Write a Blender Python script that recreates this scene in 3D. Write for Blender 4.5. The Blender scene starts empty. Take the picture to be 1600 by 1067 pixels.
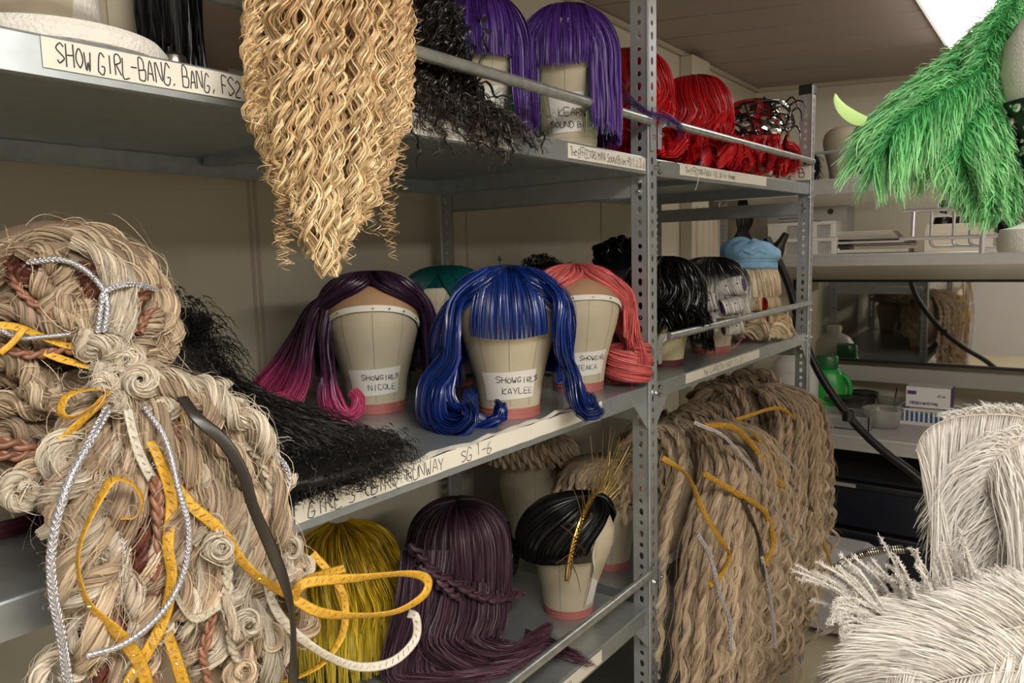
import bpy, math, random
import numpy as np
from mathutils import Vector, Matrix
PI = math.pi
SC = bpy.context.scene
COL = SC.collection
rng = np.random.default_rng(7)
random.seed(7)

# ------------------------------------------------------------ camera
FPX = 1155.0
def nz(v):
    v = np.asarray(v, float)
    return v / np.maximum(np.linalg.norm(v, axis=-1, keepdims=True), 1e-12)
_Y = nz([875, -152.5, FPX])
_D = nz([251, (FPX * FPX + 875 * 251) / 152.5, FPX])
_Z = -_D
_X = np.cross(_Y, _Z)
RW = np.stack([_X, _Y, _Z], 0)          # camera axes (x right, y down, z forward) -> world
CAM = np.array([.72, 0, 1.5])
cd = bpy.data.cameras.new('camera')
cam = bpy.data.objects.new('camera', cd)
COL.objects.link(cam)
cd.sensor_width = 36
cd.lens = 36 * FPX / 1600
cd.clip_start = .02
cd.clip_end = 60
mr = np.stack([RW[:, 0], -RW[:, 1], -RW[:, 2]], 1)
M4 = np.eye(4); M4[:3, :3] = mr; M4[:3, 3] = CAM
cam.matrix_world = Matrix(M4.tolist())
SC.camera = cam
def ray(px, py): return RW @ nz([px - 800, py - 533.5, FPX])
def PX(px, py, x): r = ray(px, py); return CAM + r * (x - CAM[0]) / r[0]
def PY(px, py, y): r = ray(px, py); return CAM + r * (y - CAM[1]) / r[1]
def PZ(px, py, z): r = ray(px, py); return CAM + r * (z - CAM[2]) / r[2]
def PD(px, py, d): return CAM + RW @ (np.array([px - 800, py - 533.5, FPX]) / FPX * d)

# ------------------------------------------------------------ world, exposure
SC.view_settings.view_transform = 'Standard'
SC.view_settings.look = 'None'
SC.view_settings.gamma = 1
SC.view_settings.use_curve_mapping = False
SC.view_settings.exposure = 0.45
SC.cycles.debug_use_compact_bvh = True
w = bpy.data.worlds.new('world'); SC.world = w
w.use_nodes = True
w.node_tree.nodes['Background'].inputs[0].default_value = (.5, .45, .4, 1)
w.node_tree.nodes['Background'].inputs[1].default_value = 0.05
LIGHT_FAR = 3.6
LIGHT_NEAR = 19.0

# ------------------------------------------------------------ materials
MATS = {}
def mat(name, col, rough=.5, metal=0., spec=.5, bump=0., bscale=40., var=0., vscale=8., emis=None, trans=0., alpha=1., sheen=0., coat=0., bdist=.002, ior=None, sss=0.):
    if name in MATS: return MATS[name]
    m = bpy.data.materials.new(name); m.use_nodes = True
    nt = m.node_tree; b = nt.nodes['Principled BSDF']
    b.inputs['Base Color'].default_value = (*col, 1)
    b.inputs['Roughness'].default_value = rough
    b.inputs['Metallic'].default_value = metal
    b.inputs['Specular IOR Level'].default_value = spec
    b.inputs['Transmission Weight'].default_value = trans
    b.inputs['Alpha'].default_value = alpha
    b.inputs['Sheen Weight'].default_value = sheen
    b.inputs['Coat Weight'].default_value = coat
    if ior: b.inputs['IOR'].default_value = ior
    if sss:
        b.inputs['Subsurface Weight'].default_value = sss
        b.inputs['Subsurface Radius'].default_value = (.01, .01, .01)
    if emis:
        b.inputs['Emission Color'].default_value = (*emis[0], 1)
        b.inputs['Emission Strength'].default_value = emis[1]
    tc = nt.nodes.new('ShaderNodeTexCoord')
    if var:
        n = nt.nodes.new('ShaderNodeTexNoise'); n.inputs['Scale'].default_value = vscale; n.inputs['Detail'].default_value = 6
        nt.links.new(tc.outputs['Object'], n.inputs['Vector'])
        r = nt.nodes.new('ShaderNodeMapRange')
        r.inputs['From Min'].default_value = .3; r.inputs['From Max'].default_value = .7
        r.inputs['To Min'].default_value = 1 - var; r.inputs['To Max'].default_value = 1 + var
        nt.links.new(n.outputs['Fac'], r.inputs['Value'])
        mx = nt.nodes.new('ShaderNodeMix'); mx.data_type = 'RGBA'; mx.blend_type = 'MULTIPLY'; mx.inputs[0].default_value = 1
        mx.inputs[6].default_value = (*col, 1)
        nt.links.new(r.outputs[0], mx.inputs[7])
        nt.links.new(mx.outputs[2], b.inputs['Base Color'])
    if bump:
        n = nt.nodes.new('ShaderNodeTexNoise'); n.inputs['Scale'].default_value = bscale; n.inputs['Detail'].default_value = 5
        nt.links.new(tc.outputs['Object'], n.inputs['Vector'])
        bp = nt.nodes.new('ShaderNodeBump'); bp.inputs['Strength'].default_value = bump; bp.inputs['Distance'].default_value = bdist
        nt.links.new(n.outputs['Fac'], bp.inputs['Height'])
        nt.links.new(bp.outputs[0], b.inputs['Normal'])
    MATS[name] = m
    return m

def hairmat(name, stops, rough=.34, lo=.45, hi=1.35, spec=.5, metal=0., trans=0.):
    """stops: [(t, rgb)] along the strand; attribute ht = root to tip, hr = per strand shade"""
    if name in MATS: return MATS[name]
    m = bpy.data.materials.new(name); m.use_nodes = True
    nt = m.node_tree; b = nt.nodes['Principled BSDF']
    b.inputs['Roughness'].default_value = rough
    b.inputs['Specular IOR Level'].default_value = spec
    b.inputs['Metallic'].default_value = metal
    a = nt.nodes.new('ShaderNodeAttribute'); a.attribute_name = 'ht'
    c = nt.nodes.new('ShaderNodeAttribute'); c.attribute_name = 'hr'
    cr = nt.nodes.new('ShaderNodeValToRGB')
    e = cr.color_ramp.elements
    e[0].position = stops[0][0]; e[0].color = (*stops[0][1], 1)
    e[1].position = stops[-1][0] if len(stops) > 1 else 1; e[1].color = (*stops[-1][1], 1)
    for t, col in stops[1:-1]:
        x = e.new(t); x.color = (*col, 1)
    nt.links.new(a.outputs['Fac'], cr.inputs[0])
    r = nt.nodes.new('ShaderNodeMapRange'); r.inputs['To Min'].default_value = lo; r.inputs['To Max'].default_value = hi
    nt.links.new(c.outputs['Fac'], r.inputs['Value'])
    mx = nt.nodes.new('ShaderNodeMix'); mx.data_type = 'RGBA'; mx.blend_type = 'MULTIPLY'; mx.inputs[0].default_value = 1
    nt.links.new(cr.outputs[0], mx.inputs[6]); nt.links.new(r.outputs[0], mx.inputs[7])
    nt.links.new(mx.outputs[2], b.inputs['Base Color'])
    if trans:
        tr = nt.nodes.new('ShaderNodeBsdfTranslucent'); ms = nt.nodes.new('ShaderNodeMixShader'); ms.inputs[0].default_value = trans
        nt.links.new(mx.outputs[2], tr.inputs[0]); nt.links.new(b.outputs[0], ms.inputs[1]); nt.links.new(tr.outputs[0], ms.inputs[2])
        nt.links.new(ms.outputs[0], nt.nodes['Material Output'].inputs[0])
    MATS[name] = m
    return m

# ------------------------------------------------------------ object helpers
def link(name, me, m, parent=None):
    o = bpy.data.objects.new(name, me); COL.objects.link(o)
    if m is not None:
        for q in (m if isinstance(m, (list, tuple)) else [m]): me.materials.append(q)
    if parent is not None: o.parent = parent
    return o
def tag(o, label=None, cat=None, group=None, kind=None):
    if label: o['label'] = label
    if cat: o['category'] = cat
    if group: o['group'] = group
    if kind: o['kind'] = kind
    return o
def thing(name, label, cat, loc=(0, 0, 0), rz=0., group=None, rx=0., ry=0.):
    o = bpy.data.objects.new(name, None); COL.objects.link(o)
    o.empty_display_size = .05
    o.location = [float(q) for q in loc]; o.rotation_euler = (rx, ry, rz)
    return tag(o, label, cat, group)
def npmesh(name, V, F, smooth=True, at=None, mi=None):
    """V (n,3) array, F (m,4) or (m,3) int array or list of arrays"""
    me = bpy.data.meshes.new(name)
    V = np.ascontiguousarray(V, np.float32)
    Fs = F if isinstance(F, list) else [F]
    Fs = [np.asarray(f, np.int32) for f in Fs if len(f)]
    me.vertices.add(len(V)); me.vertices.foreach_set('co', V.ravel())
    lv = np.concatenate([f.ravel() for f in Fs]); cnt = np.concatenate([np.full(len(f), f.shape[1], np.int32) for f in Fs])
    me.loops.add(len(lv)); me.loops.foreach_set('vertex_index', lv)
    me.polygons.add(len(cnt))
    me.polygons.foreach_set('loop_start', np.concatenate([[0], np.cumsum(cnt)[:-1]]).astype(np.int32))
    me.polygons.foreach_set('loop_total', cnt)
    me.polygons.foreach_set('use_smooth', np.full(len(cnt), bool(smooth)))
    if mi is not None: me.polygons.foreach_set('material_index', np.asarray(mi, np.int32))
    for k, v in (at or {}).items():
        a = me.attributes.new(k, 'FLOAT', 'POINT'); a.data.foreach_set('value', np.ascontiguousarray(v, np.float32).ravel())
    me.update(calc_edges=True)
    return me

class MB:
    """collects shapes into one mesh"""
    def __init__(s): s.v = []; s.f = {}; s.n = 0
    def add(s, V, F):
        V = np.asarray(V, float)
        s.v.append(V)
        for f in F:
            s.f.setdefault(len(f), []).append([q + s.n for q in f])
        s.n += len(V); return s
    def box(s, x0, x1, y0, y1, z0, z1, bev=0.):
        if bev:
            b = bev
            V = []; idx = {}
            for ix, x in enumerate((x0, x1)):
                for iy, y in enumerate((y0, y1)):
                    for iz, z in enumerate((z0, z1)):
                        sx, sy, sz = (1 - 2 * ix), (1 - 2 * iy), (1 - 2 * iz)
                        idx[(ix, iy, iz, 0)] = len(V); V.append((x, y + sy * b, z + sz * b))
                        idx[(ix, iy, iz, 1)] = len(V); V.append((x + sx * b, y, z + sz * b))
                        idx[(ix, iy, iz, 2)] = len(V); V.append((x + sx * b, y + sy * b, z))
            F = []
            for a in range(3):
                o1, o2 = [q for q in range(3) if q != a]
                for e in (0, 1):
                    q = []
                    for (p, r) in ((0, 0), (1, 0), (1, 1), (0, 1)):
                        k = [0, 0, 0]; k[a] = e; k[o1] = p; k[o2] = r
                        q.append(idx[(*k, a)])
                    F.append(q)
                for p in (0, 1):
                    for r in (0, 1):
                        k0 = [0, 0, 0]; k0[o1] = p; k0[o2] = r; k1 = list(k0); k1[a] = 1
                        F.append([idx[(*k0, o1)], idx[(*k1, o1)], idx[(*k1, o2)], idx[(*k0, o2)]])
            for ix in (0, 1):
                for iy in (0, 1):
                    for iz in (0, 1): F.append([idx[(ix, iy, iz, a)] for a in range(3)])
            return s.add(V, F)
        V = [(x, y, z) for x in (x0, x1) for y in (y0, y1) for z in (z0, z1)]
        return s.add(V, [[0, 1, 3, 2], [4, 6, 7, 5], [0, 4, 5, 1], [2, 3, 7, 6], [0, 2, 6, 4], [1, 5, 7, 3]])
    def tube(s, P, r, sides=8, caps=True):
        P = np.asarray(P, float); V, F, = tubearr(P[None], np.broadcast_to(r, (len(P),))[None], sides)
        n0 = s.n; s.add(V, F.tolist())
        if caps:
            for q, k in ((0, 1), (len(P) - 1, -1)):
                s.f.setdefault(sides, []).append([n0 + q * sides + j for j in range(sides)][::k])
        return s
    def lathe(s, prof, c=(0, 0, 0), seg=32, sx=1., sy=1.):
        prof = np.asarray(prof, float); a = np.arange(seg) * 2 * PI / seg
        V = np.stack([c[0] + sx * prof[:, :1] * np.cos(a), c[1] + sy * prof[:, :1] * np.sin(a), c[2] + prof[:, 1:2] + 0 * a], -1)
        K = len(prof); F = []
        for i in range(K - 1):
            for j in range(seg):
                F.append([i * seg + j, i * seg + (j + 1) % seg, (i + 1) * seg + (j + 1) % seg, (i + 1) * seg + j])
        return s.add(V.reshape(-1, 3), F)
    def xf(s, M):
        M = np.array(M)
        s.v = [v @ M[:3, :3].T + M[:3, 3] for v in s.v]; return s
    def build(s, name, m, parent=None, smooth=False, ang=.6):
        V = np.concatenate(s.v)
        me = npmesh(name, V, [np.array(f) for f in s.f.values()], smooth)
        bmfix(me)
        if smooth: me.set_sharp_from_angle(angle=ang)
        return link(name, me, m, parent)
def bmfix(me):
    import bmesh
    bm = bmesh.new(); bm.from_mesh(me)
    bmesh.ops.remove_doubles(bm, verts=bm.verts, dist=1e-6)
    bmesh.ops.recalc_face_normals(bm, faces=bm.faces)
    bm.to_mesh(me); bm.free()

def tubearr(P, R, sides=3, RB=None, ref=None, tw=None):
    """P (N,K,3) paths, R (N,K) radii -> verts, quads.  RB: second radius for flat ribbons"""
    N, K, _ = P.shape
    T = nz(np.gradient(P, axis=1))
    if ref is None: ref = nz(rng.normal(size=(N, 3)))
    else: ref = np.broadcast_to(nz(ref), (N, 3))
    U = np.empty_like(P); u = nz(ref - (ref * T[:, 0]).sum(-1, keepdims=True) * T[:, 0])
    for k in range(K):
        u = nz(u - (u * T[:, k]).sum(-1, keepdims=True) * T[:, k]); U[:, k] = u
    W = np.cross(T, U)
    a = np.arange(sides) * 2 * PI / sides
    RB = R if RB is None else RB
    ca, sa = np.cos(a), np.sin(a)
    if tw is not None:
        cu, su = np.cos(tw)[..., None], np.sin(tw)[..., None]
        U, W = U * cu + W * su, W * cu - U * su
    V = P[:, :, None] + U[:, :, None] * (R[:, :, None] * ca)[..., None] + W[:, :, None] * (RB[:, :, None] * sa)[..., None]
    i = np.arange(N)[:, None, None] * K * sides; k = np.arange(K - 1)[None, :, None] * sides; j = np.arange(sides)[None, None]
    j2 = (j + 1) % sides
    F = np.stack([i + k + j, i + k + j2, i + k + sides + j2, i + k + sides + j], -1).reshape(-1, 4)
    return V.reshape(-1, 3), F

def resamp(G, K):
    """smooth resample of a polyline (M,3+) to K points (Catmull-Rom, by arc length)"""
    G = np.asarray(G, float)
    if len(G) == 2: G = np.stack([G[0], (G[0] + G[1]) / 2, G[1]])
    M = len(G); E = np.vstack([2 * G[0] - G[1], G, 2 * G[-1] - G[-2]])
    u = np.linspace(0, M - 1 - 1e-9, max(8 * M, 64)); i = u.astype(int); t = (u - i)[:, None]
    p0, p1, p2, p3 = E[i], E[i + 1], E[i + 2], E[i + 3]
    C = .5 * (2 * p1 + (p2 - p0) * t + (2 * p0 - 5 * p1 + 4 * p2 - p3) * t ** 2 + (3 * p1 - p0 - 3 * p2 + p3) * t ** 3)
    d = np.concatenate([[0], np.cumsum(np.linalg.norm(np.diff(C[:, :3], axis=0), axis=1))])
    s = np.linspace(0, d[-1], K)
    return np.stack([np.interp(s, d, C[:, c]) for c in range(G.shape[1])], 1)

class Hair:
    """many strands in one mesh"""
    def __init__(s): s.V = []; s.F = []; s.t = []; s.r = []; s.n = 0
    def add(s, P, r=.0006, sides=3, taper=.4, RB=None, shade=None, t0=0., t1=1., ref=None, tw=None):
        P = np.asarray(P, float)
        if P.ndim == 2: P = P[None]
        N, K, _ = P.shape
        tt = np.linspace(0, 1, K)
        if np.ndim(r) < 2:
            prof = 1 - (1 - taper) * np.clip((tt - .75) / .25, 0, 1)
            R = np.broadcast_to(np.asarray(r, float).reshape(-1, 1) * prof, (N, K))
        else: R = np.broadcast_to(r, (N, K))
        if sides == 3 and RB is None and np.max(R) < .00092:      # the finer fibres are narrow ribbons
            V, F = tubearr(P, R * 1.3, 2, ref=ref); F = F[::2]; sides = 2
        else: V, F = tubearr(P, R, sides, None if RB is None else np.broadcast_to(np.asarray(RB, float), (N, K)), ref, tw)
        s.V.append(V); s.F.append(F + s.n); s.n += len(V)
        sh = rng.random(N) if shade is None else np.broadcast_to(shade, (N,))
        s.t.append(np.repeat(np.broadcast_to(t0 + (t1 - t0) * tt, (N, K)).reshape(-1), sides))
        s.r.append(np.repeat(np.repeat(sh, K), sides))
        return s
    def surf(s, P, shade=.35, t0=0., t1=1., close=True):
        """P (M,K,3): M neighbouring paths as a closed sheet"""
        M, K, _ = P.shape
        i = np.arange(M if close else M - 1)[:, None]; k = np.arange(K - 1)[None]; i2 = (i + 1) % M
        F = np.stack([i * K + k, i * K + k + 1, i2 * K + k + 1, i2 * K + k], -1).reshape(-1, 4)
        s.V.append(P.reshape(-1, 3)); s.F.append(F + s.n); s.n += M * K
        s.t.append(np.tile(np.linspace(t0, t1, K), M)); s.r.append(np.full(M * K, shade))
        return s
    def build(s, name, m, parent=None):
        me = npmesh(name, np.concatenate(s.V), np.concatenate(s.F), True, {'ht': np.concatenate(s.t), 'hr': np.concatenate(s.r)})
        return link(name, me, m, parent)

def wob(N, K, amp, freq=1.5):
    """smooth low-frequency wander, zero at the root"""
    t = np.linspace(0, 1, K)
    f = freq * rng.uniform(.6, 1.5, (N, 1, 3)); ph = rng.uniform(0, 2 * PI, (N, 1, 3))
    return amp * (np.sin(f * 2 * PI * t[None, :, None] + ph) - np.sin(ph)) * np.minimum(1, 3 * t)[None, :, None] * .6

def lock(G, n, K=24, rad=.01, prof=(1, 1, .6), curl=0., turns=6., ramp=.1, twist=0., wave=0., wturns=3., frizz=.001, ph=None, ffreq=2., flat=1., up=(0, 0, 1)):
    """n strands that follow one guide (M,3). curl: helix radius the whole lock winds with; twist: turns of the bundle about itself"""
    g = resamp(G, K); T = nz(np.gradient(g, axis=0))
    u = nz(np.cross(T[0], up) + 1e-4); U = []
    for k in range(K):
        u = nz(u - (u @ T[k]) * T[k]); U.append(u)
    U = np.array(U); W = np.cross(T, U)
    t = np.linspace(0, 1, K)
    pr = np.interp(t, np.linspace(0, 1, len(prof)), prof)
    a = rng.uniform(0, 2 * PI, n); rr = np.sqrt(rng.random(n)) * rad
    ang = a[:, None] + twist * 2 * PI * t[None]
    off = (rr[:, None] * pr)[..., None] * (np.cos(ang)[..., None] * U + flat * np.sin(ang)[..., None] * W)
    ph = rng.uniform(0, 2 * PI) if ph is None else ph
    env = np.minimum(1, t / max(ramp, 1e-3))
    if curl:
        c = ph + turns * 2 * PI * t; off = off + curl * env[None, :, None] * (np.cos(c)[:, None] * U + np.sin(c)[:, None] * W)[None]
    if wave:
        c = ph + wturns * 2 * PI * t; off = off + wave * env[None, :, None] * (np.sin(c)[:, None] * U)[None]
    P = g[None] + off
    if frizz: P = P + wob(n, K, frizz, ffreq)
    return P

def jit(n, s): return rng.uniform(-s, s, n)
def az(deg): a = math.radians(deg); return np.array([math.cos(a), math.sin(a), 0.])

# single-stroke lettering, grid x 0-4, y 0-6
SF = {'A': '00 26 40|12 32', 'B': '00 06 26 35 33 23 03|23 43 41 30 00', 'C': '45 26 06 01 10 30 41', 'D': '00 06 26 44 42 20 00', 'E': '46 06 00 40|03 33', 'F': '46 06 00|03 33',
      'G': '45 26 15 01 10 30 42 22', 'H': '00 06|40 46|03 43', 'I': '20 26', 'J': '46 41 30 10 01', 'K': '00 06|46 02 40', 'L': '06 00 40', 'M': '00 06 23 46 40', 'N': '00 06 40 46', 'O': '20 02 04 26 44 42 20',
      'P': '00 06 36 45 43 03', 'Q': '20 02 04 26 44 42 20|21 40', 'R': '00 06 36 44 03|13 40', 'S': '45 26 05 04 42 31 10 01', 'T': '06 46|26 20', 'U': '06 01 10 30 41 46', 'V': '06 20 46', 'W': '06 10 23 30 46',
      'X': '00 46|06 40', 'Y': '06 23 46|23 20', 'Z': '06 46 00 40', '0': '20 02 04 26 44 42 20', '1': '15 26 20', '2': '05 26 44 01 00 40', '3': '06 46 23 42 30 00', '4': '30 36 02 42', '5': '46 06 04 34 42 30 00', '6': '36 14 01 20 31 42 23 02',
      '7': '06 46 10', '8': '23 05 26 45 23 01 20 41 23', '9': '40 45 26 04 23 44', '-': '03 43', ',': '21 10', '.': '20 21', '(': '36 14 12 30', ')': '16 34 32 10', '+': '23 25|14 34', ':': '21 22|24 25', '&': '40 05 26 34 01 20 42',
      'e': '02 42 33 13 01 10 30', 'h': '00 06|02 23 42 40', 'i': '20 23|25 26', 'n': '00 04|03 24 33 30', 'o': '10 02 24 42 30 10', 't': '25 20 30|14 34', 's': '34 14 12 31 10 00', 'u': '04 01 20 41|44 40', 'd': '44 13 01 10 41|46 40', 'm': '00 04|03 14 23 20|23 34 43 40', 'a': '34 14 01 10 31|34 30 40', 'l': '26 20', 'r': '00 04|02 24 34'}
def letters(text, size, r, mapf, jitter=.12, narrow=.62, m=None, name='lettering', parent=None, gap=.38):
    """strokes of text; mapf(u, v) -> point and outward normal (arrays)"""
    mb = MB(); x = 0.; pl = random.Random(len(text) + 11)
    for ch in text:
        if ch == ' ': x += .75 * narrow * size; continue
        g = SF.get(ch) or SF.get(ch.upper()) or SF['-']
        sc = pl.uniform(.85, 1.1); dy = pl.uniform(-.08, .08) * size
        for st in g.split('|'):
            pts = [(x + (int(q[0]) / 4 + pl.uniform(-1, 1) * jitter * .3) * narrow * size * sc, dy + (int(q[1]) / 6 + pl.uniform(-1, 1) * jitter * .4) * size * sc) for q in st.split()]
            if len(pts) == 2: pts.insert(1, ((pts[0][0] + pts[1][0]) / 2, (pts[0][1] + pts[1][1]) / 2))
            P = []; Nn = []
            for p in resamp(np.array([(a, b, 0) for a, b in pts]), 5 * len(pts)):
                q, nn = mapf(p[0], p[1]); P.append(q); Nn.append(nn)
            V, F = tubearr(np.array(P)[None], np.full((1, len(P)), r * .22), 4, np.full((1, len(P)), r), ref=np.mean(Nn, axis=0))
            mb.add(V, F.tolist())
        x += narrow * size * (1 + gap) * sc
    if not mb.v: return None
    return mb.build(name, m or mat('marker_ink', (.01, .01, .012), .5), parent)
def textlen(text, size, narrow=.62, gap=.38): return sum(.75 * narrow * size if c == ' ' else narrow * size * (1 + gap) for c in text)
def plane_map(o, ux, uy, lift=.0004):
    o = np.asarray(o, float); ux = nz(ux); uy = nz(uy); nn = np.cross(ux, uy)
    return lambda u, v: (o + ux * u + uy * v + nn * lift, nn)
# ------------------------------------------------------------ the room
ZC = 2.345
XW = -.64
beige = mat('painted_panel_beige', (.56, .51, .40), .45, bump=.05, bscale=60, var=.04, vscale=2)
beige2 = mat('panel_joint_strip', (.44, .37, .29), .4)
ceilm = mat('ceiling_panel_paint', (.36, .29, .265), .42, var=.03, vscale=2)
def st(o): o['kind'] = 'structure'; return o
fa, fb = np.array([-.64, 3.975]), np.array([4.5, 5.785])          # far wall, set at an angle to the racks
mb = MB().box(-.70, XW, -1.65, 4.05, 0, 2.5)
st(mb.build('wall_left', beige))
fd = nz(fb - fa); fn = np.array([-fd[1], fd[0]])
q = [fa - fd * .2, fb + fd * .1, fb + fd * .1 + fn * .06, fa - fd * .2 + fn * .06]
mb = MB().add([(*p, z) for z in (0, 2.5) for p in q], [[0, 1, 2, 3], [4, 5, 6, 7], [0, 1, 5, 4], [1, 2, 6, 5], [2, 3, 7, 6], [3, 0, 4, 7]])
st(mb.build('wall_far', beige))
st(MB().box(4.25, 4.31, -1.65, 6.0, 0, 2.5).build('wall_right', beige))
st(MB().box(-.70, 4.31, -1.71, -1.65, 0, 2.5).build('wall_back', mat('painted_panel_grey', (.5, .49, .5), .5)))
st(MB().box(-.72, 4.35, -1.72, 6.0, -.06, 0).build('floor', mat('vinyl_floor_cream', (.55, .48, .33), .35, var=.08, vscale=6)))
# ceiling boards run at the angle of the far wall, with a shallow groove between them
mb = MB(); cdv = nz([.95, .33]); cn = np.array([-cdv[1], cdv[0]]); o0 = np.array([-.605, 3.07]); pitch = .245
for k in range(-30, 12):
    a = o0 + cn * (k * pitch + .004); b = o0 + cn * ((k + 1) * pitch - .004)
    q = [a - cdv * 3, a + cdv * 7, b + cdv * 7, b - cdv * 3]
    mb.add([(*p, z) for z in (ZC, ZC + .02) for p in q], [[0, 1, 2, 3], [4, 5, 6, 7], [0, 1, 5, 4], [1, 2, 6, 5], [2, 3, 7, 6], [3, 0, 4, 7]])
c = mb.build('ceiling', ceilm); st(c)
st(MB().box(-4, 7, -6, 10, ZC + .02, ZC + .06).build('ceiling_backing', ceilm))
st(MB().box(XW, XW + .02, -1.6, 3.97, ZC - .02, ZC, .004).build('trim_1', beige2))
q = [fa, fb, fb - fn * .02, fa - fn * .02]
st(MB().add([(*p, z) for z in (ZC - .02, ZC) for p in q], [[0, 1, 2, 3], [4, 5, 6, 7], [0, 1, 5, 4], [1, 2, 6, 5], [2, 3, 7, 6], [3, 0, 4, 7]]).build('trim_2', beige2))
n_ = 3
for y in (.02, 0.912, 0.927, 1.6, 2.35, 3.1, 3.13):
    st(MB().box(XW - .004, XW + .0025, y - .004, y + .004, 0, ZC, .001).build('trim_%d' % n_, beige2)); n_ += 1
# pillar in the far left corner
st(MB().box(XW, XW + .06, 3.02, 3.2, 0, ZC - .02, .004).build('trim_%d' % n_, beige)); n_ += 1

# ceiling light fittings
def ceiling_light(label, x0, x1, y0, y1, power):
    t = thing('ceiling_light', label, 'light', ((x0 + x1) / 2, (y0 + y1) / 2, ZC))
    hx, hy = (x1 - x0) / 2, (y1 - y0) / 2
    MB().box(-hx - .012, hx + .012, -hy - .012, hy + .012, -.02, 0, .003).build('housing', mat('white_enamel', (.75, .74, .7), .4), t)
    d = MB()
    d.add([(-hx, -hy, -.02), (hx, -hy, -.02), (hx, hy, -.02), (-hx, hy, -.02), (-hx * .82, -hy * .95, -.07), (hx * .82, -hy * .95, -.07), (hx * .82, hy * .95, -.07), (-hx * .82, hy * .95, -.07)],
          [[4, 5, 6, 7], [0, 1, 5, 4], [1, 2, 6, 5], [2, 3, 7, 6], [3, 0, 4, 7]])
    d.build('diffuser', mat('lit_diffuser_%g' % power, (.9, .9, .85), .4, emis=((1, .95, .87), power)), t)
    return t
ceiling_light('lit white ceiling light above the green feathers', .27, .62, 2.45, 3.62, LIGHT_FAR)
ceiling_light('lit white ceiling light over the near end of the aisle', 1.1, 1.5, -.65, .65, LIGHT_NEAR)
ceiling_light('added unseen ceiling light far to the right, brightening the left wall', 2.9, 3.3, -.6, 1.4, LIGHT_NEAR * .95)  # extra fitting added out of view to brighten the left wall under the shelves

# ------------------------------------------------------------ slotted-angle shelving
galv = mat('galvanised_steel', (.43, .475, .50), .34, metal=.72, bump=.10, bscale=90, var=.09, vscale=45, bdist=.0006)
galv2 = mat('galvanised_upright', (.42, .44, .46), .4, metal=.55, bump=.08, bscale=60, var=.08, vscale=20, bdist=.0006)
zinc = mat('zinc_bolt', (.7, .71, .72), .25, metal=1)
def flange(mb, o, u, h, wd, nrm, th=.002, pitch=.0255, oval=(.0052, .0052), hx=.5, alt=True, z0=0.):
    """perforated strip: origin o, width direction u, up z, thickness along nrm"""
    o = np.array(o, float); u = np.array(u, float); nrm = np.array(nrm, float)
    n = int(h / pitch); m8 = 12
    for k in range(n):
        c0 = z0 + (k + .5) * pitch
        ry = .0083 if (k % 2 == 0 or not alt) else .0055
        rx = oval[0]
        a = (np.arange(m8) + .5) * 2 * PI / m8
        ix = wd * hx + rx * np.cos(a); iz = c0 + ry * np.sign(np.sin(a)) * np.abs(np.sin(a)) ** .8
        # outer ring: project to the cell border
        dx, dz = np.cos(a), np.sin(a)
        sx = np.where(dx > 0, wd - wd * hx, wd * hx) / np.maximum(abs(dx), 1e-6); sz = (pitch / 2) / np.maximum(abs(dz), 1e-6)
        s = np.minimum(sx, sz); ox = wd * hx + dx * s; oz = c0 + dz * s
        V = []
        for th_ in (0, th):
            for X, Z in ((ix, iz), (ox, oz)):
                for x, z in zip(X, Z): V.append(o + u * x + nrm * th_ + np.array([0, 0, z]))
        cor = [(0, -.5), (wd, -.5), (wd, .5), (0, .5)]
        for th_ in (0, th):
            for x, z in cor: V.append(o + u * x + nrm * th_ + np.array([0, 0, c0 + z * pitch]))
        F = []
        for j in range(m8):
            j2 = (j + 1) % m8
            F.append([j, j2, m8 + j2, m8 + j]); F.append([2 * m8 + j, 3 * m8 + j, 3 * m8 + j2, 2 * m8 + j2]); F.append([j, 2 * m8 + j, 2 * m8 + j2, j2])
        # corner triangles between outer ring and cell corners
        B = 4 * m8
        for ci, (x, z) in enumerate(cor):
            # the ring points either side of the corner
            ca = math.atan2(z * pitch, x - wd * hx) % (2 * PI)
            j = int(((ca / (2 * PI)) * m8 - .5) % m8); j2 = (j + 1) % m8
            F.append([m8 + j, m8 + j2, B + ci]); F.append([3 * m8 + j2, 3 * m8 + j, B + 4 + ci])
        mb.add(V, F)
def upright(x, y, sx, sy, h, parent, h0=0., cap=False):
    """L angle with its corner at (x,y); flanges run sx along X and sy along Y"""
    mb = MB()
    flange(mb, (x, y, h0), (sx, 0, 0), h - h0, .040, (0, sy, 0), hx=.5)
    flange(mb, (x, y, h0), (0, sy, 0), h - h0, .040, (sx, 0, 0), hx=.5)
    mb.tube([(x, y, h0), (x, y, h - .002)], .0028, 8)
    p = mb.build('upright', galv2, parent)
    if cap:
        MB().box(min(x, x + sx * .043) - .002, max(x, x + sx * .043) + .002, min(y, y + sy * .043) - .002, max(y, y + sy * .043) + .002, h - .03, h + .004, .003).build('end_cap', mat('black_plastic', (.015, .015, .016), .4), p)
    return p
def bolt(mb, c, nrm, r=.0055):
    c = np.array(c, float); nrm = np.array(nrm, float)
    mb.tube([c, c + nrm * .004], r, 6); mb.tube([c + nrm * .004, c + nrm * .006], r * .55, 8)
rack = thing('shelving_rack', 'long galvanised slotted-angle shelving rack along the left wall, two bays wide, loaded with wigs', 'shelving', (0, 0, 0))
LIP = .036
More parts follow.
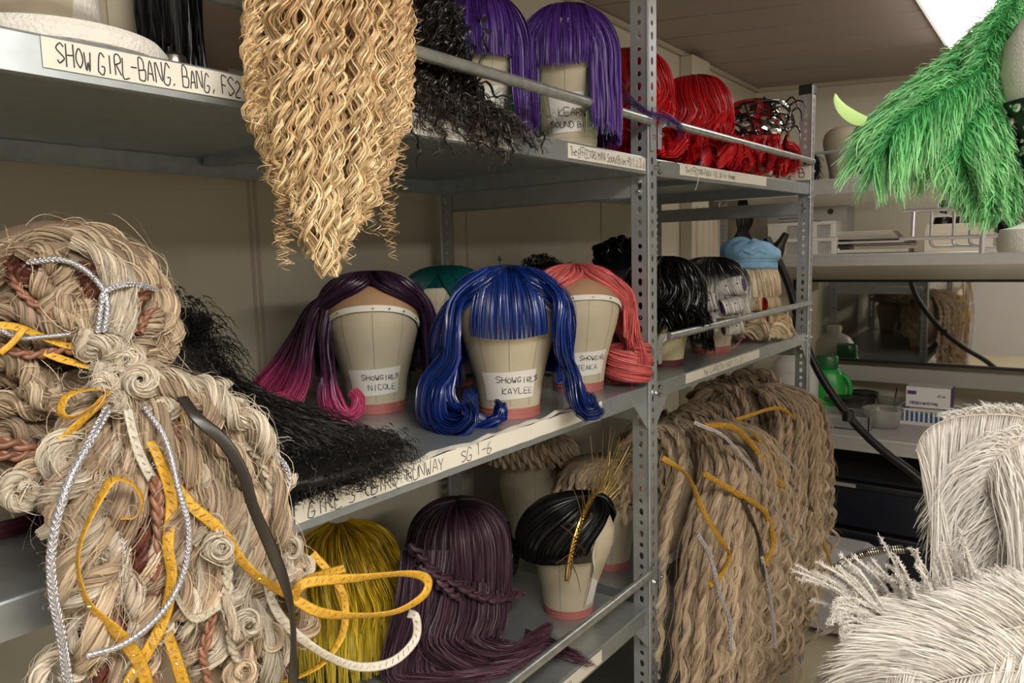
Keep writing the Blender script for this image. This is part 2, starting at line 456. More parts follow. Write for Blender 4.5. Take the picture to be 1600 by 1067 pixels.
def tray(x0, x1, y0, y1, z, z1=None, parent=None, lip=LIP, name='shelf_board'):
    z1 = z if z1 is None else z1
    mb = MB()
    def P(x, y, dz): return (x, y, (z + (z1 - z) * (y - y0) / (y1 - y0)) + dz)
    def slab(xa, xb, ya, yb, da, db):
        V = [P(x, y, d) for x in (xa, xb) for y in (ya, yb) for d in (da, db)]
        mb.add(V, [[0, 1, 3, 2], [4, 6, 7, 5], [0, 4, 5, 1], [2, 3, 7, 6], [0, 2, 6, 4], [1, 5, 7, 3]])
    slab(x0 + .003, x1 - .003, y0, y1, -.0015, 0)
    for xa, s in ((x1, -1), (x0, 1)):
        # rounded upper edge, lip, return
        pr = [(0, -lip), (0, -.003), (.0009, -.0009), (.003, 0), (.003, -.0015), (.0018, -.003), (.0015, -lip + .0015), (.014, -lip + .0015), (.014, -lip)]
        V = [P(xa + s * a, y, b) for y in (y0, y1) for a, b in pr]; n = len(pr)
        mb.add(V, [[i, (i + 1) % n, n + (i + 1) % n, n + i] for i in range(n)] + [list(range(n)), list(range(n, 2 * n))])
    slab(x0 + .002, x1 - .002, y0, y0 + .0015, -lip, -.001)
    slab(x0 + .002, x1 - .002, y1 - .0015, y1, -lip, -.001)
    slab(x0 + .01, x1 - .01, (y0 + y1) / 2 - .02, (y0 + y1) / 2 + .02, -.016, -.0015)      # stiffener below
    return mb.build(name, galv, parent)
Y0, Y1, Y2 = .135, 1.438, 2.650
ZT, ZM, ZB, ZL = 1.703, 1.217, .713, .252
for y, s in ((Y0, 1), (Y1, 1), (Y2, 1)):
    upright(.002, y, -1, s, 2.34 if y < 2 else 2.05, rack, cap=y > 2)
    upright(-.588, y, 1, s, 2.34 if y < 2 else 1.98, rack, cap=y > 2)
for z in (ZT, ZM, ZB, ZL):
    tray(-.60, -.001, Y0 + .042, Y1 - .001, z, parent=rack)
tray(-.60, -.001, Y1 + .042, Y2 - .001, ZT, ZT + .022, rack)
for z in (ZM, ZB, ZL): tray(-.60, -.001, Y1 + .042, Y2 - .001, z, parent=rack)
# side beams behind the shelves at each frame, with their bolts
for y in (Y0, Y1, Y2):
    for z in (ZT, ZM, ZB, ZL):
        b = MB().box(-.56, -.04, y + .0025, y + .0045, z - .082, z - LIP - .001).box(-.56, -.04, y + .0025, y + .016, z - .083, z - .081).build('side_beam', galv2, rack)
        bs = []
        for dz in (-.05, -.07): bs += [((-.572, y, z + dz), (0, -1, 0), .0055), ((-.02, y, z + dz), (0, -1, 0), .0055)]
        for dz in (-.012, -.03): bs.append(((.002, y + (.052 if y < 2 else -.02), z + dz * .9), (1, 0, 0), .005))
        bs.append(((.0045, y + .028, z - .02), (1, 0, 0), .005))
        for c_, n_v, r_ in bs:
            m_ = MB(); bolt(m_, c_, n_v, r_); m_.build('bolt', zinc, b)
# corner gussets under the middle shelf
for y, s in ((Y1, -1), (Y1 + .04, 1), (Y2, -1)):
    for z in (ZM, ZB):
        V = [(-.001 - a, y + s * b, z - c) for a in (0, .0015) for b, c in ((0, LIP), (.062, LIP), (0, LIP + .062))]
        MB().add(V, [[0, 1, 2], [3, 4, 5], [0, 1, 4, 3], [1, 2, 5, 4], [2, 0, 3, 5]]).build('gusset', galv2, rack)
# guard rails: round bar with flattened, bolted ends
def guard(y0, y1, z0, z1, parent=rack, x=.012):
    g = MB(); r = .0092
    n = 20; P = [(x, y0 + .028 + (y1 - y0 - .056) * i / (n - 1), z0 + (z1 - z0) * i / (n - 1)) for i in range(n)]
    g.tube(P, r, 14)
    o = g.build('guard_rail', mat('galvanised_bar', (.52, .55, .55), .33, metal=.8, bump=.25, bscale=120, var=.18, vscale=60, bdist=.0005), parent, True)
    for ya, s, z in ((y0, 1, z0), (y1, -1, z1)):
        pr = [(.004, -.058, .0), (.004, -.01, .0), (.012, .0075, .0), (.03, .0075, .006), (.03, -.0075, .006), (.020, -.012, .0), (.018, -.058, 0)]
        V = [(.004 + xx + t, ya + s * (a - .012) if s > 0 else ya + s * (a - .012), z + b) for t in (0, .0022) for a, b, xx in pr]; k = len(pr)
        e = MB().add(V, [list(range(k)), list(range(k, 2 * k))] + [[i, (i + 1) % k, k + (i + 1) % k, k + i] for i in range(k)])
        e.build('rail_bracket', galv2, o)
        bm_ = MB(); bolt(bm_, (.006, ya + s * -.002, z - .030), (1, 0, 0), .0055); bm_.build('bolt', zinc, o)
    return o
guard(Y0 + .03, Y1 + .012, ZT + .071, ZT + .071)
guard(Y1 + .05, Y2 + .015, ZT + .077, ZT + .093)
guard(Y1 + .05, Y2 + .015, ZM + .10, ZM + .104)
guard(Y0 + .03, Y1 + .012, ZB + .086, ZB + .086)
guard(Y1 + .05, Y2 + .015, ZB + .086, ZB + .086)

# shelf-edge label strips with handwriting
paper = mat('label_paper', (.74, .71, .63), .6, var=.03, vscale=30)
def strip(ya, yb, zt, h, text, size=None, narrow=.62, start=.02, zs=0., rag=False, z_end=None, gap=.38, lab=None):
    mb = MB(); n = 24
    V = []; F = []
    for i in range(n + 1):
        y = ya + (yb - ya) * i / n; dz = zs * (y - ya)
        w = (rng.uniform(-.0012, .0012) if rag else 0)
        V += [(0, y, zt + dz + w), (0, y, zt - h + dz + w * .5), (.0007, y, zt + dz + w), (.0007, y, zt - h + dz + w * .5)]
    for i in range(n):
        a = 4 * i; F += [[a, a + 1, a + 5, a + 4], [a + 2, a + 6, a + 7, a + 3], [a, a + 4, a + 6, a + 2], [a + 1, a + 3, a + 7, a + 5]]
    F += [[0, 2, 3, 1], [4 * n, 4 * n + 1, 4 * n + 3, 4 * n + 2]]
    o = mb.add(V, F).build('label_strip', paper, rack)
    size = size or h * .55
    tl = textlen(text, size, narrow, gap)
    letters(text, size, .0006, plane_map((.0007, ya + start, zt - h + (h - size) * .5 + zs * start), (0, 1, zs), (0, 0, 1)), parent=o, narrow=narrow, gap=gap)
    return o
def yx(px, py): return PX(px, py, 0)[1]
for a, b, z, h, tx, kw in [
        (yx(63, 60), yx(405, 120), ZT - .003, .026, 'SHOW GIRL-BANG, BANG, FS2', dict(size=.0185, start=.012, gap=.34, narrow=.315)),
        (yx(618, 178), yx(801, 212), ZT - .005, .028, 'SHOW GIRL - FS1', dict(size=.015, start=.0, gap=.3, narrow=.55)),
        (yx(887, 225), yx(1008, 252), ZT - .004, .026, 'The EFFECTORS MINI Sound Bites-FD 1,2,3,6', dict(size=.015, start=.006, gap=.12, narrow=.45)),
        (yx(1062, 260), yx(1197, 285), ZT + .0005, .026, 'The EFFECTORS-PUNCH, FX2, SG 1-6 + Annmar', dict(size=.013, start=.03, gap=.12, narrow=.58, zs=.018)),
        (yx(462, 830), yx(940, 640), ZM + .001, .026, 'GIRL 3-(BIRD  RUNWAY     SG 1-6', dict(size=.0185, start=.018, gap=.28, narrow=.56, rag=True)),
        (yx(1071, 600), yx(1186, 555), ZM - .002, .024, 'T6 LARGTO -SGT 11,21', dict(size=.0135, start=.11, gap=.3, narrow=.9)),
        (yx(830, 1067), yx(940, 1035), ZB - .003, .027, 'Hamelinted)', dict(size=.017, start=.03, gap=.1, narrow=.5))]:
    strip(a, b, z, h, tx, **kw)
# curled loose paper above the strip on the middle shelf edge
mb = MB(); P = []
for i in range(30):
    y = .55 + .62 * i / 29; P.append((.0015 + .002 * math.sin(i), y, ZM + .002 + .0016 * math.sin(i * 1.3) + (.003 if i > 24 else 0)))
V = []; F = []
for i, p in enumerate(P): V += [p, (p[0] - .011 - .003 * math.sin(i * .7), p[1], p[2] + .001 + .0015 * math.sin(i * 2.1)), (p[0], p[1], p[2] + .0006), (p[0] - .011 - .003 * math.sin(i * .7), p[1], p[2] + .0018 + .0015 * math.sin(i * 2.1))]
for i in range(29): a = 4 * i; F += [[a, a + 1, a + 5, a + 4], [a + 2, a + 6, a + 7, a + 3], [a, a + 4, a + 6, a + 2], [a + 1, a + 3, a + 7, a + 5]]
mb.add(V, F).build('peeling_tape', paper, rack)
# short hanging thread below the upper strip of the far bay
o = MB().tube(resamp([(.001, 1.70, ZT - .018), (.006, 1.69, ZT - .035), (.002, 1.683, ZT - .055)], 10), .0007, 5).build('loose_thread', paper, rack)

# ------------------------------------------------------------ canvas wig blocks
canvas = mat('canvas_cloth', (.50, .44, .325), .8, bump=.5, bscale=420, var=.07, vscale=14, bdist=.0006)
canvas_d = mat('canvas_seam', (.22, .19, .13), .9)
pinkband = mat('pink_vinyl_band', (.42, .14, .12), .4, var=.1, vscale=30)
whitep = mat('white_paper_tag', (.72, .70, .66), .6)
maroonband = mat('maroon_vinyl_band', (.10, .02, .025), .45)
HP = np.array([(0, .053, .053), (.02, .055, .056), (.06, .060, .063), (.10, .070, .074), (.14, .081, .087), (.17, .087, .094), (.195, .088, .096), (.218, .081, .089), (.236, .064, .073), (.247, .040, .047), (.252, .004, .004)])
def hrad(z, phi, s=1.):
    zz = z / s
    rs = np.interp(zz, HP[:, 0], HP[:, 1]); rf = np.interp(zz, HP[:, 0], HP[:, 2])
    c, q = np.cos(phi), np.sin(phi)
    # front a little flatter and drawn back at the chin
    return s / np.sqrt((c / rf) ** 2 + (q / rs) ** 2)
def hpos(z, phi, s=1., off=0.):
    r = hrad(z, phi, s) + off
    shift = np.interp(z / s, [0, .06, .16, .25], [0, .002, .010, .008]) * s
    return np.stack([r * np.cos(phi) + shift, r * np.sin(phi), z + 0 * r], -1)
def wig_head(label, loc, face, s=1., lines=None, band=pinkband, seams=True, group=None, tilt=0., cloth=None, pins=False, tag_phi=(-.75, .75), tag_z=(.037, .088), tsize=(.0125, .0135), name='canvas_mannequin'):
    t = thing(name, label, 'mannequin head', loc, math.radians(face), group, ry=tilt)
    zz = np.interp(np.linspace(0, 10, 41), np.arange(11), HP[:, 0]) * s
    zz[-1] = .252 * s
    ph = np.arange(48) * 2 * PI / 48
    V = np.concatenate([hpos(np.full(48, z), ph, s) for z in zz]); K = len(zz)
    i = np.arange(K - 1)[:, None] * 48; j = np.arange(48)[None]
    F = np.stack([i + j, i + (j + 1) % 48, i + 48 + (j + 1) % 48, i + 48 + j], -1).reshape(-1, 4)
    me = npmesh('block', V, [F, np.arange(48)[None, ::-1]], True)
    link('canvas_block', me, cloth or canvas, t)
    for zc in (0,):
        mb = MB()
        n = 64; a = np.arange(n) * 2 * PI / n
        zs = [.0, .0005, .0045, .005, .0085, .009, .0125, .013, .0165, .017, .0195, .020]
        of = [.0002, .0014, .0014, .0006, .0006, .0014, .0014, .0006, .0006, .0014, .0012, .0002]
        V = np.concatenate([hpos(np.full(n, z * s), a, s, o_) for z, o_ in zip(zs, of)])
        F = [[i * n + j, i * n + (j + 1) % n, (i + 1) * n + (j + 1) % n, (i + 1) * n + j] for i in range(len(zs) - 1) for j in range(n)]
        mb.add(V, F).build('base_band', band, t, True)
    if seams:
        for p in (-2.6, -1.55, -.62, 0, .62, 1.55, 2.6):
            z = np.linspace(.024, .25, 40) * s
            mb = MB().tube(hpos(z, np.full(40, p + .02) , s, .0001), .00045, 4)
            mb.build('seam', canvas_d, t)
    if lines:
        mb = MB(); n = 40; a = np.linspace(tag_phi[0], tag_phi[1], n)
        za, zb = tag_z[0] * s, tag_z[1] * s
        V = []; 
        for o_ in (.0006, .0012):
            for z in (za, (za + zb) / 2, zb): V.append(hpos(np.full(n, z) + (a * .0035), a, s, o_))
        V = np.concatenate(V)
        F = [[b * 3 * n + r * n + j, b * 3 * n + r * n + j + 1, b * 3 * n + (r + 1) * n + j + 1, b * 3 * n + (r + 1) * n + j] for b in (0, 1) for r in (0, 1) for j in range(n - 1)]
        F += [[j, j + 1, 3 * n + j + 1, 3 * n + j] for j in range(n - 1)] + [[2 * n + j, 2 * n + j + 1, 5 * n + j + 1, 5 * n + j] for j in range(n - 1)]
        F += [[0, n, 4 * n, 3 * n], [n, 2 * n, 5 * n, 4 * n], [n - 1, 2 * n - 1, 5 * n - 1, 4 * n - 1], [2 * n - 1, 3 * n - 1, 6 * n - 1, 5 * n - 1]]
        lb = mb.add(V, F).build('name_label', whitep, t, True)
        for (tx, sz, u0, v0) in lines:
            def mp(u, v, u0=u0, v0=v0):
                z = (v0 + v) * s; r = hrad(z, 0, s); p = (u0 + u) / r
                q = hpos(np.array([z]), np.array([p]), s, .0016)[0]
                return q, np.array([math.cos(p), math.sin(p), 0])
            letters(tx, sz, .00065, mp, jitter=.16, narrow=.66, gap=.3, parent=lb)
    return t
def mpin(t, p, nrm, col, h=.006):
    p = np.array(p, float); nrm = nz(nrm)
    o = MB().tube([p, p + nrm * h * .6], .0003, 5).lathe([(0.0001, -.0016), (.0012, -.0012), (.0017, 0), (.0012, .0012), (.0001, .0016)], p + nrm * h * .6, 10).build('map_pin', mat('pin_' + col, {'red': (.5, .03, .02), 'yellow': (.6, .5, .08), 'blue': (.02, .04, .25), 'teal': (.02, .25, .25), 'black': (.01, .01, .01), 'white': (.8, .8, .8)}[col], .25), t, True)
    return o
# ------------------------------------------------------------ wigs worn by the blocks
def drape(n, K=30, L=.15, face=.0, rx=.102, rxb=.106, ry=.092, hz=.088, zc=.165, flare=0., lay=.07, phi=None, curl=0., cturns=2., cstart=.6, clumps=40, frizz=.0015, wave=0., wturns=2., tipin=0., part=0., drift=0., clump=0., crown=(-.01, 0), zmin=None, m0=.08, m1=.53, jl=.06, belly=0.):
    rx += .010; rxb += .008; ry += .011; hz += .004
    """strands that leave the crown, cover the skull and hang. phi: azimuth of each strand, 0 = front"""
    if phi is None: phi = rng.uniform(-PI, PI, n)
    else: n = len(phi)
    Lp = (L(phi) if callable(L) else np.full(n, L)) * (1 + rng.normal(0, jl, n))
    sgn = np.where(phi >= part, 1., -1.)
    A = .135
    t = np.linspace(0, 1, K)
    s = t[None] ** .92 * (A + Lp[:, None])
    th = np.minimum(s / A, 1) * PI / 2
    hang = np.maximum(s - A, 0)
    ly = 1 - lay * rng.random(n)[:, None]
    fl = flare(phi) if callable(flare) else flare
    fl = np.broadcast_to(fl, (n,))[:, None]
    rho = np.sin(th) ** .72 * ly * (1 + fl * hang - tipin * hang ** 2 * 10 + belly * np.sin(np.clip(hang / .16, 0, 1) * PI))
    # the parting: roots sit at phi, then are pushed to the edge of the face opening
    ap = np.abs(phi - part) / PI
    end = part + sgn * (face + ap * (PI - face))
    mixv = np.clip((t - m0) / (m1 - m0), 0, 1)[None]; mixv = mixv * mixv * (3 - 2 * mixv)
    ph = phi[:, None] * (1 - mixv) + end[:, None] * mixv + drift * np.clip(t - .3, 0, 1)[None]
    cl = rng.integers(0, clumps, n) if clumps else np.zeros(n, int)
    if clumps:
        cen = np.linspace(-PI, PI, clumps); cl = np.argmin(np.abs(end[:, None] - cen[None]), 1)
        if clump: ph = ph + clump * (cen[cl] - end)[:, None] * np.clip((t - .45) / .5, 0, 1)[None]
    cph = rng.uniform(0, 2 * PI, max(clumps, 1))[cl][:, None]; cam_ = rng.uniform(.6, 1.3, max(clumps, 1))[cl][:, None]
    if wave: ph = ph + wave * cam_ * np.sin(wturns * 2 * PI * t[None] + cph * .35) * np.clip((t - .3) / .3, 0, 1)[None]
    c, q = np.cos(ph), np.sin(ph)
    R = 1 / np.sqrt((c / np.where(c > 0, rx, rxb)) ** 2 + (q / ry) ** 2)
    x = crown[0] * (1 - np.sin(th)) + R * rho * c; y = crown[1] * (1 - np.sin(th)) + R * rho * q
    z = zc + hz * ly * np.cos(th) - hang
    P = np.stack([x, y, z], -1)
    if curl:
        env = np.clip((t - cstart) / (1 - cstart), 0, 1)[None]
        cs = -cph * .3 + cturns * 2 * PI * env
        rad = curl * cam_ * np.minimum(1, env * 2.0)
        P[..., 0] += rad * (1 - np.cos(cs)) * c; P[..., 1] += rad * (1 - np.cos(cs)) * q
        P[..., 2] += rad * np.sin(cs) + curl * env * 1.0
        P[..., 0] += -rad * .5 * np.sin(cs) * q; P[..., 1] += rad * .5 * np.sin(cs) * c
    if frizz: P = P + wob(n, K, frizz, 1.3)
    if zmin is not None: P[..., 2] = np.maximum(P[..., 2], zmin + .004 * rng.random((n, 1)))
    return P
def cap_shell(rx=.1, rxb=.104, ry=.089, hz=.085, zc=.165, face=.5, z0=.0, seg=60, K=22, L=.1, skull=False):
    """closed cap beneath the strands, open over the face"""
    rx += .008; rxb += .007; ry += .010; hz += .003
    if skull: face = 0.; L = -.135 * .42
    ph = np.concatenate([np.linspace(face, 2 * PI - face, seg)])
    t = np.linspace(0, 1, K); A = .135
    s = t[None] * (A + L); th = np.minimum(s / A, 1) * PI / 2; hang = np.maximum(s - A, 0)
    front = np.exp(-(np.minimum(ph, 2 * PI - ph) / .9) ** 2)[:, None]
    c, q = np.cos(ph)[:, None], np.sin(ph)[:, None]
    R = 1 / np.sqrt((c / np.where(c > 0, rx, rxb)) ** 2 + (q / ry) ** 2)
    return np.stack(np.broadcast_arrays(R * np.sin(th) ** .72 * c + .004, R * np.sin(th) ** .72 * q, zc + hz * np.cos(th) - hang), -1)
def wig(label, loc, face, group=None, name='wig', s=1., cat='wig', ry=0., rx=0.):
    t = thing(name, label, cat, loc, math.radians(face), group, ry=ry, rx=rx)
    if s != 1.: t.scale = (s, s, s)
    return t
def put(base, face, back=.0): return np.asarray(base, float) - az(face) * back

def SY(g, k=1.10): return [(a, b * k, c) for a, b, c in g]
# ---- NICOLE: dark plum shading to pink
HN = put(PZ(588, 648, ZM), -44, .055)
h = wig_head('canvas wig block wearing the plum and pink wig, tagged NICOLE', HN, -44,
             lines=[('SHOWGIRLS', .0095, -.035 + .012, .067), ('NICOLE', .0105, -.012, .047)])
t = wig('long dark plum wig fading to pink ends, on the block tagged NICOLE', HN, -44, 'wigs on the middle shelf')
plum = hairmat('plum_to_pink', [(0, (.035, .012, .03)), (.35, (.05, .016, .045)), (.5, (.14, .028, .10)), (.64, (.45, .05, .17)), (1, (.68, .09, .22))], .36)
plumd = hairmat('plum_hair', [(0, (.032, .012, .028)), (.6, (.04, .014, .05)), (.9, (.14, .02, .10)), (1, (.3, .04, .14))], .36)
H = Hair()
H.surf(cap_shell(face=1.12, L=.06, rx=.096, ry=.088, hz=.086, zc=.168), .3, 0, .35, close=False)
H.surf(cap_shell(rx=.096, ry=.088, hz=.086, zc=.168, skull=True), .3, 0, .35)
H.add(drape(2600, K=30, L=lambda p: np.where(np.abs(p) < .5, .05, .09), face=1.15, rx=.104, rxb=.108, ry=.098, hz=.095, zc=.166, clumps=30, frizz=.002, lay=.05, crown=(.02, .0), m0=.2, m1=.68), .0009, t1=.55)
H.build('crown_hair', plumd, t)
def wl(t, pts):
    """points given relative to the thing, in its own frame"""
    return pts
H = Hair()
# the viewer's left: two big pink-ended locks swinging out; own frame: +X towards the viewer, -Y to the viewer's left
for k in range(15):
    u = k / 14
    y0 = -.075 - .012 * u; xo = .045 - .10 * u
    g = SY([(xo * .6, -.045, .245 - .02 * u), (xo, y0 - .012, .20), (xo + .01, y0 - .028 - .02 * u, .145), (xo + .014, y0 - .035 - .045 * u, .09), (xo + .02, y0 - .05 - .068 * u, .045), (xo + .03, y0 - .075 - .055 * u, .018), (xo + .045, y0 - .085 - .03 * u, .03), (xo + .05, y0 - .06 - .02 * u, .042)])
    H.add(lock(g, 110, 26, .012, (1, 1, 1.1, 1.5, 1.4, .8), twist=.25, frizz=.0025, flat=.8), .0008)
for k in range(5):
    g = SY([(.055, -.072, .20), (.065, -.078, .15), (.07 - .004 * k, -.074, .10), (.075, -.066 - .004 * k, .05), (.082, -.052 - .005 * k, .016), (.086, -.034, .012), (.083, -.026, .034), (.074, -.036, .048)])
    H.add(lock(g, 120, 30, .011, (1, 1, 1, 1.2, .9), twist=.3, frizz=.002), .0008)
H.build('side_lock', plum, t)
H = Hair()
for k in range(8):
    u = k / 7
    g = SY([(.03 - .07 * u, .05, .24), (.045 - .1 * u, .088, .20), (.04 - .09 * u, .098, .14), (.04 - .1 * u, .10, .08), (.03 - .08 * u, .098, .03), (.05 - .08 * u, .085, .01), (.06 - .08 * u, .08, .03)])
    H.add(lock(g, 130, 26, .013, (1, 1, 1.1, 1.2, .8), twist=.3, frizz=.002), .0008)
H.build('side_lock', hairmat('plum_lock_hair', [(0, (.032, .012, .028)), (.6, (.04, .014, .06)), (.85, (.06, .02, .09)), (1, (.3, .04, .14))], .36), t)
# peach lace edge and the white cotton tape pinned along the hairline
def hairline(t, zf, zs, phm, wd, m, name, off, thick=.0006, rows=6):
    n = 46; ph = np.linspace(-phm, phm, n); V = []; cz = zf + (zs - zf) * (np.abs(ph) / phm) ** 2.2
    for o_ in (off, off + thick):
        for e in range(rows): V.append(hpos(np.minimum(cz + wd * e / (rows - 1), .2505), ph, 1., o_))
    V = np.concatenate(V); B = rows * n
    F = [[r * n + j, r * n + j + 1, (r + 1) * n + j + 1, (r + 1) * n + j] for r in range(rows - 1) for j in range(n - 1)]
    F += [[B + q for q in f[::-1]] for f in list(F)]
    F += [[j, B + j, B + j + 1, j + 1] for j in range(n - 1)] + [[(rows - 1) * n + j, (rows - 1) * n + j + 1, B + (rows - 1) * n + j + 1, B + (rows - 1) * n + j] for j in range(n - 1)]
    return MB().add(V, F).build(name, m, t, True), ph, cz
lace = mat('peach_lace', (.38, .22, .12), .7, bump=.3, bscale=900)
cotton = mat('cotton_tape', (.72, .70, .64), .75, bump=.2, bscale=500)
hairline(t, .203, .16, 1.25, .040, lace, 'lace_front', .0018)
o, ph, cz = hairline(t, .196, .158, 1.25, .0105, cotton, 'pinned_tape', .004)
for p, c in zip((-.95, -.62, .05, .33, .62, .98), ('yellow', 'red', 'yellow', 'blue', 'teal', 'yellow')):
    z = np.interp(p, ph, cz) + .005; q_ = hpos(np.array([z]), np.array([p]), 1., .0045)[0]
    mpin(o, q_, (math.cos(p), math.sin(p), .1), c)
g = [hpos(np.array([.166]), np.array([-1.23]), 1, .005)[0], (.022, -.092, .15), (.032, -.085, .13), (.036, -.083, .112)]
P = resamp(np.array([np.array(q, float) for q in g]), 14)
V, F = tubearr(P[None], np.full((1, 14), .0062), 8, np.full((1, 14), .0008), ref=(.9, .2, .3)); MB().add(V, F.tolist()).build('loose_tape_end', cotton, t, True)

# ---- KAYLEE: royal blue with a fringe
HK = put(PZ(797, 656, ZM), -53, .055)
wig_head('canvas wig block wearing the royal blue wig, tagged KAYLEE', HK, -53,
         lines=[('SHOWGIRLS', .0105, -.022, .068), ('KAYLEE', .011, -.012, .047)])
blue = hairmat('royal_blue_hair', [(0, (.004, .022, .16)), (.5, (.005, .028, .20)), (1, (.003, .016, .12))], .27, .4, 1.5, spec=.8)
t = wig('royal blue wig with a full fringe and big curled side locks', HK, -53, 'wigs on the middle shelf')
H = Hair()
H.surf(cap_shell(face=.9, L=.10, rx=.099, ry=.092, hz=.089, zc=.165), .3, 0, .4, close=False)
H.surf(cap_shell(rx=.099, ry=.092, hz=.089, zc=.165, skull=True), .3, 0, .4)
H.add(drape(2600, K=28, L=.09, face=.95, rx=.106, rxb=.112, ry=.101, hz=.097, zc=.165, clumps=36, clump=.35, frizz=.0015, lay=.05, crown=(.01, .0)), .0009, t1=.6)
H.build('crown_hair', blue, t)
H = Hair()
ph = rng.uniform(-.62, .66, 900)
H.add(drape(0, K=26, L=lambda p: .012 + .004 * np.cos(p * 3), phi=ph, face=0, rx=.104, ry=.094, hz=.096, zc=.165, clumps=90, clump=.5, frizz=.0006, lay=.03, crown=(.02, .0), jl=.02), .0008, t1=.7, taper=.8)
H.build('fringe', blue, t)
H = Hair()
for k in range(17):
    u = k / 16
    xo = .078 - .125 * u
    bul = .020 * math.sin(min(u * 1.6, 1) * PI)
    g = SY([(xo * .5, -.03, .257 - .02 * u), (xo + .01 * (1 - u), -.076 - .01 * u, .215 - .01 * u), (xo + .012 + .022 * (1 - u), -.083 - .032 * u, .16), (xo + .012 + .02 * (1 - u), -.086 - .038 * u, .115), (xo + .02, -.108 - bul, .075), (xo + .035, -.112 - bul, .04), (xo + .055, -.102 - bul, .012), (xo + .075, -.075, .008), (xo + .082, -.055 - .01 * u, .028), (xo + .065, -.062, .045)])
    H.add(lock(g, 120, 28, .0125, (1, .9, .9, 1.1, 1.4, 1.4, .9), twist=.45, frizz=.002), .0008)
g = SY([(.07, -.085, .12), (.085, -.092, .08), (.088, -.09, .045), (.095, -.07, .02), (.105, -.048, .006), (.11, -.025, .008), (.106, -.012, .024), (.092, -.018, .036)])
for k in range(3): H.add(lock([tuple(np.array(q) + rng.normal(0, .004, 3)) for q in g], 110, 30, .008, (1, 1, 1, 1, .6), twist=.5, frizz=.0012), .0007)
H.build('side_lock', blue, t)
H = Hair()
for k in range(12):
    u = k / 11
    xo = .068 - .115 * u
    g = SY([(xo * .5 + .01, .03, .256 - .02 * u), (xo + .008 + .01 * (1 - u), .078 + .008 * u, .215), (xo + .006 + .024 * (1 - u), .080 + .024 * u, .165), (xo + .02 * (1 - u), .084 + .016 * u, .12), (xo - .01, .097, .08), (xo - .005, .106, .045), (xo + .012, .116, .02), (xo + .02, .128, .012), (xo + .01, .138, .02)])
    H.add(lock(g, 150, 30, .0115, (1, .9, 1, 1.1, 1.3, 1.), twist=.4, wave=.004, wturns=1.5, frizz=.002), .0008)
H.build('side_lock', blue, t)
H = Hair()  # flyaways
H.add(drape(90, K=24, L=.14, face=.9, rx=.110, ry=.106, hz=.101, zc=.165, clumps=0, frizz=.008, lay=.02), .0003)
H.build('flyaway_hair', blue, t)
o = MB(); 
p0 = np.array([-.028, -.012, .262])
MB().tube([p0, p0 + (0, 0, .018)], .0007, 6).lathe([(.0002, 0), (.002, .001), (.0032, .005), (.0026, .009), (.0003, .011)], p0 + (0, 0, .014), 12).build('t_pin', mat('pin_black', (.01, .01, .01), .25), t, True)

# ---- TEAKA: coral pink
HT = put(PZ(912, 614, ZM), -46, .055)
wig_head('canvas wig block wearing the coral pink wig, tagged TEAKA', HT, -46,
         lines=[('SHOWGIRL', .0095, -.010, .070), ('TEAKA', .0105, -.014, .050)])
coral = hairmat('coral_pink_hair', [(0, (.70, .13, .13)), (.5, (.80, .18, .18)), (1, (.72, .12, .13))], .38, .55, 1.25)
t = wig('coral pink wig with a rolled curl hanging at one side, behind the blue wig', HT, -46, 'wigs on the middle shelf')
H = Hair()
H.surf(cap_shell(face=1.05, L=.05, rx=.097, ry=.088, hz=.088, zc=.168), .4, 0, .4, close=False)
H.surf(cap_shell(rx=.097, ry=.088, hz=.088, zc=.168, skull=True), .4, 0, .35)
H.add(drape(2400, K=26, L=.05, face=1.1, rx=.104, rxb=.108, ry=.094, hz=.096, zc=.166, clumps=30, clump=.4, frizz=.002, lay=.05, m0=.2, m1=.7), .0009, t1=.6)
H.build('crown_hair', coral, t)
H = Hair()
for k in range(9):
    u = k / 8; xo = .03 - .07 * u
    g = SY([(xo * .6, .05, .245), (xo, .09, .205), (xo - .01, .103, .155), (xo - .012, .108, .11), (xo - .005, .116, .08), (xo + .01, .118, .05)])
    H.add(lock(g, 140, 26, .012, (1, 1, 1.1, 1.3, 1.4), twist=.35, frizz=.002), .0008)
for k in range(5):   # the roll: hair wound sideways in fat loops down to the shelf
    g = []
    for j in range(22):
        a = j / 21 * 2.4 * 2 * PI + k * .5; zz = .085 - .070 * j / 21
        g.append((.0 + .030 * math.cos(a), .112 + .038 * math.sin(a), zz))
    H.add(lock(g, 90, 52, .013, (1, 1.2, 1.2, 1.2, 1), twist=.6, frizz=.0015), .0009)
H.build('rolled_curl', coral, t)
hairline(t, .203, .17, 1.15, .040, lace, 'lace_front', .0018)
o, ph, cz = hairline(t, .197, .165, 1.25, .010, cotton, 'pinned_tape', .004)
for p, c in zip((-.95, -.75, -.3, .1, .5), ('black', 'black', 'black', 'yellow', 'teal')):
    z = np.interp(p, ph, cz) + .005; mpin(o, hpos(np.array([z]), np.array([p]), 1., .0045)[0], (math.cos(p), math.sin(p), .1), c)
H = Hair(); H.add(drape(60, K=22, L=.16, face=1., rx=.112, ry=.108, hz=.1, zc=.165, frizz=.009, clumps=0), .0003); H.build('flyaway_hair', coral, t)
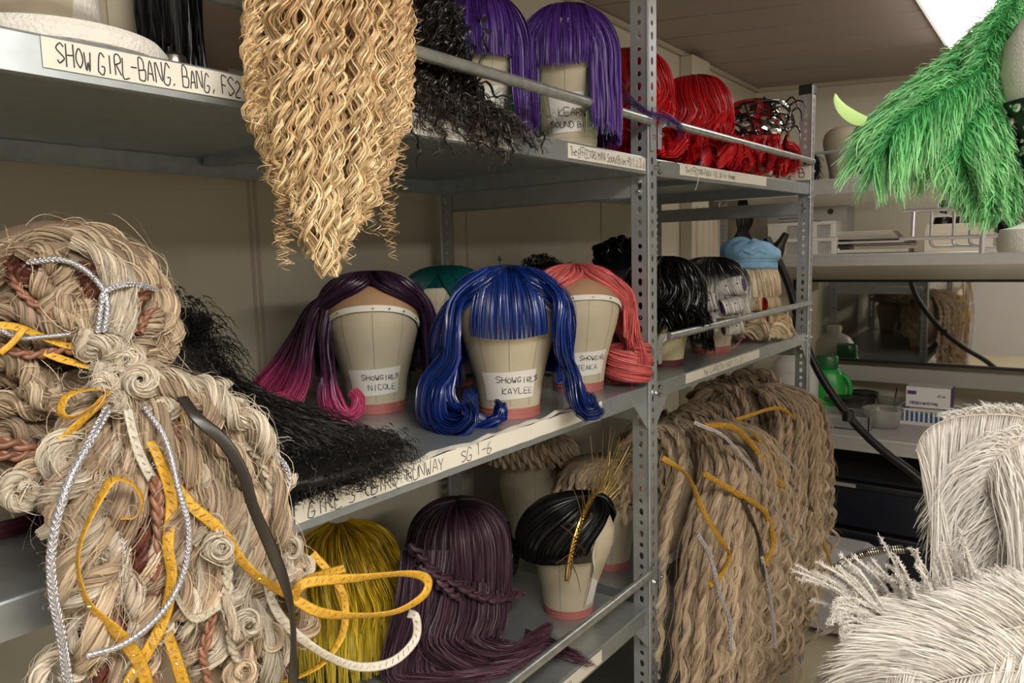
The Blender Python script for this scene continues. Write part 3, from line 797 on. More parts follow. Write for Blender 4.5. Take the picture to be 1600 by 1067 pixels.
# ---- generators for curly masses
def cloud(c, radii, n, K=40, length=.08, hel=.004, turns=7, droop=.5, rad=.0005, lift=.02, floor=None, nrm=None, cl=0, out=1.):
    """springy strands growing outwards from an ellipsoid"""
    c = np.asarray(c, float); radii = np.asarray(radii, float)
    d = nz(rng.normal(size=(n, 3)))
    if nrm is not None: d = nz(d + np.asarray(nrm, float))
    p0 = c + d * radii * rng.uniform(.55, 1, (n, 1))
    t = np.linspace(0, 1, K)
    L = length * rng.uniform(.5, 1.3, (n, 1, 1))
    v = nz(d * out + rng.normal(0, .5, (n, 3)))[:, None]
    P = p0[:, None] + v * L * t[None, :, None] * (1 - .3 * t[None, :, None]); P[..., 2] -= (droop * L[..., 0] * t[None] ** 2)
    a = nz(np.cross(v[:, 0], rng.normal(size=(n, 3))))[:, None]; b = np.cross(v, a)
    ph = rng.uniform(0, 2 * PI, (n, 1, 1)); f = turns * rng.uniform(.7, 1.3, (n, 1, 1)); h = hel * rng.uniform(.5, 1.4, (n, 1, 1))
    ang = ph + 2 * PI * f * t[None, :, None]
    P = P + h * np.minimum(1, 4 * t)[None, :, None] * (np.cos(ang) * a + np.sin(ang) * b)
    if floor is not None: P[..., 2] = np.maximum(P[..., 2], floor + .006 * rng.random((n, 1)))
    return P
def blob(c, radii, seg=28, K=16):
    ph = np.arange(seg) * 2 * PI / seg; th = np.linspace(.02, PI - .02, K)
    return np.stack([c[0] + radii[0] * np.sin(th)[None] * np.cos(ph)[:, None], c[1] + radii[1] * np.sin(th)[None] * np.sin(ph)[:, None], c[2] + radii[2] * np.cos(th)[None] + 0 * ph[:, None]], -1)

# ---- teal bob at the back of the middle shelf
HB = np.array([*PX(697, 500, -.40)[:2], ZM])
wig_head('canvas wig block under the teal wig at the back of the shelf', HB, -60)
t = wig('smooth teal green wig standing behind, between the plum and blue wigs', HB, -60, 'wigs on the middle shelf')
teal = hairmat('teal_hair', [(0, (.0, .085, .085)), (1, (.0, .06, .065))], .4, .6, 1.2)
H = Hair(); H.surf(cap_shell(face=.5, L=.12, rx=.1, ry=.092, hz=.092), .4, 0, .4, close=False); H.surf(cap_shell(rx=.1, ry=.092, hz=.092, skull=True), .4)
H.add(drape(1700, K=20, L=.13, face=.55, rx=.108, ry=.102, hz=.1, lay=.03, frizz=.001), .0011)
H.build('bob_hair', teal, t)
# ---- bare canvas block, low black wig
HB = np.array([*PX(795, 500, -.44)[:2], ZM])
wig_head('bare canvas wig block at the back, peeking above the blue wig', HB, -60, s=1.06)
blackh = hairmat('black_hair', [(0, (.006, .0055, .0055)), (1, (.008, .007, .007))], .30, .4, 1.4, spec=.5)
HB = np.array([*PX(862, 470, -.42)[:2], ZM])
wig_head('canvas wig block under the small black wig at the back', HB, -60)
t = wig('small black wig with a pinned top, half hidden behind the coral wig', HB, -60, 'wigs on the middle shelf')
H = Hair(); H.surf(blob((0, 0, .19), (.095, .1, .08)), .3)
H.add(cloud((0, 0, .2), (.095, .10, .075), 700, K=14, length=.03, hel=.003, turns=1.5, droop=.2), .0007)
H.add(cloud((0, -.03, .27), (.03, .045, .02), 400, K=14, length=.02, hel=.003, turns=1.5), .0006)
H.build('pinned_hair', blackh, t)
# ---- tall black curled updo behind the coral wig
HB = np.array([*PX(968, 560, -.26)[:2], ZM])
wig_head('canvas wig block under the tall curled black updo', HB, -50)
t = wig('tall black updo with piled curls behind the coral wig', HB, -50, 'wigs on the middle shelf')
H = Hair(); H.surf(blob((0, 0, .2), (.098, .1, .085)), .3)
H.add(drape(1300, K=22, L=.13, face=.5, curl=.016, cturns=1.6, cstart=.55, frizz=.003, wave=.08), .0008)
for k in range(26):
    a = k * 2.399; r_ = .075 * math.sqrt((k + .5) / 26); c_ = np.array([r_ * math.cos(a), r_ * math.sin(a), .285 + .03 * (1 - r_ / .075) ])
    g = [c_ + np.array([.021 * math.cos(b + k) * (1 - .04 * j), .006 * (j % 3), .021 * math.sin(b + k)]) for j, b in enumerate(np.linspace(0, 9, 14))]
    H.add(lock(g, 30, 40, .005, (1, 1, 1), frizz=.001), .0007)
H.build('curled_hair', blackh, t)

# ---- purple bobs on the top shelf
purp = hairmat('purple_hair', [(0, (.028, .007, .085)), (.45, (.062, .018, .19)), (1, (.085, .027, .235))], .42, .5, 1.4)
grn = hairmat('green_tip_hair', [(0, (.02, .12, .04)), (1, (.03, .28, .1))], .35)
for (x, y, face, lab, tg, fo, fw, sh, L0) in ((-.162, 1.077, -33, 'purple bob wig nearer the camera, behind the guard rail and black curls', [('EFFE', .014, .0, .062)], .36, .46, -.0, .15),
                                   (-.07, 1.243, -62, 'purple bob wig with a canvas face showing, nearest the middle upright', [('EMI', .012, .004, .078), ('KEARN', .013, -.012, .055), ('SOUND BI', .011, -.028, .035)], .46, .72, 0, .14)):
    B = (x, y, ZT)
    wig_head('canvas wig block under the ' + ('nearer' if y < 1.2 else 'farther') + ' purple bob wig', B, face, lines=tg, tag_phi=(-.45, .5), tag_z=(.026, .094), band=canvas)
    t = wig(lab, B, face, 'purple bob wigs on the top shelf')
    H = Hair(); H.surf(cap_shell(face=fo + .2, L=.12, rx=.092, ry=.084, hz=.086), .2, 0, .7, close=False); H.surf(cap_shell(rx=.094, ry=.086, hz=.088, skull=True), .25, 0, .4)
    H.add(drape(3600, K=24, L=lambda p: L0 - .01 * np.cos(p), face=fo, rx=.099, rxb=.100, ry=.090, hz=.096, lay=.05, frizz=.0016, clumps=60, clump=.4, crown=(.0, .0), wave=.02, wturns=1.2, flare=.15, zmin=.004), .0009)
    H.build('bob_hair', purp, t)
    H = Hair(); ph = rng.uniform(-fw, fw, 1100)
    H.add(drape(0, K=22, L=lambda p: .024 + .004 * np.cos(4 * p), phi=ph, face=0, rx=.1, ry=.091, hz=.097, lay=.03, frizz=.0012, clumps=110, clump=.4, crown=(.0, .0)), .0008, t1=.7)
    H.build('fringe', purp, t)
    H = Hair(); ph = np.concatenate([rng.uniform(fo, 1.3, 70), rng.uniform(-1.3, -fo, 70)])
    H.add(drape(0, K=22, L=.135, phi=ph, face=0, rx=.088, ry=.082, hz=.08, frizz=.002, clumps=0)[:, 12:], .0008)
    H.build('green_underlayer', grn, t)
H = Hair()   # purple strands caught over the guard rail at the middle upright
for k in range(26):
    a = .004 * rng.normal(); g = [(.0 + a, 1.33 + .02 * rng.random(), ZT + .10 + .02 * rng.random()), (.018, 1.40, ZT + .082 + a), (.022, 1.46, ZT + .083 + a), (.024, 1.52 + .03 * rng.random(), ZT + .078 + a), (.01, 1.58 + .04 * rng.random(), ZT + .06 + .02 * rng.normal())]
    H.add(lock(g, 2, 20, .002, frizz=.003), .0003)
o = H.build('hair_wisp', purp); tag(o, 'thin purple hair wisp wound over the rail at the middle upright', 'hair')

# ---- red wavy wigs
red = hairmat('scarlet_hair', [(0, (.36, .005, .010)), (.5, (.62, .008, .014)), (1, (.72, .014, .02))], .36, .4, 1.35, spec=.6)
for i, (x, y, face, lab, kw) in enumerate((
        (-.14, 1.60, -150, 'wavy scarlet wig directly behind the middle upright', dict(L=.165, wave=.2, wturns=2.4, curl=.015, cturns=1.6)),
        (-.128, 1.955, 170, 'tall wavy scarlet wig, the middle one of the three red wigs', dict(L=.15, wave=.2, wturns=2.3, curl=.018, cturns=1.8)))):
    B = (x, y, ZT + .004)
    wig_head('canvas wig block under the ' + ('first' if i == 0 else 'middle') + ' scarlet wig', B, face, seams=False)
    t = wig(lab, B, face, 'red wigs on the top shelf')
    H = Hair(); H.surf(cap_shell(face=.4, L=.13, rx=.098, ry=.09, hz=.088), .2, 0, .7, close=False); H.surf(cap_shell(rx=.098, ry=.09, hz=.088, skull=True), .25)
    H.add(drape(2400, K=28, face=.4, rx=.103, rxb=.106, ry=.098, hz=.098, lay=.07, frizz=.002, clumps=26, clump=.75, flare=.9, belly=-.04, cstart=.72, zmin=.004, **kw), .0009)
    for k in range(26):
        a = k / 26 * 2 * PI; r_ = .108 + .014 * math.sin(k * 2.2)
        g = [(r_ * math.cos(a + b * .07) + .012 * math.cos(b), r_ * math.sin(a + b * .07) + .010 * math.cos(b), .035 + .018 * math.sin(b) + .008 * math.sin(k)) for b in np.linspace(0, 7.5, 14)]
        H.add(lock(g, 26, 30, .006, (.6, 1, 1, .5), frizz=.0015), .0009, t0=.5)
    H.build('wavy_hair', red, t)
B = (-.115, 2.42, ZT + .018); fc = -2
wig_head('canvas wig block wearing the jewelled mask, last on the top shelf', B, fc, lines=[('', .01, 0, .06)], tag_phi=(-.3, .2), tag_z=(.02, .12))
t = wig('scarlet wig under a black jewelled mask, last on the top shelf', B, fc, 'red wigs on the top shelf')
H = Hair(); H.surf(cap_shell(face=.5, L=.12, rx=.095, ry=.086, hz=.088), .2, 0, .7, close=False); H.surf(cap_shell(rx=.095, ry=.086, hz=.088, skull=True), .25)
H.add(drape(1900, K=26, L=.15, face=.42, rx=.098, rxb=.102, ry=.092, hz=.094, lay=.06, frizz=.002, clumps=24, clump=.7, wave=.1, wturns=2.2, curl=.017, cturns=1.6, cstart=.6, zmin=.004), .0009)
for k in range(22):
    a = .4 + k / 22 * 5.4; r_ = .102 + .012 * math.sin(k * 2.2)
    g = [(r_ * math.cos(a + b * .07) + .012 * math.cos(b), r_ * math.sin(a + b * .07) + .010 * math.cos(b), .04 + .018 * math.sin(b) + .012 * math.sin(k)) for b in np.linspace(0, 7.5, 14)]
    H.add(lock(g, 24, 30, .006, (.6, 1, 1, .5), frizz=.0015), .0009, t0=.5)
H.build('wavy_hair', red, t)
# the mask: black frame of crossing bars over mirror facets, worn high on the wig
mk = thing('jewelled_mask', 'black lattice mask with mirror stones on the last red wig', 'mask', B, math.radians(fc))
jb = mat('gloss_black', (.008, .008, .009), .12, coat=.5); mir = mat('mirror_stone', (.8, .82, .85), .07, metal=1)
def sk(phi, z, off=.0):
    R = 1 / math.sqrt((math.cos(phi) / .112) ** 2 + (math.sin(phi) / .107) ** 2) * math.cos(max(0, (z - .17)) / .115 * .9) + off
    return np.array([R * math.cos(phi), R * math.sin(phi), z])
lst = [((-2.3, .165), (-.1, .235)), ((-2.1, .22), (-.5, .155)), ((-1.5, .24), (-1.1, .135)), ((-.9, .25), (-.2, .13)), ((-1.9, .15), (-.9, .14)), ((-.6, .24), (.4, .17)), ((-2.3, .19), (-1.6, .235)), ((-1.6, .235), (-.4, .24)), ((-1.3, .14), (-.7, .19)), ((-.3, .14), (.5, .20)), ((-1.0, .2), (.2, .19)), ((.1, .24), (-.4, .15)), ((-2.0, .2), (-1.4, .15))]
rr_ = random.Random(3)
for (a, b) in lst:
    P = np.array([sk(a[0] + (b[0] - a[0]) * u, a[1] + (b[1] - a[1]) * u, .006 + .006 * math.sin(u * PI)) for u in np.linspace(0, 1, 12)])
    MB().tube(P, .0032, 8).build('lattice_bar', jb, mk, True)
for k in range(44):
    p = rr_.uniform(-2.2, .3); z = .195 + rr_.uniform(-.05, .045); q_ = sk(p, z, .004); nn = nz(q_ * (1, 1, .3)); w_ = rr_.uniform(.007, .020)
    u_ = nz(np.cross(nn, (0, 0, 1))); v_ = np.cross(nn, u_); th = rr_.uniform(0, PI)
    n6 = 6; ring = [q_ + (u_ * math.cos(th + j * PI / 3) + v_ * math.sin(th + j * PI / 3)) * w_ for j in range(n6)]
    top = [q_ + nn * .003 + (u_ * math.cos(th + j * PI / 3) + v_ * math.sin(th + j * PI / 3)) * w_ * .6 for j in range(n6)]
    MB().add(ring + top, [list(range(6, 12)), list(range(5, -1, -1))] + [[j, (j + 1) % 6, 6 + (j + 1) % 6, 6 + j] for j in range(6)]).build('mirror_stone', mir if k % 4 else jb, mk)
for a0, z0, ln in ((.15, .23, .05), (.2, .21, .03), (-.1, .15, .03), (.0, .24, .03)):
    p0 = sk(a0, z0, .006); P = resamp([p0, p0 + (ln * .6, .0, .012), p0 + (ln, .004, -.004), p0 + (ln * 1.05, .004, -.03)], 12)
    MB().tube(P, np.linspace(.0035, .0012, 12), 8).build('mask_horn', jb, mk, True)

# ---- black wavy wig, roller wig, brown wig, beret wig in the far bay
cream = mat('cream_foam_skin', (.55, .49, .30), .6, bump=.1)
B1 = np.array([-.105, 1.735, ZM])
wig_head('cream wig block with maroon base under the black wavy wig', B1, -65, s=.92, band=maroonband, seams=False, cloth=cream)
t = wig('black wavy wig just past the middle upright, pushed up over its block', B1, -65, 'wigs in the far bay'); t.scale = (1.0, .92, 1.03)
H = Hair(); H.surf(cap_shell(face=.05, L=.045, rx=.1, ry=.09, hz=.09), .2); 
H.add(drape(2400, K=30, L=lambda p: np.where(np.abs(p) < .9, .09, .13), face=.02, rx=.104, rxb=.11, ry=.104, hz=.1, lay=.12, frizz=.004, clumps=24, clump=.7, wave=.16, wturns=2.4, curl=.012, cturns=1.5, cstart=.6), .0009)
H.add(drape(900, K=26, L=.06, phi=rng.uniform(-1.1, 1.1, 900), face=0, rx=.106, ry=.104, hz=.1, lay=.08, frizz=.004, clumps=40, clump=.5, wave=.1), .0009)
H.add(cloud((.0, .0, .17), (.10, .10, .07), 500, K=26, length=.06, hel=.007, turns=2, droop=.5), .0006)
H.build('wavy_hair', blackh, t)
B2 = np.array([-.100, 2.035, ZM])
wig_head('canvas wig block under the black and silver roller wig', B2, -62)
bsil = hairmat('black_to_silver_hair', [(0, (.008, .007, .007)), (.42, (.02, .018, .018)), (.62, (.42, .40, .37)), (1, (.75, .72, .68))], .32, .55, 1.25)
silv = hairmat('silver_hair', [(0, (.80, .78, .74)), (1, (.86, .84, .8))], .35, .6, 1.1)
t = wig('black and silver wig set on rollers, between the black and blonde wigs', B2, -62, 'wigs in the far bay')
H = Hair(); H.surf(cap_shell(face=.0, L=.06, rx=.098, ry=.09, hz=.09), .45, 0, 1)
H.add(drape(2200, K=26, L=lambda p: np.where(np.abs(p) < 1.4, .05, .07), face=.05, rx=.106, rxb=.108, ry=.1, hz=.102, lay=.06, frizz=.002, clumps=30, clump=.5, wave=.08, drift=.3), .0009)
H.add(drape(700, K=24, L=.045, phi=rng.uniform(-1.2, 1.2, 700), face=0, rx=.104, ry=.1, hz=.1, lay=.04, frizz=.002, clumps=30, clump=.5), .0009)
H.build('crown_hair', bsil, t)
def roller(parent, c, ax, r, ln, hm, core, mhair, pincol=True, n=240):
    c = np.array(c, float); ax = nz(ax); u = nz(np.cross(ax, (0, 0, 1))); v = np.cross(ax, u)
    Pts = []
    H = Hair(); K = 30
    t_ = np.linspace(0, 1, K); o_ = rng.uniform(-.5, .5, n); rr = r * rng.uniform(.93, 1.05, n); ph = rng.uniform(0, 2 * PI, n)
    ang = ph[:, None] + t_[None] * 2 * PI * .9
    P = c + ax * (o_[:, None] + .06 * np.sin(ang))[..., None] * ln + (rr[:, None] * np.cos(ang))[..., None] * u + (rr[:, None] * np.sin(ang))[..., None] * v
    H.add(P, .0008)
    ph_ = np.arange(24) * 2 * PI / 24; sh = np.stack([c + ax * ln * e + (u * np.cos(ph_)[:, None] + v * np.sin(ph_)[:, None]) * r * .95 for e in (-.5, -.25, 0, .25, .5)], 1)
    H.surf(sh, .6)
    o = H.build('wound_curl', mhair, parent)
    m_ = MB(); K = 24
    for ra, rb in ((r * .62, r * .68),):
        a = np.arange(K) * 2 * PI / K
        V = np.concatenate([c + ax * ln * e + (u * np.cos(a)[:, None] + v * np.sin(a)[:, None]) * q for e, q in ((-.56, ra), (-.56, rb), (.56, rb), (.56, ra))])
        m_.add(V, [[i * K + j, i * K + (j + 1) % K, ((i + 1) % 4) * K + (j + 1) % K, ((i + 1) % 4) * K + j] for i in range(4) for j in range(K)])
    m_.build('roller', core, o, True)
    for e in (-.22, .25):
        p = c + ax * ln * e + nz(np.array([1, -.2, .25])) * r * 1.03
        MB().lathe([(.0001, -.002), (.002, -.0015), (.003, 0), (.002, .0015), (.0001, .002)], p, 10).build('pin_head', mat('pin_black', (.01, .01, .01), .25), o, True)
    return o
pur = mat('purple_roller', (.13, .08, .22), .5); redr = mat('red_roller', (.6, .03, .02), .45)
roller(t, (.100, .045, .190), (.35, 1, .2), .024, .062, None, pur, silv)
roller(t, (.128, -.030, .15), (.1, 1, .12), .023, .058, None, pur, silv)
roller(t, (.128, .040, .14), (-.2, 1, .2), .022, .05, None, pur, silv)
roller(t, (.118, -.03, .085), (.1, 1, .12), .019, .066, None, pur, silv)
roller(t, (.118, .045, .08), (-.2, 1, .12), .019, .05, None, pur, silv)
o = MB(); P = resamp([(.11, .07, .12), (.12, .075, .08), (.115, .07, .05), (.11, .055, .03), (.11, .04, .022)], 16)
V, F = tubearr(P[None], np.full((1, 16), .0025), 6, np.full((1, 16), .0005)); MB().add(V, F.tolist()).build('pink_ribbon', mat('pink_ribbon', (.6, .22, .25), .5), t, True)
B3 = np.array([*PX(1105, 500, -.28)[:2], ZM])
wig_head('canvas wig block under the dark brown wig', B3, -50, band=maroonband)
t = wig('dark brown wig behind the roller wig', B3, -50, 'wigs in the far bay')
H = Hair(); H.surf(cap_shell(face=0, L=.04, rx=.1, ry=.092, hz=.09), .3)
H.add(drape(1500, K=24, L=.1, face=.2, rx=.108, ry=.1, hz=.1, lay=.07, frizz=.003, clumps=30, clump=.5, curl=.012), .001)
H.build('brown_hair', hairmat('dark_brown_hair', [(0, (.025, .014, .009)), (1, (.03, .017, .01))], .35), t)
B4 = np.array([-.112, 2.40, ZM])
wig_head('canvas wig block under the blonde roller wig with the blue cap', B4, -70, s=.9)
blo = hairmat('pale_blonde_hair', [(0, (.66, .52, .33)), (.5, (.80, .66, .45)), (1, (.76, .62, .43))], .34, .6, 1.2)
t = wig('pale blonde wig set on red rollers beneath the blue cap', B4, -70, 'wigs in the far bay'); t.scale = (.88, .86, 1)
H = Hair(); H.surf(cap_shell(face=.0, L=.07, rx=.096, ry=.089, hz=.09), .5, 0, .3)
H.add(drape(2000, K=24, L=.02, face=.1, rx=.102, rxb=.104, ry=.096, hz=.098, lay=.04, frizz=.002, clumps=34, clump=.5, drift=.25), .001)
for k in range(34):    # loose curls round the neck and on the board
    a = -1.9 + 3.8 * k / 33; r_ = .10 + .02 * rng.random()
    g = [((r_ - .01) * math.cos(a), (r_ - .01) * math.sin(a), .10)] + [((r_ + .006 * b) * math.cos(a + b * .08) + .012 * math.cos(b * 1.4 + k), (r_ + .006 * b) * math.sin(a + b * .08) + .012 * math.sin(b + k), max(.012, .09 - .012 * b + .012 * math.sin(b * 1.4 + k))) for b in np.linspace(.5, 7, 12)]
    H.add(lock(g, 40, 32, .007, (.9, 1, .9, .5), frizz=.002), .0008)
H.build('crown_hair', blo, t)
for c_, ax, r_, ln in (((.108, -.045, .125), (0, 1, .1), .021, .05), ((.118, .01, .12), (0, 1, 0), .021, .052), ((.10, .07, .12), (-.6, 1, 0), .022, .05), ((.112, -.05, .08), (0, 1, .1), .019, .05), ((.122, .015, .075), (0, 1, 0), .019, .052), ((.1, .075, .075), (-.6, 1, 0), .019, .05)):
    roller(t, c_, ax, r_, ln, None, redr, blo, n=170)
# blue denim cap
t = thing('cap', 'pale blue slouchy cap sitting on the blonde roller wig', 'cap', tuple(B4 + (0, 0, .225)), math.radians(-70), ry=-.06); t.scale = (.78, .76, .95)
cb = mat('pale_blue_cotton', (.22, .42, .62), .75, bump=.25, bscale=300, var=.12, vscale=40)
mb = MB(); a = np.arange(60) * 2 * PI / 60
prof = [(.112, 0, .0), (.115, .004, 0), (.1155, .024, 0), (.112, .029, 0), (.126, .036, .2), (.134, .052, .6), (.128, .072, 1), (.105, .088, 1), (.065, .098, 1), (.02, .101, .6), (.001, .101, 0)]
V = []
for r_, z_, wv in prof:
    rr2 = r_ * (1 + wv * (.05 * np.sin(5 * a + z_ * 60) + .03 * np.sin(11 * a + 1 + z_ * 90)))
    V.append(np.stack([rr2 * np.cos(a) * 1.0, rr2 * np.sin(a) * .95, z_ + wv * (.006 * np.sin(3 * a + .5) + .005 * np.sin(7 * a + z_ * 200) + .012 * np.cos(a + 2.4)) + 0 * a], -1))
V = np.concatenate(V)
mb.add(V, [[i * 60 + j, i * 60 + (j + 1) % 60, (i + 1) * 60 + (j + 1) % 60, (i + 1) * 60 + j] for i in range(len(prof) - 1) for j in range(60)])
c_ = mb.build('crown', cb, t, True, 1.2)
sd = c_.modifiers.new('s', 'SUBSURF'); sd.levels = sd.render_levels = 1
for zz in (.003, .023): MB().tube([(.1165 * math.cos(q), .1165 * math.sin(q) * .95, zz) for q in np.linspace(0, 2 * PI, 60)], .0008, 5).build('band_stitching', mat('dark_blue_thread', (.10, .22, .38), .8), c_, True)
P = resamp([(.112, .06, .050), (.13, .03, .060), (.135, .0, .050), (.132, -.03, .060), (.125, -.05, .048)], 20)
MB().tube(P, .006, 8).build('fold', cb, c_, True)
# ---- lower shelf: yellow, mauve, black bun with gold halo, dread wigs
HY = np.array([-.40, .905, ZB])
wig_head('canvas wig block under the yellow wig', HY, 150)
t = wig('long straight yellow wig on the lower shelf, seen from the back', HY, 150, 'wigs on the lower shelf')
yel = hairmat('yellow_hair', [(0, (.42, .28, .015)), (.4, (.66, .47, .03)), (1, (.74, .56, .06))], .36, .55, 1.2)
H = Hair(); H.surf(cap_shell(face=.3, L=.12, rx=.092, ry=.086, hz=.088), .3, 0, .8, close=False); H.surf(cap_shell(rx=.094, ry=.086, hz=.088, skull=True), .3)
H.add(drape(2600, K=26, L=.16, face=.4, rx=.096, rxb=.1, ry=.09, hz=.094, lay=.07, frizz=.004, clumps=30, clump=.5, crown=(-.05, 0), zmin=.004), .0009)
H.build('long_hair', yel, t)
H = Hair()
for k in range(16):
    a = 1.9 + 2.6 * k / 15
    g = [(.02 * math.cos(a), .02 * math.sin(a), .285), (.08 * math.cos(a), .08 * math.sin(a), .262), (.112 * math.cos(a + .1), .112 * math.sin(a + .1), .20), (.124 * math.cos(a + .2), .124 * math.sin(a + .2), .15), (.120 * math.cos(a + .15), .120 * math.sin(a + .15), .11)]
    H.add(lock(g, 40, 22, .006, (.6, 1, .8, .2), frizz=.003), .0007)
H.build('top_layer', hairmat('golden_yellow_hair', [(0, (.45, .28, .01)), (1, (.62, .42, .02))], .35), t)
MB().tube([(.10 * math.cos(a), .093 * math.sin(a), .225 + .012 * math.cos(a)) for a in np.linspace(1.75, 4.55, 30)], .0045, 8).build('elastic_band', mat('peach_elastic', (.55, .36, .28), .7), t, True)

HM = np.array([-.315, 1.16, ZB])
wig_head('canvas wig block under the mauve wig', HM, 140)
t = wig('dusty mauve wig with a braid, its long tail swept over the lower shelf', HM, 140, 'wigs on the lower shelf')
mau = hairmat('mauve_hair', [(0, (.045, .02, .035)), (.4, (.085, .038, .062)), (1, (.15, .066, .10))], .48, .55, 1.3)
H = Hair(); H.surf(cap_shell(face=.3, L=.10, rx=.1, ry=.092, hz=.09), .3, 0, .6, close=False); H.surf(cap_shell(rx=.1, ry=.092, hz=.09, skull=True), .3)
H.add(drape(3000, K=26, L=.13, face=.4, rx=.104, rxb=.108, ry=.1, hz=.1, lay=.05, frizz=.003, clumps=40, clump=.4, crown=(.0, 0), zmin=.01), .0009, t1=.6)
H.build('crown_hair', mau, t)
def loc(t_, p):   # world point to the frame of a thing standing at loc with a z turn
    a = -t_.rotation_euler[2]; d = np.asarray(p, float) - np.array(t_.location)
    return np.array([d[0] * math.cos(a) - d[1] * math.sin(a), d[0] * math.sin(a) + d[1] * math.cos(a), d[2]])
H = Hair()
for k in range(20):
    u = k / 19
    g = [PX(690 + 90 * u, 905 + 10 * u, -.22), PX(680 + 100 * u, 955 + 10 * u, -.20), PX(670 + 100 * u, 1010 - 8 * u, -.19), PZ(735 + 80 * u, 1048 - 35 * u, ZB + .012), PZ(800 + 40 * u, 1040 - 50 * u, ZB + .010), PZ(850 + 10 * u, 1015 - 40 * u, ZB + .006)]
    H.add(lock([loc(t, q) for q in g], 70, 30, .017, (1, 1.1, 1, .9, .5, .3), frizz=.005, flat=.5), .0008)
for k in range(14):
    u = k / 13
    g = [PX(640 + 60 * u, 860, -.24), PX(630 + 60 * u, 950, -.22), PZ(610 + 70 * u, 1055 - 5 * u, ZB + .02), PZ(690 + 60 * u, 1066 - 10 * u, ZB + .012), PZ(790 + 30 * u, 1052 - 20 * u, ZB + .008)]
    H.add(lock([loc(t, q) for q in g], 70, 30, .017, (1, 1, 1, .8, .3), frizz=.004, flat=.5), .0008)
for k in range(7):
    g = [PZ(820, 985 + 5 * k, ZB + .008), PZ(865, 1000 + 4 * k, ZB + .006), PZ(905 + 4 * k, 1022 + 3 * k, ZB + .004)]
    H.add(lock([loc(t, q) for q in g], 14, 20, .006, frizz=.005), .0005)
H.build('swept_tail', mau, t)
# three-strand braid crossing the back
gb = [loc(t, q) for q in (PX(655, 885, -.205), PX(690, 900, -.195), PX(730, 925, -.19), PX(775, 935, -.195), PX(815, 925, -.215))]
def braid(parent, g, r, m, name='braid', turns=8, n=20, K=56, rs=.0008):
    c = resamp(np.array(g), K); T = nz(np.gradient(c, axis=0)); u = nz(np.cross(T, (0.2, .1, 1))); v = np.cross(T, u)
    t_ = np.linspace(0, 1, K); H = Hair()
    for s in range(3):
        a = 2 * PI * (turns * t_ / 2 + s / 3)
        q = c + u * (r * np.sin(a))[:, None] + v * (r * .5 * np.sin(2 * a))[:, None]
        H.add(lock(q, n, K, r * .55, (1, 1, 1, .7), twist=turns * .3, frizz=r * .1), rs)
        H.add(resamp(q, K), r * .42, sides=8, shade=.3)
    return H.build(name, m, parent)
braid(t, gb, .0105, mau, turns=7)
braid(t, [loc(t, q) for q in (PX(640, 850, -.21), PX(665, 880, -.2), PX(690, 915, -.19), PX(715, 935, -.19))], .009, mau, turns=5)

HBn = np.array([-.145, 1.33, ZB]); fb_ = 12
wig_head('canvas wig block tipped with white tape under the sleek black bun wig', HBn, fb_, tag_phi=(.0, .0), band=pinkband)
t = wig('sleek black wig with a low bun, wearing a gold spiked halo', HBn, fb_, 'wigs on the lower shelf')
H = Hair(); H.surf(cap_shell(face=.75, L=.015, rx=.1, ry=.094, hz=.094), .3, close=False); H.surf(cap_shell(rx=.1, ry=.094, hz=.094, skull=True), .3)
n = 2600; ph = rng.uniform(-PI, PI, n)
P = drape(0, K=26, L=.03, phi=ph, face=.8, rx=.103, rxb=.108, ry=.1, hz=.1, lay=.02, frizz=.0006, clumps=0, crown=(.06, 0), m0=.15, m1=.8)
nape = np.array([-.118, 0, .115]); wv = np.clip((np.linspace(0, 1, 26) - .72) / .28, 0, 1)[None, :, None] ** 2
P = P * (1 - wv * .35) + nape * wv * .35
H.add(P, .0009)
H.build('sleek_hair', blackh, t)
H = Hair(); bc = np.array([-.168, -.035, .108]); H.surf(blob(bc, (.052, .055, .052)), .3)
for k in range(60):
    ax = nz(rng.normal(size=3)); u_ = nz(np.cross(ax, rng.normal(size=3))); v_ = np.cross(ax, u_); a = np.linspace(0, 4.5, 16)
    g = bc + (np.cos(a)[:, None] * u_ * .058 + np.sin(a)[:, None] * v_ * .058) * np.array([.93, 1, 1])
    H.add(lock(g, 26, 26, .006, frizz=.0006), .0008)
H.build('bun', blackh, t)
wt = MB(); P = resamp(np.array([hpos(np.array([z]), np.array([a_]), 1, .006)[0] for z, a_ in ((.235, -.2), (.20, -.62), (.165, -.72), (.13, -.60), (.10, -.58))]), 20)
V, F = tubearr(P[None], np.full((1, 20), .006), 8, np.full((1, 20), .0007), ref=(.2, -.9, .4)); MB().add(V, F.tolist()).build('pinned_tape', cotton, t, True)
V = [hpos(np.array([z]), np.array([a_]), 1, .0012)[0] for z, a_ in ((.03, -.55), (.03, -.15), (.085, -.20), (.10, -.52))]; V += [v + (0.0008, -.0004, 0) for v in V]
MB().add(V, [[0, 1, 2, 3], [4, 5, 6, 7], [0, 1, 5, 4], [1, 2, 6, 5], [2, 3, 7, 6], [3, 0, 4, 7]]).build('paper_tag', whitep, t)
gold = mat('gold_metal', (.78, .50, .16), .28, metal=1); goldd = mat('gold_spike', (.42, .30, .10), .4, metal=.8)
t = thing('halo_headband', 'gold halo headband with radiating spikes on the sleek black bun wig', 'headband', HBn, math.radians(fb_))
A = np.linspace(-.30, PI + .30, 80); P = np.array([(.045 + .02 * math.sin(a), -.1155 * math.cos(a), .155 + .118 * math.sin(a)) for a in A])
MB().tube(P, .0042, 8).build('band', gold, t, True)
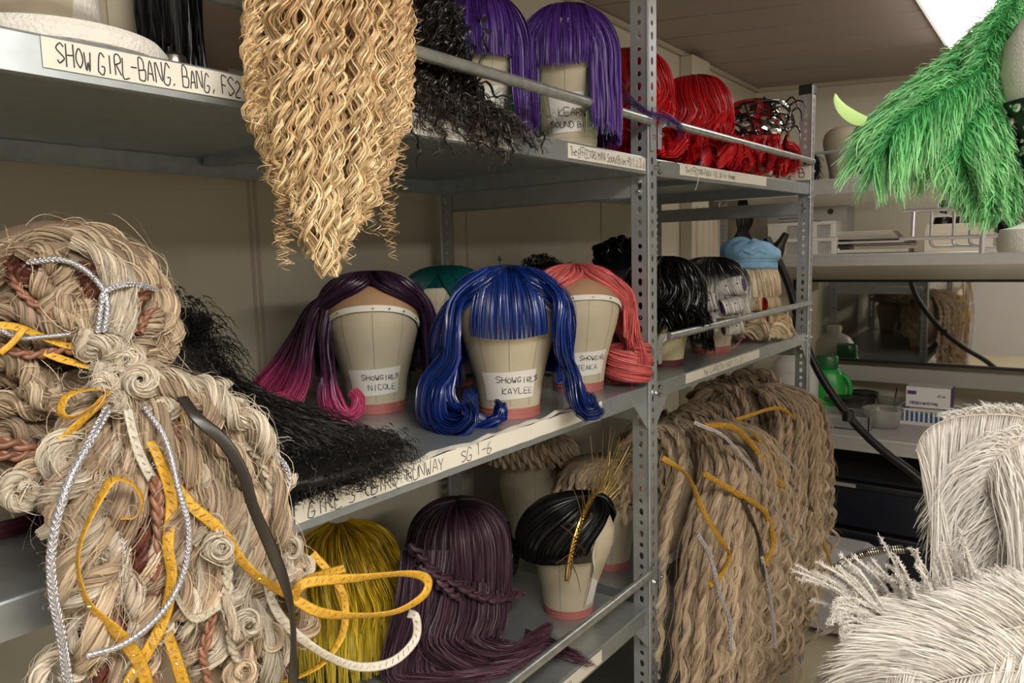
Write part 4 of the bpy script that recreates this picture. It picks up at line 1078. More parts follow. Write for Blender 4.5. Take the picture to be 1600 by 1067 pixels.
for k in range(44):
    a = .05 + (PI - .3) * k / 43; p = np.array((.05 + .02 * math.sin(a), -.1165 * math.cos(a), .155 + .119 * math.sin(a)))
    MB().lathe([(.0001, -.003), (.003, -.0018), (.0038, 0), (.003, .0018), (.0001, .003)], p, 8).build('bead', gold, t, True)
for k in range(52):
    a = .0 + (PI * .92) * k / 51; L_ = .085 + .07 * abs(math.sin(k * 1.7)) * (1 if a > .5 else .8)
    p = np.array((.052 + .02 * math.sin(a), -.117 * math.cos(a), .155 + .120 * math.sin(a)))
    d = nz(np.array([.30 + .25 * math.sin(k * 2.1), -math.cos(a) * 1.0, math.sin(a) + .15 * math.sin(k * 3.3)]))
    e = p + d * L_; MB().tube(resamp([p, p + d * L_ * .5 + (.003, 0, .002), e], 8), np.linspace(.0013, .0005, 8), 5).build('spike', goldd, t, True)

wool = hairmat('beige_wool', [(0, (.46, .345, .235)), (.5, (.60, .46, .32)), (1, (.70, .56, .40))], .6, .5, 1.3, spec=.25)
woolc = hairmat('cream_wool', [(0, (.64, .55, .43)), (1, (.76, .68, .56))], .6, .6, 1.15, spec=.25)
woolp = hairmat('taupe_wool', [(0, (.37, .27, .19)), (1, (.50, .38, .27))], .65, .5, 1.3, spec=.2)
woolg = hairmat('golden_beige_wool', [(0, (.55, .41, .26)), (1, (.76, .61, .42))], .55, .6, 1.25, spec=.3)
rust = hairmat('rust_brown_hair', [(0, (.13, .04, .025)), (1, (.20, .065, .04))], .4, .5, 1.4)
copper = hairmat('copper_braid_hair', [(0, (.22, .10, .06)), (1, (.28, .13, .08))], .4, .6, 1.3)
def rope(H, g, rad=.007, n=50, K=40, tw=5., fr=.0018, shade=None, prof=(1, 1, .8), strand=.0006, curl=0., turns=5, ramp=.5, two=True, t0=0, t1=1, fuzz=0):
    """two-ply wool rope lock: a solid core of two plies with fibres laid along them"""
    c = resamp(np.array(g), K); T = nz(np.gradient(c, axis=0)); u = nz(np.cross(T, (.31, .17, .9))); v = np.cross(T, u)
    t_ = np.linspace(0, 1, K); pr = np.interp(t_, np.linspace(0, 1, len(prof)), prof)
    ph = rng.uniform(0, 6.28); env = np.clip(t_ / ramp, 0, 1) ** 2
    if curl:
        a = ph + 2 * PI * turns * t_; c = c + (curl * env)[:, None] * (np.cos(a)[:, None] * u + np.sin(a)[:, None] * v)
    sh = rng.uniform(.2, .7) if shade is None else shade
    for s in range(2 if two else 1):
        a = ph + 2 * PI * (tw * t_ + s / 2)
        q = c + ((rad * .5 * pr)[:, None] * (np.cos(a)[:, None] * u + np.sin(a)[:, None] * v) if two else 0)
        R = (rad * (.50 if two else .8) * pr)[None]
        H.add(q, R, sides=6, shade=sh * .6, t0=t0, t1=t1)
        H.add(lock(q, n, K, rad * (.60 if two else .95), prof, twist=tw * .5, frizz=fr), strand, t0=t0, t1=t1, shade=np.clip(sh + rng.normal(0, .18, n), 0, 1))
    if fuzz: H.add(lock(c, fuzz, K, rad * 1.3, prof, twist=tw * .3, frizz=rad * 1.1, ffreq=3), .00022, t0=t0, t1=t1)
# dread wig on its block behind the bun wig
HD1 = np.array([-.33, 1.60, ZB])
wig_head('canvas wig block behind the black bun wig, under pale rope locks', np.array([*PZ(965, 893, ZB)[:2], ZB]) + (-.045, .035, 0), -55)
HD0 = np.array([*PZ(965, 893, ZB)[:2], ZB]) + (-.045, .035, 0)
t = wig('pale beige rope-lock wig on the lower shelf behind the middle upright', HD0, -55, 'rope-lock wigs')
H = Hair(); H.surf(blob((-.02, .0, .20), (.10, .11, .075)), .2)
for k in range(46):
    a = -2.6 + 5.2 * k / 45; r_ = .11 + .012 * rng.normal()
    g = [(.03 * math.cos(a), .03 * math.sin(a), .275), (.09 * math.cos(a), .1 * math.sin(a), .255), ((r_) * math.cos(a), (r_ + .01) * math.sin(a), .20), ((r_ + .015) * math.cos(a), (r_ + .03) * math.sin(a), .15 + .05 * rng.random() - .03 * (abs(a) > .9))]
    rope(H, g, .0085, 16, 26, 3, strand=.001)
H.build('rope_locks', wool, t)
t = wig('beige rope-lock wig lying at the back of the lower shelf', np.array([*PX(830, 730, -.42)[:2], ZB]), -50, 'rope-lock wigs')
wig_head('canvas wig block at the back of the lower shelf, pale pink at its crown', np.array([*PX(830, 730, -.42)[:2], ZB]), -50)
H = Hair(); H.surf(blob((0, 0, .27), (.10, .12, .045)), .2)
for k in range(30):
    a = -2.9 + 5.8 * k / 29; g = [(.03 * math.cos(a), .03 * math.sin(a), .31), (.09 * math.cos(a), .11 * math.sin(a), .29), (.115 * math.cos(a + .3), .13 * math.sin(a + .3), .25)]
    rope(H, g, .009, 16, 22, 2.5, strand=.001)
H.build('rope_locks', wool, t)

# two big rope-lock wigs in the far bay, falling over the guard rail
def dread_wig(label, base, yr, zend, nlk, face, top, seed, ties, mats=(wool, woolp)):
    global rng
    wig_head('canvas wig block under the ' + ('nearer' if base[1] < 2 else 'farther') + ' cascading rope-lock wig', base, face)
    t = wig(label, base, 0, 'rope-lock wigs')
    b = np.array(base, float); L = lambda p: np.asarray(p, float) - b
    cy = base[1]; H = Hair(); H2 = Hair(); H3 = Hair(); tp = base[2] + top
    for k in range(16):
        a = k / 15; g = [np.array([-.01, -.03, top - .01]), np.array([.06 + .02 * a, -.11 - .05 * a, top - .05]), np.array([.045 + .05 * a, -.20 - .07 * a, top - .16]), np.array([.035 + .06 * a, -.24 - .07 * a, top - .30]), np.array([.03 + .06 * a, -.255 - .07 * a, top - .46 - .1 * rng.random()])]
        if base[1] < 2: rope((H, H3)[k % 2], g, .0095, 12, 60, 8, .0012, curl=.010, turns=6, ramp=.8, fuzz=10, strand=.0011, prof=(.7, 1, 1, .8, .4))
    H.surf(blob((0, 0, top - .095), (.105, .125, .075)), .05)
    H.surf(blob((.075, (yr[0] + yr[1]) / 2 - cy, top - .19), (.045, (yr[1] - yr[0]) * .36, .13)), .05)
    for k in range(nlk):
        u = (k + .5) / nlk; v = rng.random(); lay = rng.random()
        ye = yr[0] + (yr[1] - yr[0]) * (u + rng.normal(0, .045)); ze = zend(u) + .06 * rng.normal() + .25 * lay ** 3
        s0 = np.array([-.05 + .06 * rng.random(), cy + (u - .5) * .10, tp - .005])
        s1 = np.array([.0 + .01 * lay, cy + (u - .5) * .19, tp - .012 + .012 * lay])
        xo = .034 + .042 * lay + .03 * math.sin(u * PI)
        s2 = np.array([xo + .01, cy + (ye - cy) * .50, tp - .085 + .03 * lay])
        s3 = np.array([xo + .026, cy + (ye - cy) * .82, tp - .20])
        s4 = np.array([xo + .02, ye, (tp - .20) * .5 + ze * .5])
        s5 = np.array([xo + .012 + .01 * rng.normal(), ye + .01 * rng.normal(), ze])
        g = [L(q) for q in (s0, s1, s2, s3, s4, s5)]
        rope((H2, H, H, H3, H)[k % 5], g, .0085 * rng.uniform(.85, 1.2), 11, 72, 10, .0012, curl=.0185 * rng.uniform(.4, 1.3), turns=8 + 4 * rng.random(), ramp=.95, prof=(.7, 1, 1, .9, .7, .4), fuzz=14, strand=.0011)
    for k in range(34):
        a = -2.3 + 4.6 * k / 33; r_ = .125 + .012 * rng.random()
        g = [np.array([-.02 + .03 * math.cos(a), .03 * math.sin(a), top - .005]), np.array([-.01 + .085 * math.cos(a), .10 * math.sin(a), top - .02]), np.array([-.0 + r_ * math.cos(a), (r_ + .01) * math.sin(a), top - .085]), np.array([.0 + (r_ + .004) * math.cos(a), (r_ + .03) * math.sin(a), top - .16]), np.array([.01 + (r_ + .0) * math.cos(a), (r_ + .035) * math.sin(a), top - .27])]
        rope(H, g, .0095, 12, 44, 5, .0012, curl=.006, turns=4, ramp=.7, fuzz=6, strand=.0010)
    # folded loops laid over the crown
    for k in range(16):
        a = k * .48; c0 = np.array([-.03 + .03 * math.sin(k * 2.2), (k - 6) * .024, top - .008 + .006 * math.sin(k)])
        g = [c0 + (-.06, -.02, -.03), c0 + (-.02, .01, .012), c0 + (.03, .02 * math.cos(a), .012), c0 + (.07, .0, -.03), c0 + (.085, -.03 * math.sin(a), -.075)]
        rope(H, g, .010, 24, 30, 3, fuzz=6, strand=.0009)
    for k in range(9):   # single ringlets with loose ends at the bottom
        u = rng.random(); ye = yr[0] + (yr[1] - yr[0]) * u; ze = zend(u) - .03
        g = [L((.07, ye, ze + .25)), L((.075, ye + .005, ze + .12)), L((.06, ye + .02 * rng.normal(), ze - .01))]
        H.add(lock(g, 12, 60, .004, (1, 1, .4), curl=.010, turns=6, frizz=.001), .0009)
    H.build('rope_locks', mats[0], t); H2.build('taupe_locks', mats[1], t); H3.build('golden_locks', woolg, t)
    H = Hair()
    for k in range(14):
        u = rng.random(); ye = yr[0] + (yr[1] - yr[0]) * u; ze = zend(u) + .02
        g = [L((.02, ye, ze + .3)), L((.04, ye, ze + .15)), L((.045, ye + .02 * rng.normal(), ze - .03 * rng.random()))]
        H.add(lock(g, 16, 50, .007, (1, 1, .5), curl=.008, turns=5, frizz=.002), .001)
    H.build('rust_underlayer', rust, t)
    for (pts, r, m, nm, sp) in ties:
        P = [L(PX(px, py, x + .058)) for px, py, x in pts]; cord(t, P, r, m, nm, sp)
    return t
goldc = mat('gold_lurex', (.72, .42, .06), .35, metal=.55, bump=1., bscale=900, bdist=.002, var=.25, vscale=300)
silvc = mat('silver_lurex', (.62, .62, .66), .26, metal=.8, bump=.3, bscale=900, bdist=.001, var=.12, vscale=300)
blackr = mat('black_sheer_ribbon', (.025, .02, .016), .35, spec=.7)
def cord(parent, P, r, m, name, kind='round', K=None):
    """round: braided tube; flat: woven ribbon with raised glitter diagonals"""
    P = np.array(P, float); ln = np.linalg.norm(np.diff(P, axis=0), axis=1).sum(); K = K or int(min(260, max(40, ln / .003)))
    c = resamp(P, K); t_ = np.linspace(0, 1, K)
    tow = nz(CAM - (np.array(parent.location) + c.mean(0)) if parent else CAM - c.mean(0)); 
    if kind == 'flat':
        side = nz(np.cross(nz(c[-1] - c[0]), tow))
        V, F = tubearr(c[None], np.full((1, K), r), 8, np.full((1, K), r * .16), ref=side, tw=(.7 * np.sin(t_ * ln * 22 + r * 900))[None])
        return MB().add(V, F.tolist()).build(name, m, parent, True, 3)
    if kind == 'braid':
        H = Hair(); T = nz(np.gradient(c, axis=0)); u = nz(np.cross(T, (.2, .1, 1))); v = np.cross(T, u); tn = ln / (r * 7)
        for s in range(3):
            a = 2 * PI * (tn * t_ + s / 3); q = c + u * (r * .62 * np.sin(a))[:, None] + v * (r * .4 * np.sin(2 * a))[:, None]
            H.add(q, np.full((1, K), r * .5), sides=7, shade=.5 + .2 * s)
        return H.build(name, m, parent)
    # round: crossing raised threads over a core
    mb = MB().tube(c, r * .78, 10); T = nz(np.gradient(c, axis=0)); u = nz(np.cross(T, (.2, .1, 1))); v = np.cross(T, u); K2 = min(520, K * 3)
    c2 = resamp(c, K2); u2 = resamp(u, K2) if False else np.stack([np.interp(np.linspace(0, 1, K2), t_, u[:, i]) for i in range(3)], 1); v2 = np.stack([np.interp(np.linspace(0, 1, K2), t_, v[:, i]) for i in range(3)], 1)
    tt = np.linspace(0, 1, K2); tn = ln / (r * 6.5)
    for sg in (1, -1):
        for s in range(4):
            a = sg * 2 * PI * tn * tt + 2 * PI * s / 4; q = c2 + (u2 * np.cos(a)[:, None] + v2 * np.sin(a)[:, None]) * (r * (.93 + .05 * np.sin(a * 5 * .5)))[:, None]
            V, F = tubearr(q[None], np.full((1, K2), r * .27), 4); mb.add(V, F.tolist())
    return mb.build(name, m, parent, True, 3)
_rng = rng
rng = np.random.default_rng(21)
dread_wig('far beige rope-lock wig cascading over the lower shelf beside the far upright', (-.10, 2.26, ZB), (1.98, 2.66), lambda u: .36 - .10 * math.sin(u * 3), 62, -60, .37, 3,
          [([(1180, 680, .04), (1205, 720, .05), (1215, 790, .06), (1210, 860, .06), (1190, 888, .06)], .0045, goldc, 'gold_cord', 'round'),
           ([(1150, 655, .03), (1225, 640, .03), (1262, 700, .05), (1278, 760, .06), (1280, 820, .06), (1300, 885, .06)], .004, goldc, 'gold_cord', 'round'),
           ([(1195, 690, .04), (1240, 730, .055), (1258, 780, .06), (1250, 820, .06)], .0035, silvc, 'silver_cord', 'round'),
           ([(1200, 720, .05), (1265, 790, .065), (1270, 830, .065)], .004, blackr, 'black_ribbon', 'flat')])
dread_wig('near beige rope-lock wig cascading to the lowest shelf beside the middle upright', (-.09, 1.80, ZB), (1.425, 2.18), lambda u: .05 + .25 * u ** 1.5, 84, -60, .335, 5,
          [([(1035, 715, .04), (1075, 745, .06), (1100, 800, .075), (1130, 850, .08), (1140, 870, .08), (1125, 900, .08), (1108, 915, .08)], .006, goldc, 'gold_cord', 'flat'),
           ([(1100, 665, .02), (1150, 670, .04), (1190, 715, .06), (1222, 760, .07)], .006, goldc, 'gold_cord', 'round'),
           ([(1100, 740, .05), (1150, 770, .07), (1195, 800, .08), (1207, 850, .085), (1190, 885, .085)], .0055, goldc, 'gold_cord', 'round'),
           ([(1130, 690, .05), (1165, 700, .06), (1190, 740, .07)], .006, blackr, 'black_ribbon', 'flat'),
           ([(1160, 780, .075), (1185, 840, .085), (1192, 890, .09), (1200, 910, .09)], .0055, blackr, 'black_ribbon', 'flat'),
           ([(1090, 835, .08), (1110, 870, .088), (1125, 930, .09), (1140, 970, .09), (1142, 1015, .088)], .0042, silvc, 'silver_cord', 'round'),
           ([(1190, 870, .09), (1203, 930, .092), (1212, 1012, .09)], .0038, silvc, 'silver_cord', 'round'),
           ([(1085, 660, .03), (1140, 690, .055), (1200, 770, .07), (1240, 850, .075)], .0035, silvc, 'silver_cord', 'round')])
rng = _rng
# ---- blonde corkscrew wig hanging over the top rail
rng = np.random.default_rng(5)
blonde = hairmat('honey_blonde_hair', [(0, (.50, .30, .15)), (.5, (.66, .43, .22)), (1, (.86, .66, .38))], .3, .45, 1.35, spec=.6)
HBl = np.array([*PX(505, 60, -.085)[:2], ZT])
wig_head('canvas wig block beneath the hanging blonde curly wig', HBl, -35)
t = wig('long honey blonde corkscrew wig hanging down over the top guard rail', HBl, 0, 'wigs on the top shelf')
LB = lambda p: np.asarray(p, float) - HBl
def outl(u):    # lower end of the curls across the width, u -1..1
    return np.interp(u, [-1, -.8, -.6, -.4, -.1, .1, .35, .6, .8, 1], [225, 275, 335, 395, 425, 422, 385, 345, 280, 215])
H = Hair()
H.surf(np.stack([LB([PX(515 + 105 * math.cos(a) * (1 - .62 * v ** 1.6), -60 + 430 * v, .048 + .026 * math.sin(a)) for v in np.linspace(0, 1, 14)]) for a in np.linspace(0, 2 * PI, 25)[:-1]]), .25, .3, .6)
for k in range(235):
    u = rng.uniform(-1, 1); lay = rng.random(); xx = .035 + .055 * math.sqrt(max(0, 1 - u * u)) * lay + .012
    if k % 6 == 0: u = rng.choice([-1, 1]) * rng.uniform(.85, 1.05); xx = .06
    yb = outl(np.clip(u * .9, -1, 1)) + 12 * rng.normal() - (60 * rng.random() if rng.random() < .35 else 0)
    g = [PX(510 + 60 * u, -330, -.07 + .03 * lay), PX(508 + 92 * u, -200, .02 + .02 * lay), PX(512 + 116 * u, -60, xx), PX(514 + 122 * u, 70, xx), PX(514 + 118 * u, 190, xx + .004), PX(515 + (104 - 26 * max(0, yb - 330) / 90) * u, min(yb - 40, 300), xx), PX(514 + (92 - 38 * max(0, yb - 300) / 120) * u, yb, xx - .005)]
    H.add(lock([LB(q) for q in g], 12, 120, .0034, (1, 1, 1.1, 1, .6), curl=.0034 + .0030 * rng.random(), turns=rng.uniform(13, 19), frizz=.0012, ramp=.05), .0006, taper=.5)
for k in range(80):
    u = rng.uniform(-1.12, 1.12); y0 = rng.uniform(0, 330); x_ = .07 + .02 * rng.random()
    w_ = 118 * (1 - .45 * max(0, (y0 - 180) / 240))
    g = [PX(514 + w_ * u, y0, x_), PX(514 + w_ * u * 1.05, y0 + 50, x_), PX(514 + w_ * u * 1.04 + 5 * rng.normal(), y0 + 95, x_)]
    H.add(lock([LB(q) for q in g], 2, 70, .002, curl=.006 * rng.uniform(.5, 1.2), turns=6, frizz=.003), .0003)
H.build('corkscrew_curls', blonde, t)

# ---- black curly wig on the top shelf, curls trailing over the edge
HC = np.array([*PX(588, 60, -.17)[:2], ZT])
wig_head('canvas wig block hidden by the black curly wig', HC, -35)
t = wig('black curly wig spilling over the top shelf edge, between the blonde and purple wigs', HC, 0, 'wigs on the top shelf')
curlb = hairmat('soft_black_hair', [(0, (.007, .006, .006)), (.7, (.011, .009, .008)), (1, (.03, .02, .016))], .34, .4, 1.8, spec=.6)
LC = lambda p: np.asarray(p, float) - HC
H = Hair(); H.surf(blob((0, 0, .17), (.09, .09, .10)), .2)
H.add(cloud((0, 0, .18), (.085, .085, .10), 600, K=34, length=.07, hel=.004, turns=5, droop=.7, floor=.004), .0006)
for k in range(150):
    u = rng.random(); v = rng.random()
    e = PX(660 + 175 * u + 10 * rng.normal(), 175 + 40 * u + 18 * rng.normal() + 18 * v, .016 + .014 * rng.random())
    m_ = PX(640 + 120 * u, 120 + 30 * u + 30 * rng.random(), -.03 + .03 * rng.random()); m_[2] = max(m_[2], ZT + .012)
    s_ = HC + (rng.normal(0, .05), rng.normal(0, .05), .17 + .07 * rng.random())
    if e[2] < ZT + .004: e[0] = max(e[0], .012)
    g = [s_, (s_ + m_) / 2 + (.02, 0, .05), m_, (m_ + e) / 2 + (.0, 0, .006), e]
    H.add(lock([LC(q) for q in g], 6, 80, .0035, (1, 1, 1, .7), curl=.005, turns=rng.uniform(9, 14), frizz=.003, ramp=.1), .0006)
H.build('curly_hair', curlb, t)
H = Hair()
for pts in ([(712, 190), (722, 215), (745, 225), (752, 245)], [(745, 185), (765, 205), (748, 222), (770, 232)], [(765, 190), (780, 210), (775, 235), (792, 238)], [(815, 195), (822, 220), (840, 235)], [(835, 200), (842, 215), (850, 206), (846, 240)], [(700, 175), (735, 170), (752, 178)], [(780, 205), (800, 228), (796, 250)], [(735, 135), (760, 128), (775, 150), (800, 148)], [(640, 195), (655, 230), (650, 262)], [(690, 200), (705, 235), (730, 240)]):
    H.add(lock([LC(PX(a, b, .024)) for a, b in pts], 12, 60, .0014, curl=.0016, turns=3, frizz=.0008), .0005)
for k in range(60):
    a, b = rng.uniform(640, 860), rng.uniform(130, 225)
    g = [LC(PX(a, b, .02)), LC(PX(a + rng.normal() * 14, b + 15, .026)), LC(PX(a + rng.normal() * 22, b + 38 * rng.random() + 8, .022))]
    H.add(lock(g, 1, 40, .001, curl=.004, turns=3), .0003)
H.build('trailing_curl', curlb, t)

# ---- black frizzy wig spread on the middle shelf behind the rag wig
HF = np.array([*PX(262, 700, -.20)[:2], ZM])
t = wig('big black crimped wig fanned over the middle shelf, beside the beige wool wig', HF, 0, 'wigs on the middle shelf')
LF = lambda p: np.asarray(p, float) - HF
friz = hairmat('crimped_black_hair', [(0, (.008, .007, .007)), (1, (.016, .014, .013))], .5, .4, 1.8, spec=.35)
H = Hair(); H.surf(blob((0, 0, .12), (.075, .075, .12)), .1)
sp = LF(PZ(488, 748, ZM)); H.surf(blob((sp[0] - .01, sp[1] - .01, .03), (.12, .15, .022)), .1); H.surf(blob((sp[0] * .5 + .02, sp[1] * .5 + .02, .03), (.10, .12, .03)), .1)
for k in range(170):
    u = rng.random(); v = rng.random()
    s_ = np.array([.03 * rng.normal(), .03 * rng.normal(), .22])
    e = LF(PZ(400 + 190 * u + 12 * rng.normal(), 690 + 62 * v, ZM + .004 + .02 * rng.random() * (1 - u)))
    m_ = LF(PX(280 + 62 * u, 520 + 110 * u + 30 * v, -.16)); q3 = m_ * .3 + e * .7 + (0, 0, .005 + .01 * rng.random())
    H.add(lock([s_, m_, q3, e], 26, 64, .022, (.4, 1, 1.2, 1.3), wave=.0022, wturns=16, frizz=.006, flat=.6), .00045)
H.add(cloud((sp[0] - .01, sp[1] - .01, .03), (.13, .15, .022), 3600, K=12, length=.04, hel=.0025, turns=4, droop=.5, floor=.002), .0004)
H.add(cloud((0, 0, .14), (.08, .08, .11), 1500, K=20, length=.07, hel=.003, turns=6, droop=.6), .00045)
sq = LF(PZ(405, 770, ZM)); H.add(cloud((sq[0] - .03, sq[1], .03), (.06, .08, .022), 1100, K=12, length=.04, hel=.0025, turns=4, droop=.5, floor=.002), .0004)
H.build('crimped_hair', friz, t)
for tname in ():
    pass

# ---- left end of the top shelf: foam head, black wig, boxes
foam = mat('white_foam', (.78, .75, .70), .75, bump=.8, bscale=260, bdist=.003, var=.04, vscale=60)
HL = np.array([*PX(42, 60, -.125)[:2], ZT])
t = thing('foam_stand', 'white foam wig stand with a cardboard collar, at the left end of the top shelf', 'wig stand', HL)
mb = MB(); n = 64
prof = [(0, 0), (.118, 0), (.124, .003), (.124, .014), (.116, .022), (.09, .025), (.07, .026), (0.05, .03), (.045, .09), (.04, .2), (.001, .21)]
mb.lathe(prof, (.025, .02, 0), n, .78, .80); mb.build('foam_base', foam, t, True)
cb_ = mat('kraft_cream_card', (.60, .53, .42), .7)
o = MB().lathe([(.052, .026), (.054, .026), (.058, .26), (.056, .26)], (.012, .0, 0), 40).build('card_collar', cb_, t, True)
def mpc(u, v):
    a = u / .056; return np.array([.012 + .0562 * math.cos(a), .0562 * math.sin(a), v]), np.array([math.cos(a), math.sin(a), 0])
letters('GIRLS,', .017, .0009, lambda u, v: mpc(u - .056 * .95, v + .072), parent=o)
HL2 = np.array([*PX(175, 40, -.24)[:2], ZT])
t = wig('straight black wig at the left end of the top shelf, behind the foam stand', HL2, -30, 'wigs on the top shelf')
H = Hair(); H.surf(cap_shell(face=.4, L=.11), .3, close=False)
H.add(drape(2000, K=22, L=.14, face=.3, lay=.06, frizz=.003, clumps=50, clump=.3, zmin=.01), .0009)
H.build('straight_hair', blackh, t)
wig_head('canvas wig block under the straight black wig', HL2, -30)
MB().add([(.085, -.006, 0), (.085, .016, 0), (.07, .0, .03), (.083, -.004, .05), (.082, .004, .05)], [[0, 1, 4, 3], [0, 3, 2], [1, 2, 4], [2, 3, 4], [0, 2, 1]]).xf(Matrix.Translation((.025, .045, 0))).build('card_shard', mat('scuffed_card', (.42, .38, .27), .8, var=.2, vscale=200), t)
q_ = PX(272, 84, -.12)
t = thing('metal_dome', 'small round metal dome standing near the box on the top shelf', 'ornament', (q_[0], q_[1], ZT))
MB().lathe([(.0, .0), (.012, 0), (.012, .003), (.009, .006), (.009, .018), (.0135, .022), (.0145, .030), (.0125, .037), (.007, .0415), (.0003, .043)], (0, 0, 0), 28).build('dome', mat('brushed_steel', (.55, .52, .48), .3, metal=1), t, True)
brown = mat('brown_cardboard', (.17, .125, .085), .75, var=.05, vscale=20)
p0 = PX(372, 80, -.46); t = thing('cardboard_box', 'brown cardboard box printed 22:5 at the back of the top shelf', 'box', (-.46, p0[1] - .02, ZT))
bx = MB().box(-.12, 0, -.20, .34, 0, .30, .002).build('carton', brown, t)
MB().box(0, .0008, -.002, .12, .108, .134).build('tape', mat('matte_tape', (.30, .27, .23), .6), bx)
letters('22:5', .030, .0022, plane_map((0.0002, .006, .060), (0, 1, 0), (0, 0, 1)), parent=bx, m=mat('print_ink', (.03, .025, .02), .6), jitter=0)

# left end of the lower shelf: translucent tub and green bag
q_ = PZ(30, 1010, ZB + .1)
t = thing('storage_tub', 'milky plastic tub on the lower shelf at the left edge', 'tub', (-.14, .235, ZB))
m_ = MB(); prof = [(0, 0), (.075, 0), (.085, .01), (.092, .20), (.098, .205), (.098, .215), (.090, .215), (.083, .012), (0, .008)]
m_.lathe(prof, (0, 0, 0), 40, 1.0, .85); m_.build('tub_body', mat('milky_plastic', (.72, .70, .66), .35, trans=.25), t, True)
q_ = PX(80, 1060, .0)
t = thing('fabric_bag', 'olive green fabric bag slumped below the beige wool wig', 'bag', (-.07, .37, ZB))
m_ = MB(); a = np.arange(40) * 2 * PI / 40; V = []
for r_, z_ in ((.001, 0), (.07, 0), (.085, .02), (.09, .06), (.08, .11), (.06, .145), (.03, .165), (.001, .17)):
    rr2 = r_ * (1 + .07 * np.sin(5 * a + z_ * 40) + .04 * np.sin(9 * a + z_ * 90)); V.append(np.stack([rr2 * np.cos(a), rr2 * np.sin(a) * 1.1, z_ + 0 * a + .006 * np.sin(4 * a) * (z_ > 0)], -1))
m_.add(np.concatenate(V), [[i * 40 + j, i * 40 + (j + 1) % 40, (i + 1) * 40 + (j + 1) % 40, (i + 1) * 40 + j] for i in range(7) for j in range(40)])
m_.build('bag_body', mat('olive_cloth', (.16, .19, .03), .6, var=.2, vscale=30), t, True)

# ---- the big beige wool wig at the left
rng = np.random.default_rng(11)
HR = PZ(-20, 840, ZM) + (-.035, .02, 0)
wig_head('canvas wig block with maroon base under the big beige wool wig', HR, -30, band=maroonband)
RT = wig('huge beige wool wig with spiral locks, silver cords and gold ribbons, cascading off the shelf', HR, 0, 'wigs on the middle shelf')
LR = lambda p: np.asarray(p, float) - HR
def G(pts): return [LR(PX(*p)) for p in pts]
H = Hair()
for (px, py, x, r) in ((100, 460, -.10, (.085, .095, .075)), (190, 520, -.07, (.05, .055, .055)), (10, 500, -.13, (.08, .08, .08)), (60, 640, -.12, (.085, .09, .07)), (200, 690, -.03, (.05, .075, .07)), (60, 740, -.09, (.045, .06, .03)),
                       (260, 800, .0, (.05, .10, .08)), (235, 900, .01, (.04, .055, .09)), (330, 930, .015, (.04, .075, .08)), (270, 1040, .015, (.04, .07, .08)), (330, 720, -.01, (.04, .06, .05))):
    H.surf(blob(LR(PX(px, py, x)), r), .12)
H.add(cloud(LR(PX(100, 480, -.10)), (.075, .085, .07), 400, K=12, length=.02, hel=.003, turns=1.5, droop=.2), .0004)
H.add(cloud(LR(PX(60, 640, -.11)), (.085, .09, .07), 300, K=12, length=.02, hel=.003, turns=1.5, droop=.2), .0004)
H.build('felted_base', woolp, RT)
W1 = Hair(); W2 = Hair(); W3 = Hair()
bun = [  # locks wrapped over the updo
    [(-30, 470, -.04), (5, 410, -.05), (60, 378, -.05), (130, 372, -.05), (190, 400, -.04), (232, 450, -.03)],
    [(20, 400, -.08), (80, 368, -.08), (150, 365, -.08), (215, 400, -.07), (250, 450, -.05), (262, 510, -.05)],
    [(140, 400, -.035), (190, 420, -.03), (235, 455, -.03), (255, 500, -.03), (235, 550, -.02), (195, 575, -.01)],
    [(175, 395, -.05), (225, 425, -.045), (258, 470, -.04), (268, 530, -.04), (240, 575, -.03), (190, 590, -.02)],
    [(30, 400, -.03), (70, 398, -.02), (100, 430, -.015), (105, 470, -.01), (130, 490, -.01), (155, 510, -.01)],
    [(95, 410, -.03), (125, 440, -.02), (130, 480, -.012), (150, 505, -.01)],
    [(20, 445, -.04), (50, 430, -.03), (75, 455, -.02), (80, 480, -.02), (110, 498, -.01), (150, 520, -.005)],
    [(-30, 500, -.04), (20, 480, -.035), (70, 505, -.025), (110, 520, -.02), (160, 530, -.01)],
    [(-40, 540, -.04), (20, 520, -.04), (80, 535, -.03), (140, 540, -.015), (165, 560, -.01)],
    [(-40, 600, -.05), (30, 590, -.05), (90, 600, -.04), (140, 590, -.03), (165, 580, -.01)],
    [(-40, 650, -.04), (20, 630, -.04), (70, 640, -.03), (120, 620, -.03), (155, 600, -.02)],
    [(-40, 700, -.04), (10, 670, -.045), (60, 680, -.04), (110, 655, -.03), (150, 615, -.02)],
    [(-40, 560, -.03), (20, 565, -.03), (60, 600, -.025), (80, 615, -.02), (60, 625, -.02), (40, 605, -.02)],
    [(-50, 450, -.05), (-20, 430, -.05), (0, 400, -.06), (30, 385, -.07)],
    [(225, 470, -.03), (240, 500, -.02), (220, 540, -.015), (190, 560, -.01)], [(205, 500, -.02), (240, 530, -.02), (250, 560, -.02), (215, 585, -.01)],
    [(-40, 745, -.03), (20, 730, -.03), (70, 720, -.03), (110, 690, -.02), (140, 650, -.01)]]
for i, g in enumerate(bun): rope(W3 if i in (7, 9, 11) else W1, G(g), .0115, 80, 34, 2.6, .0012, fuzz=12, strand=.0008, prof=(.7, 1, 1, .9, .8))
for dx in range(5):     # pale strands across the updo
    g = [(112 + 6 * dx, 376 + 3 * dx, -.025), (150 + 8 * dx, 395 + 4 * dx, -.012), (172 + 7 * dx, 440, -.004), (178 + 6 * dx, 500, .0), (168 + 4 * dx, 560, .0)]
    rope(W2, G(g), .0065, 50, 34, 1.2, .0015, fuzz=10, strand=.0007)
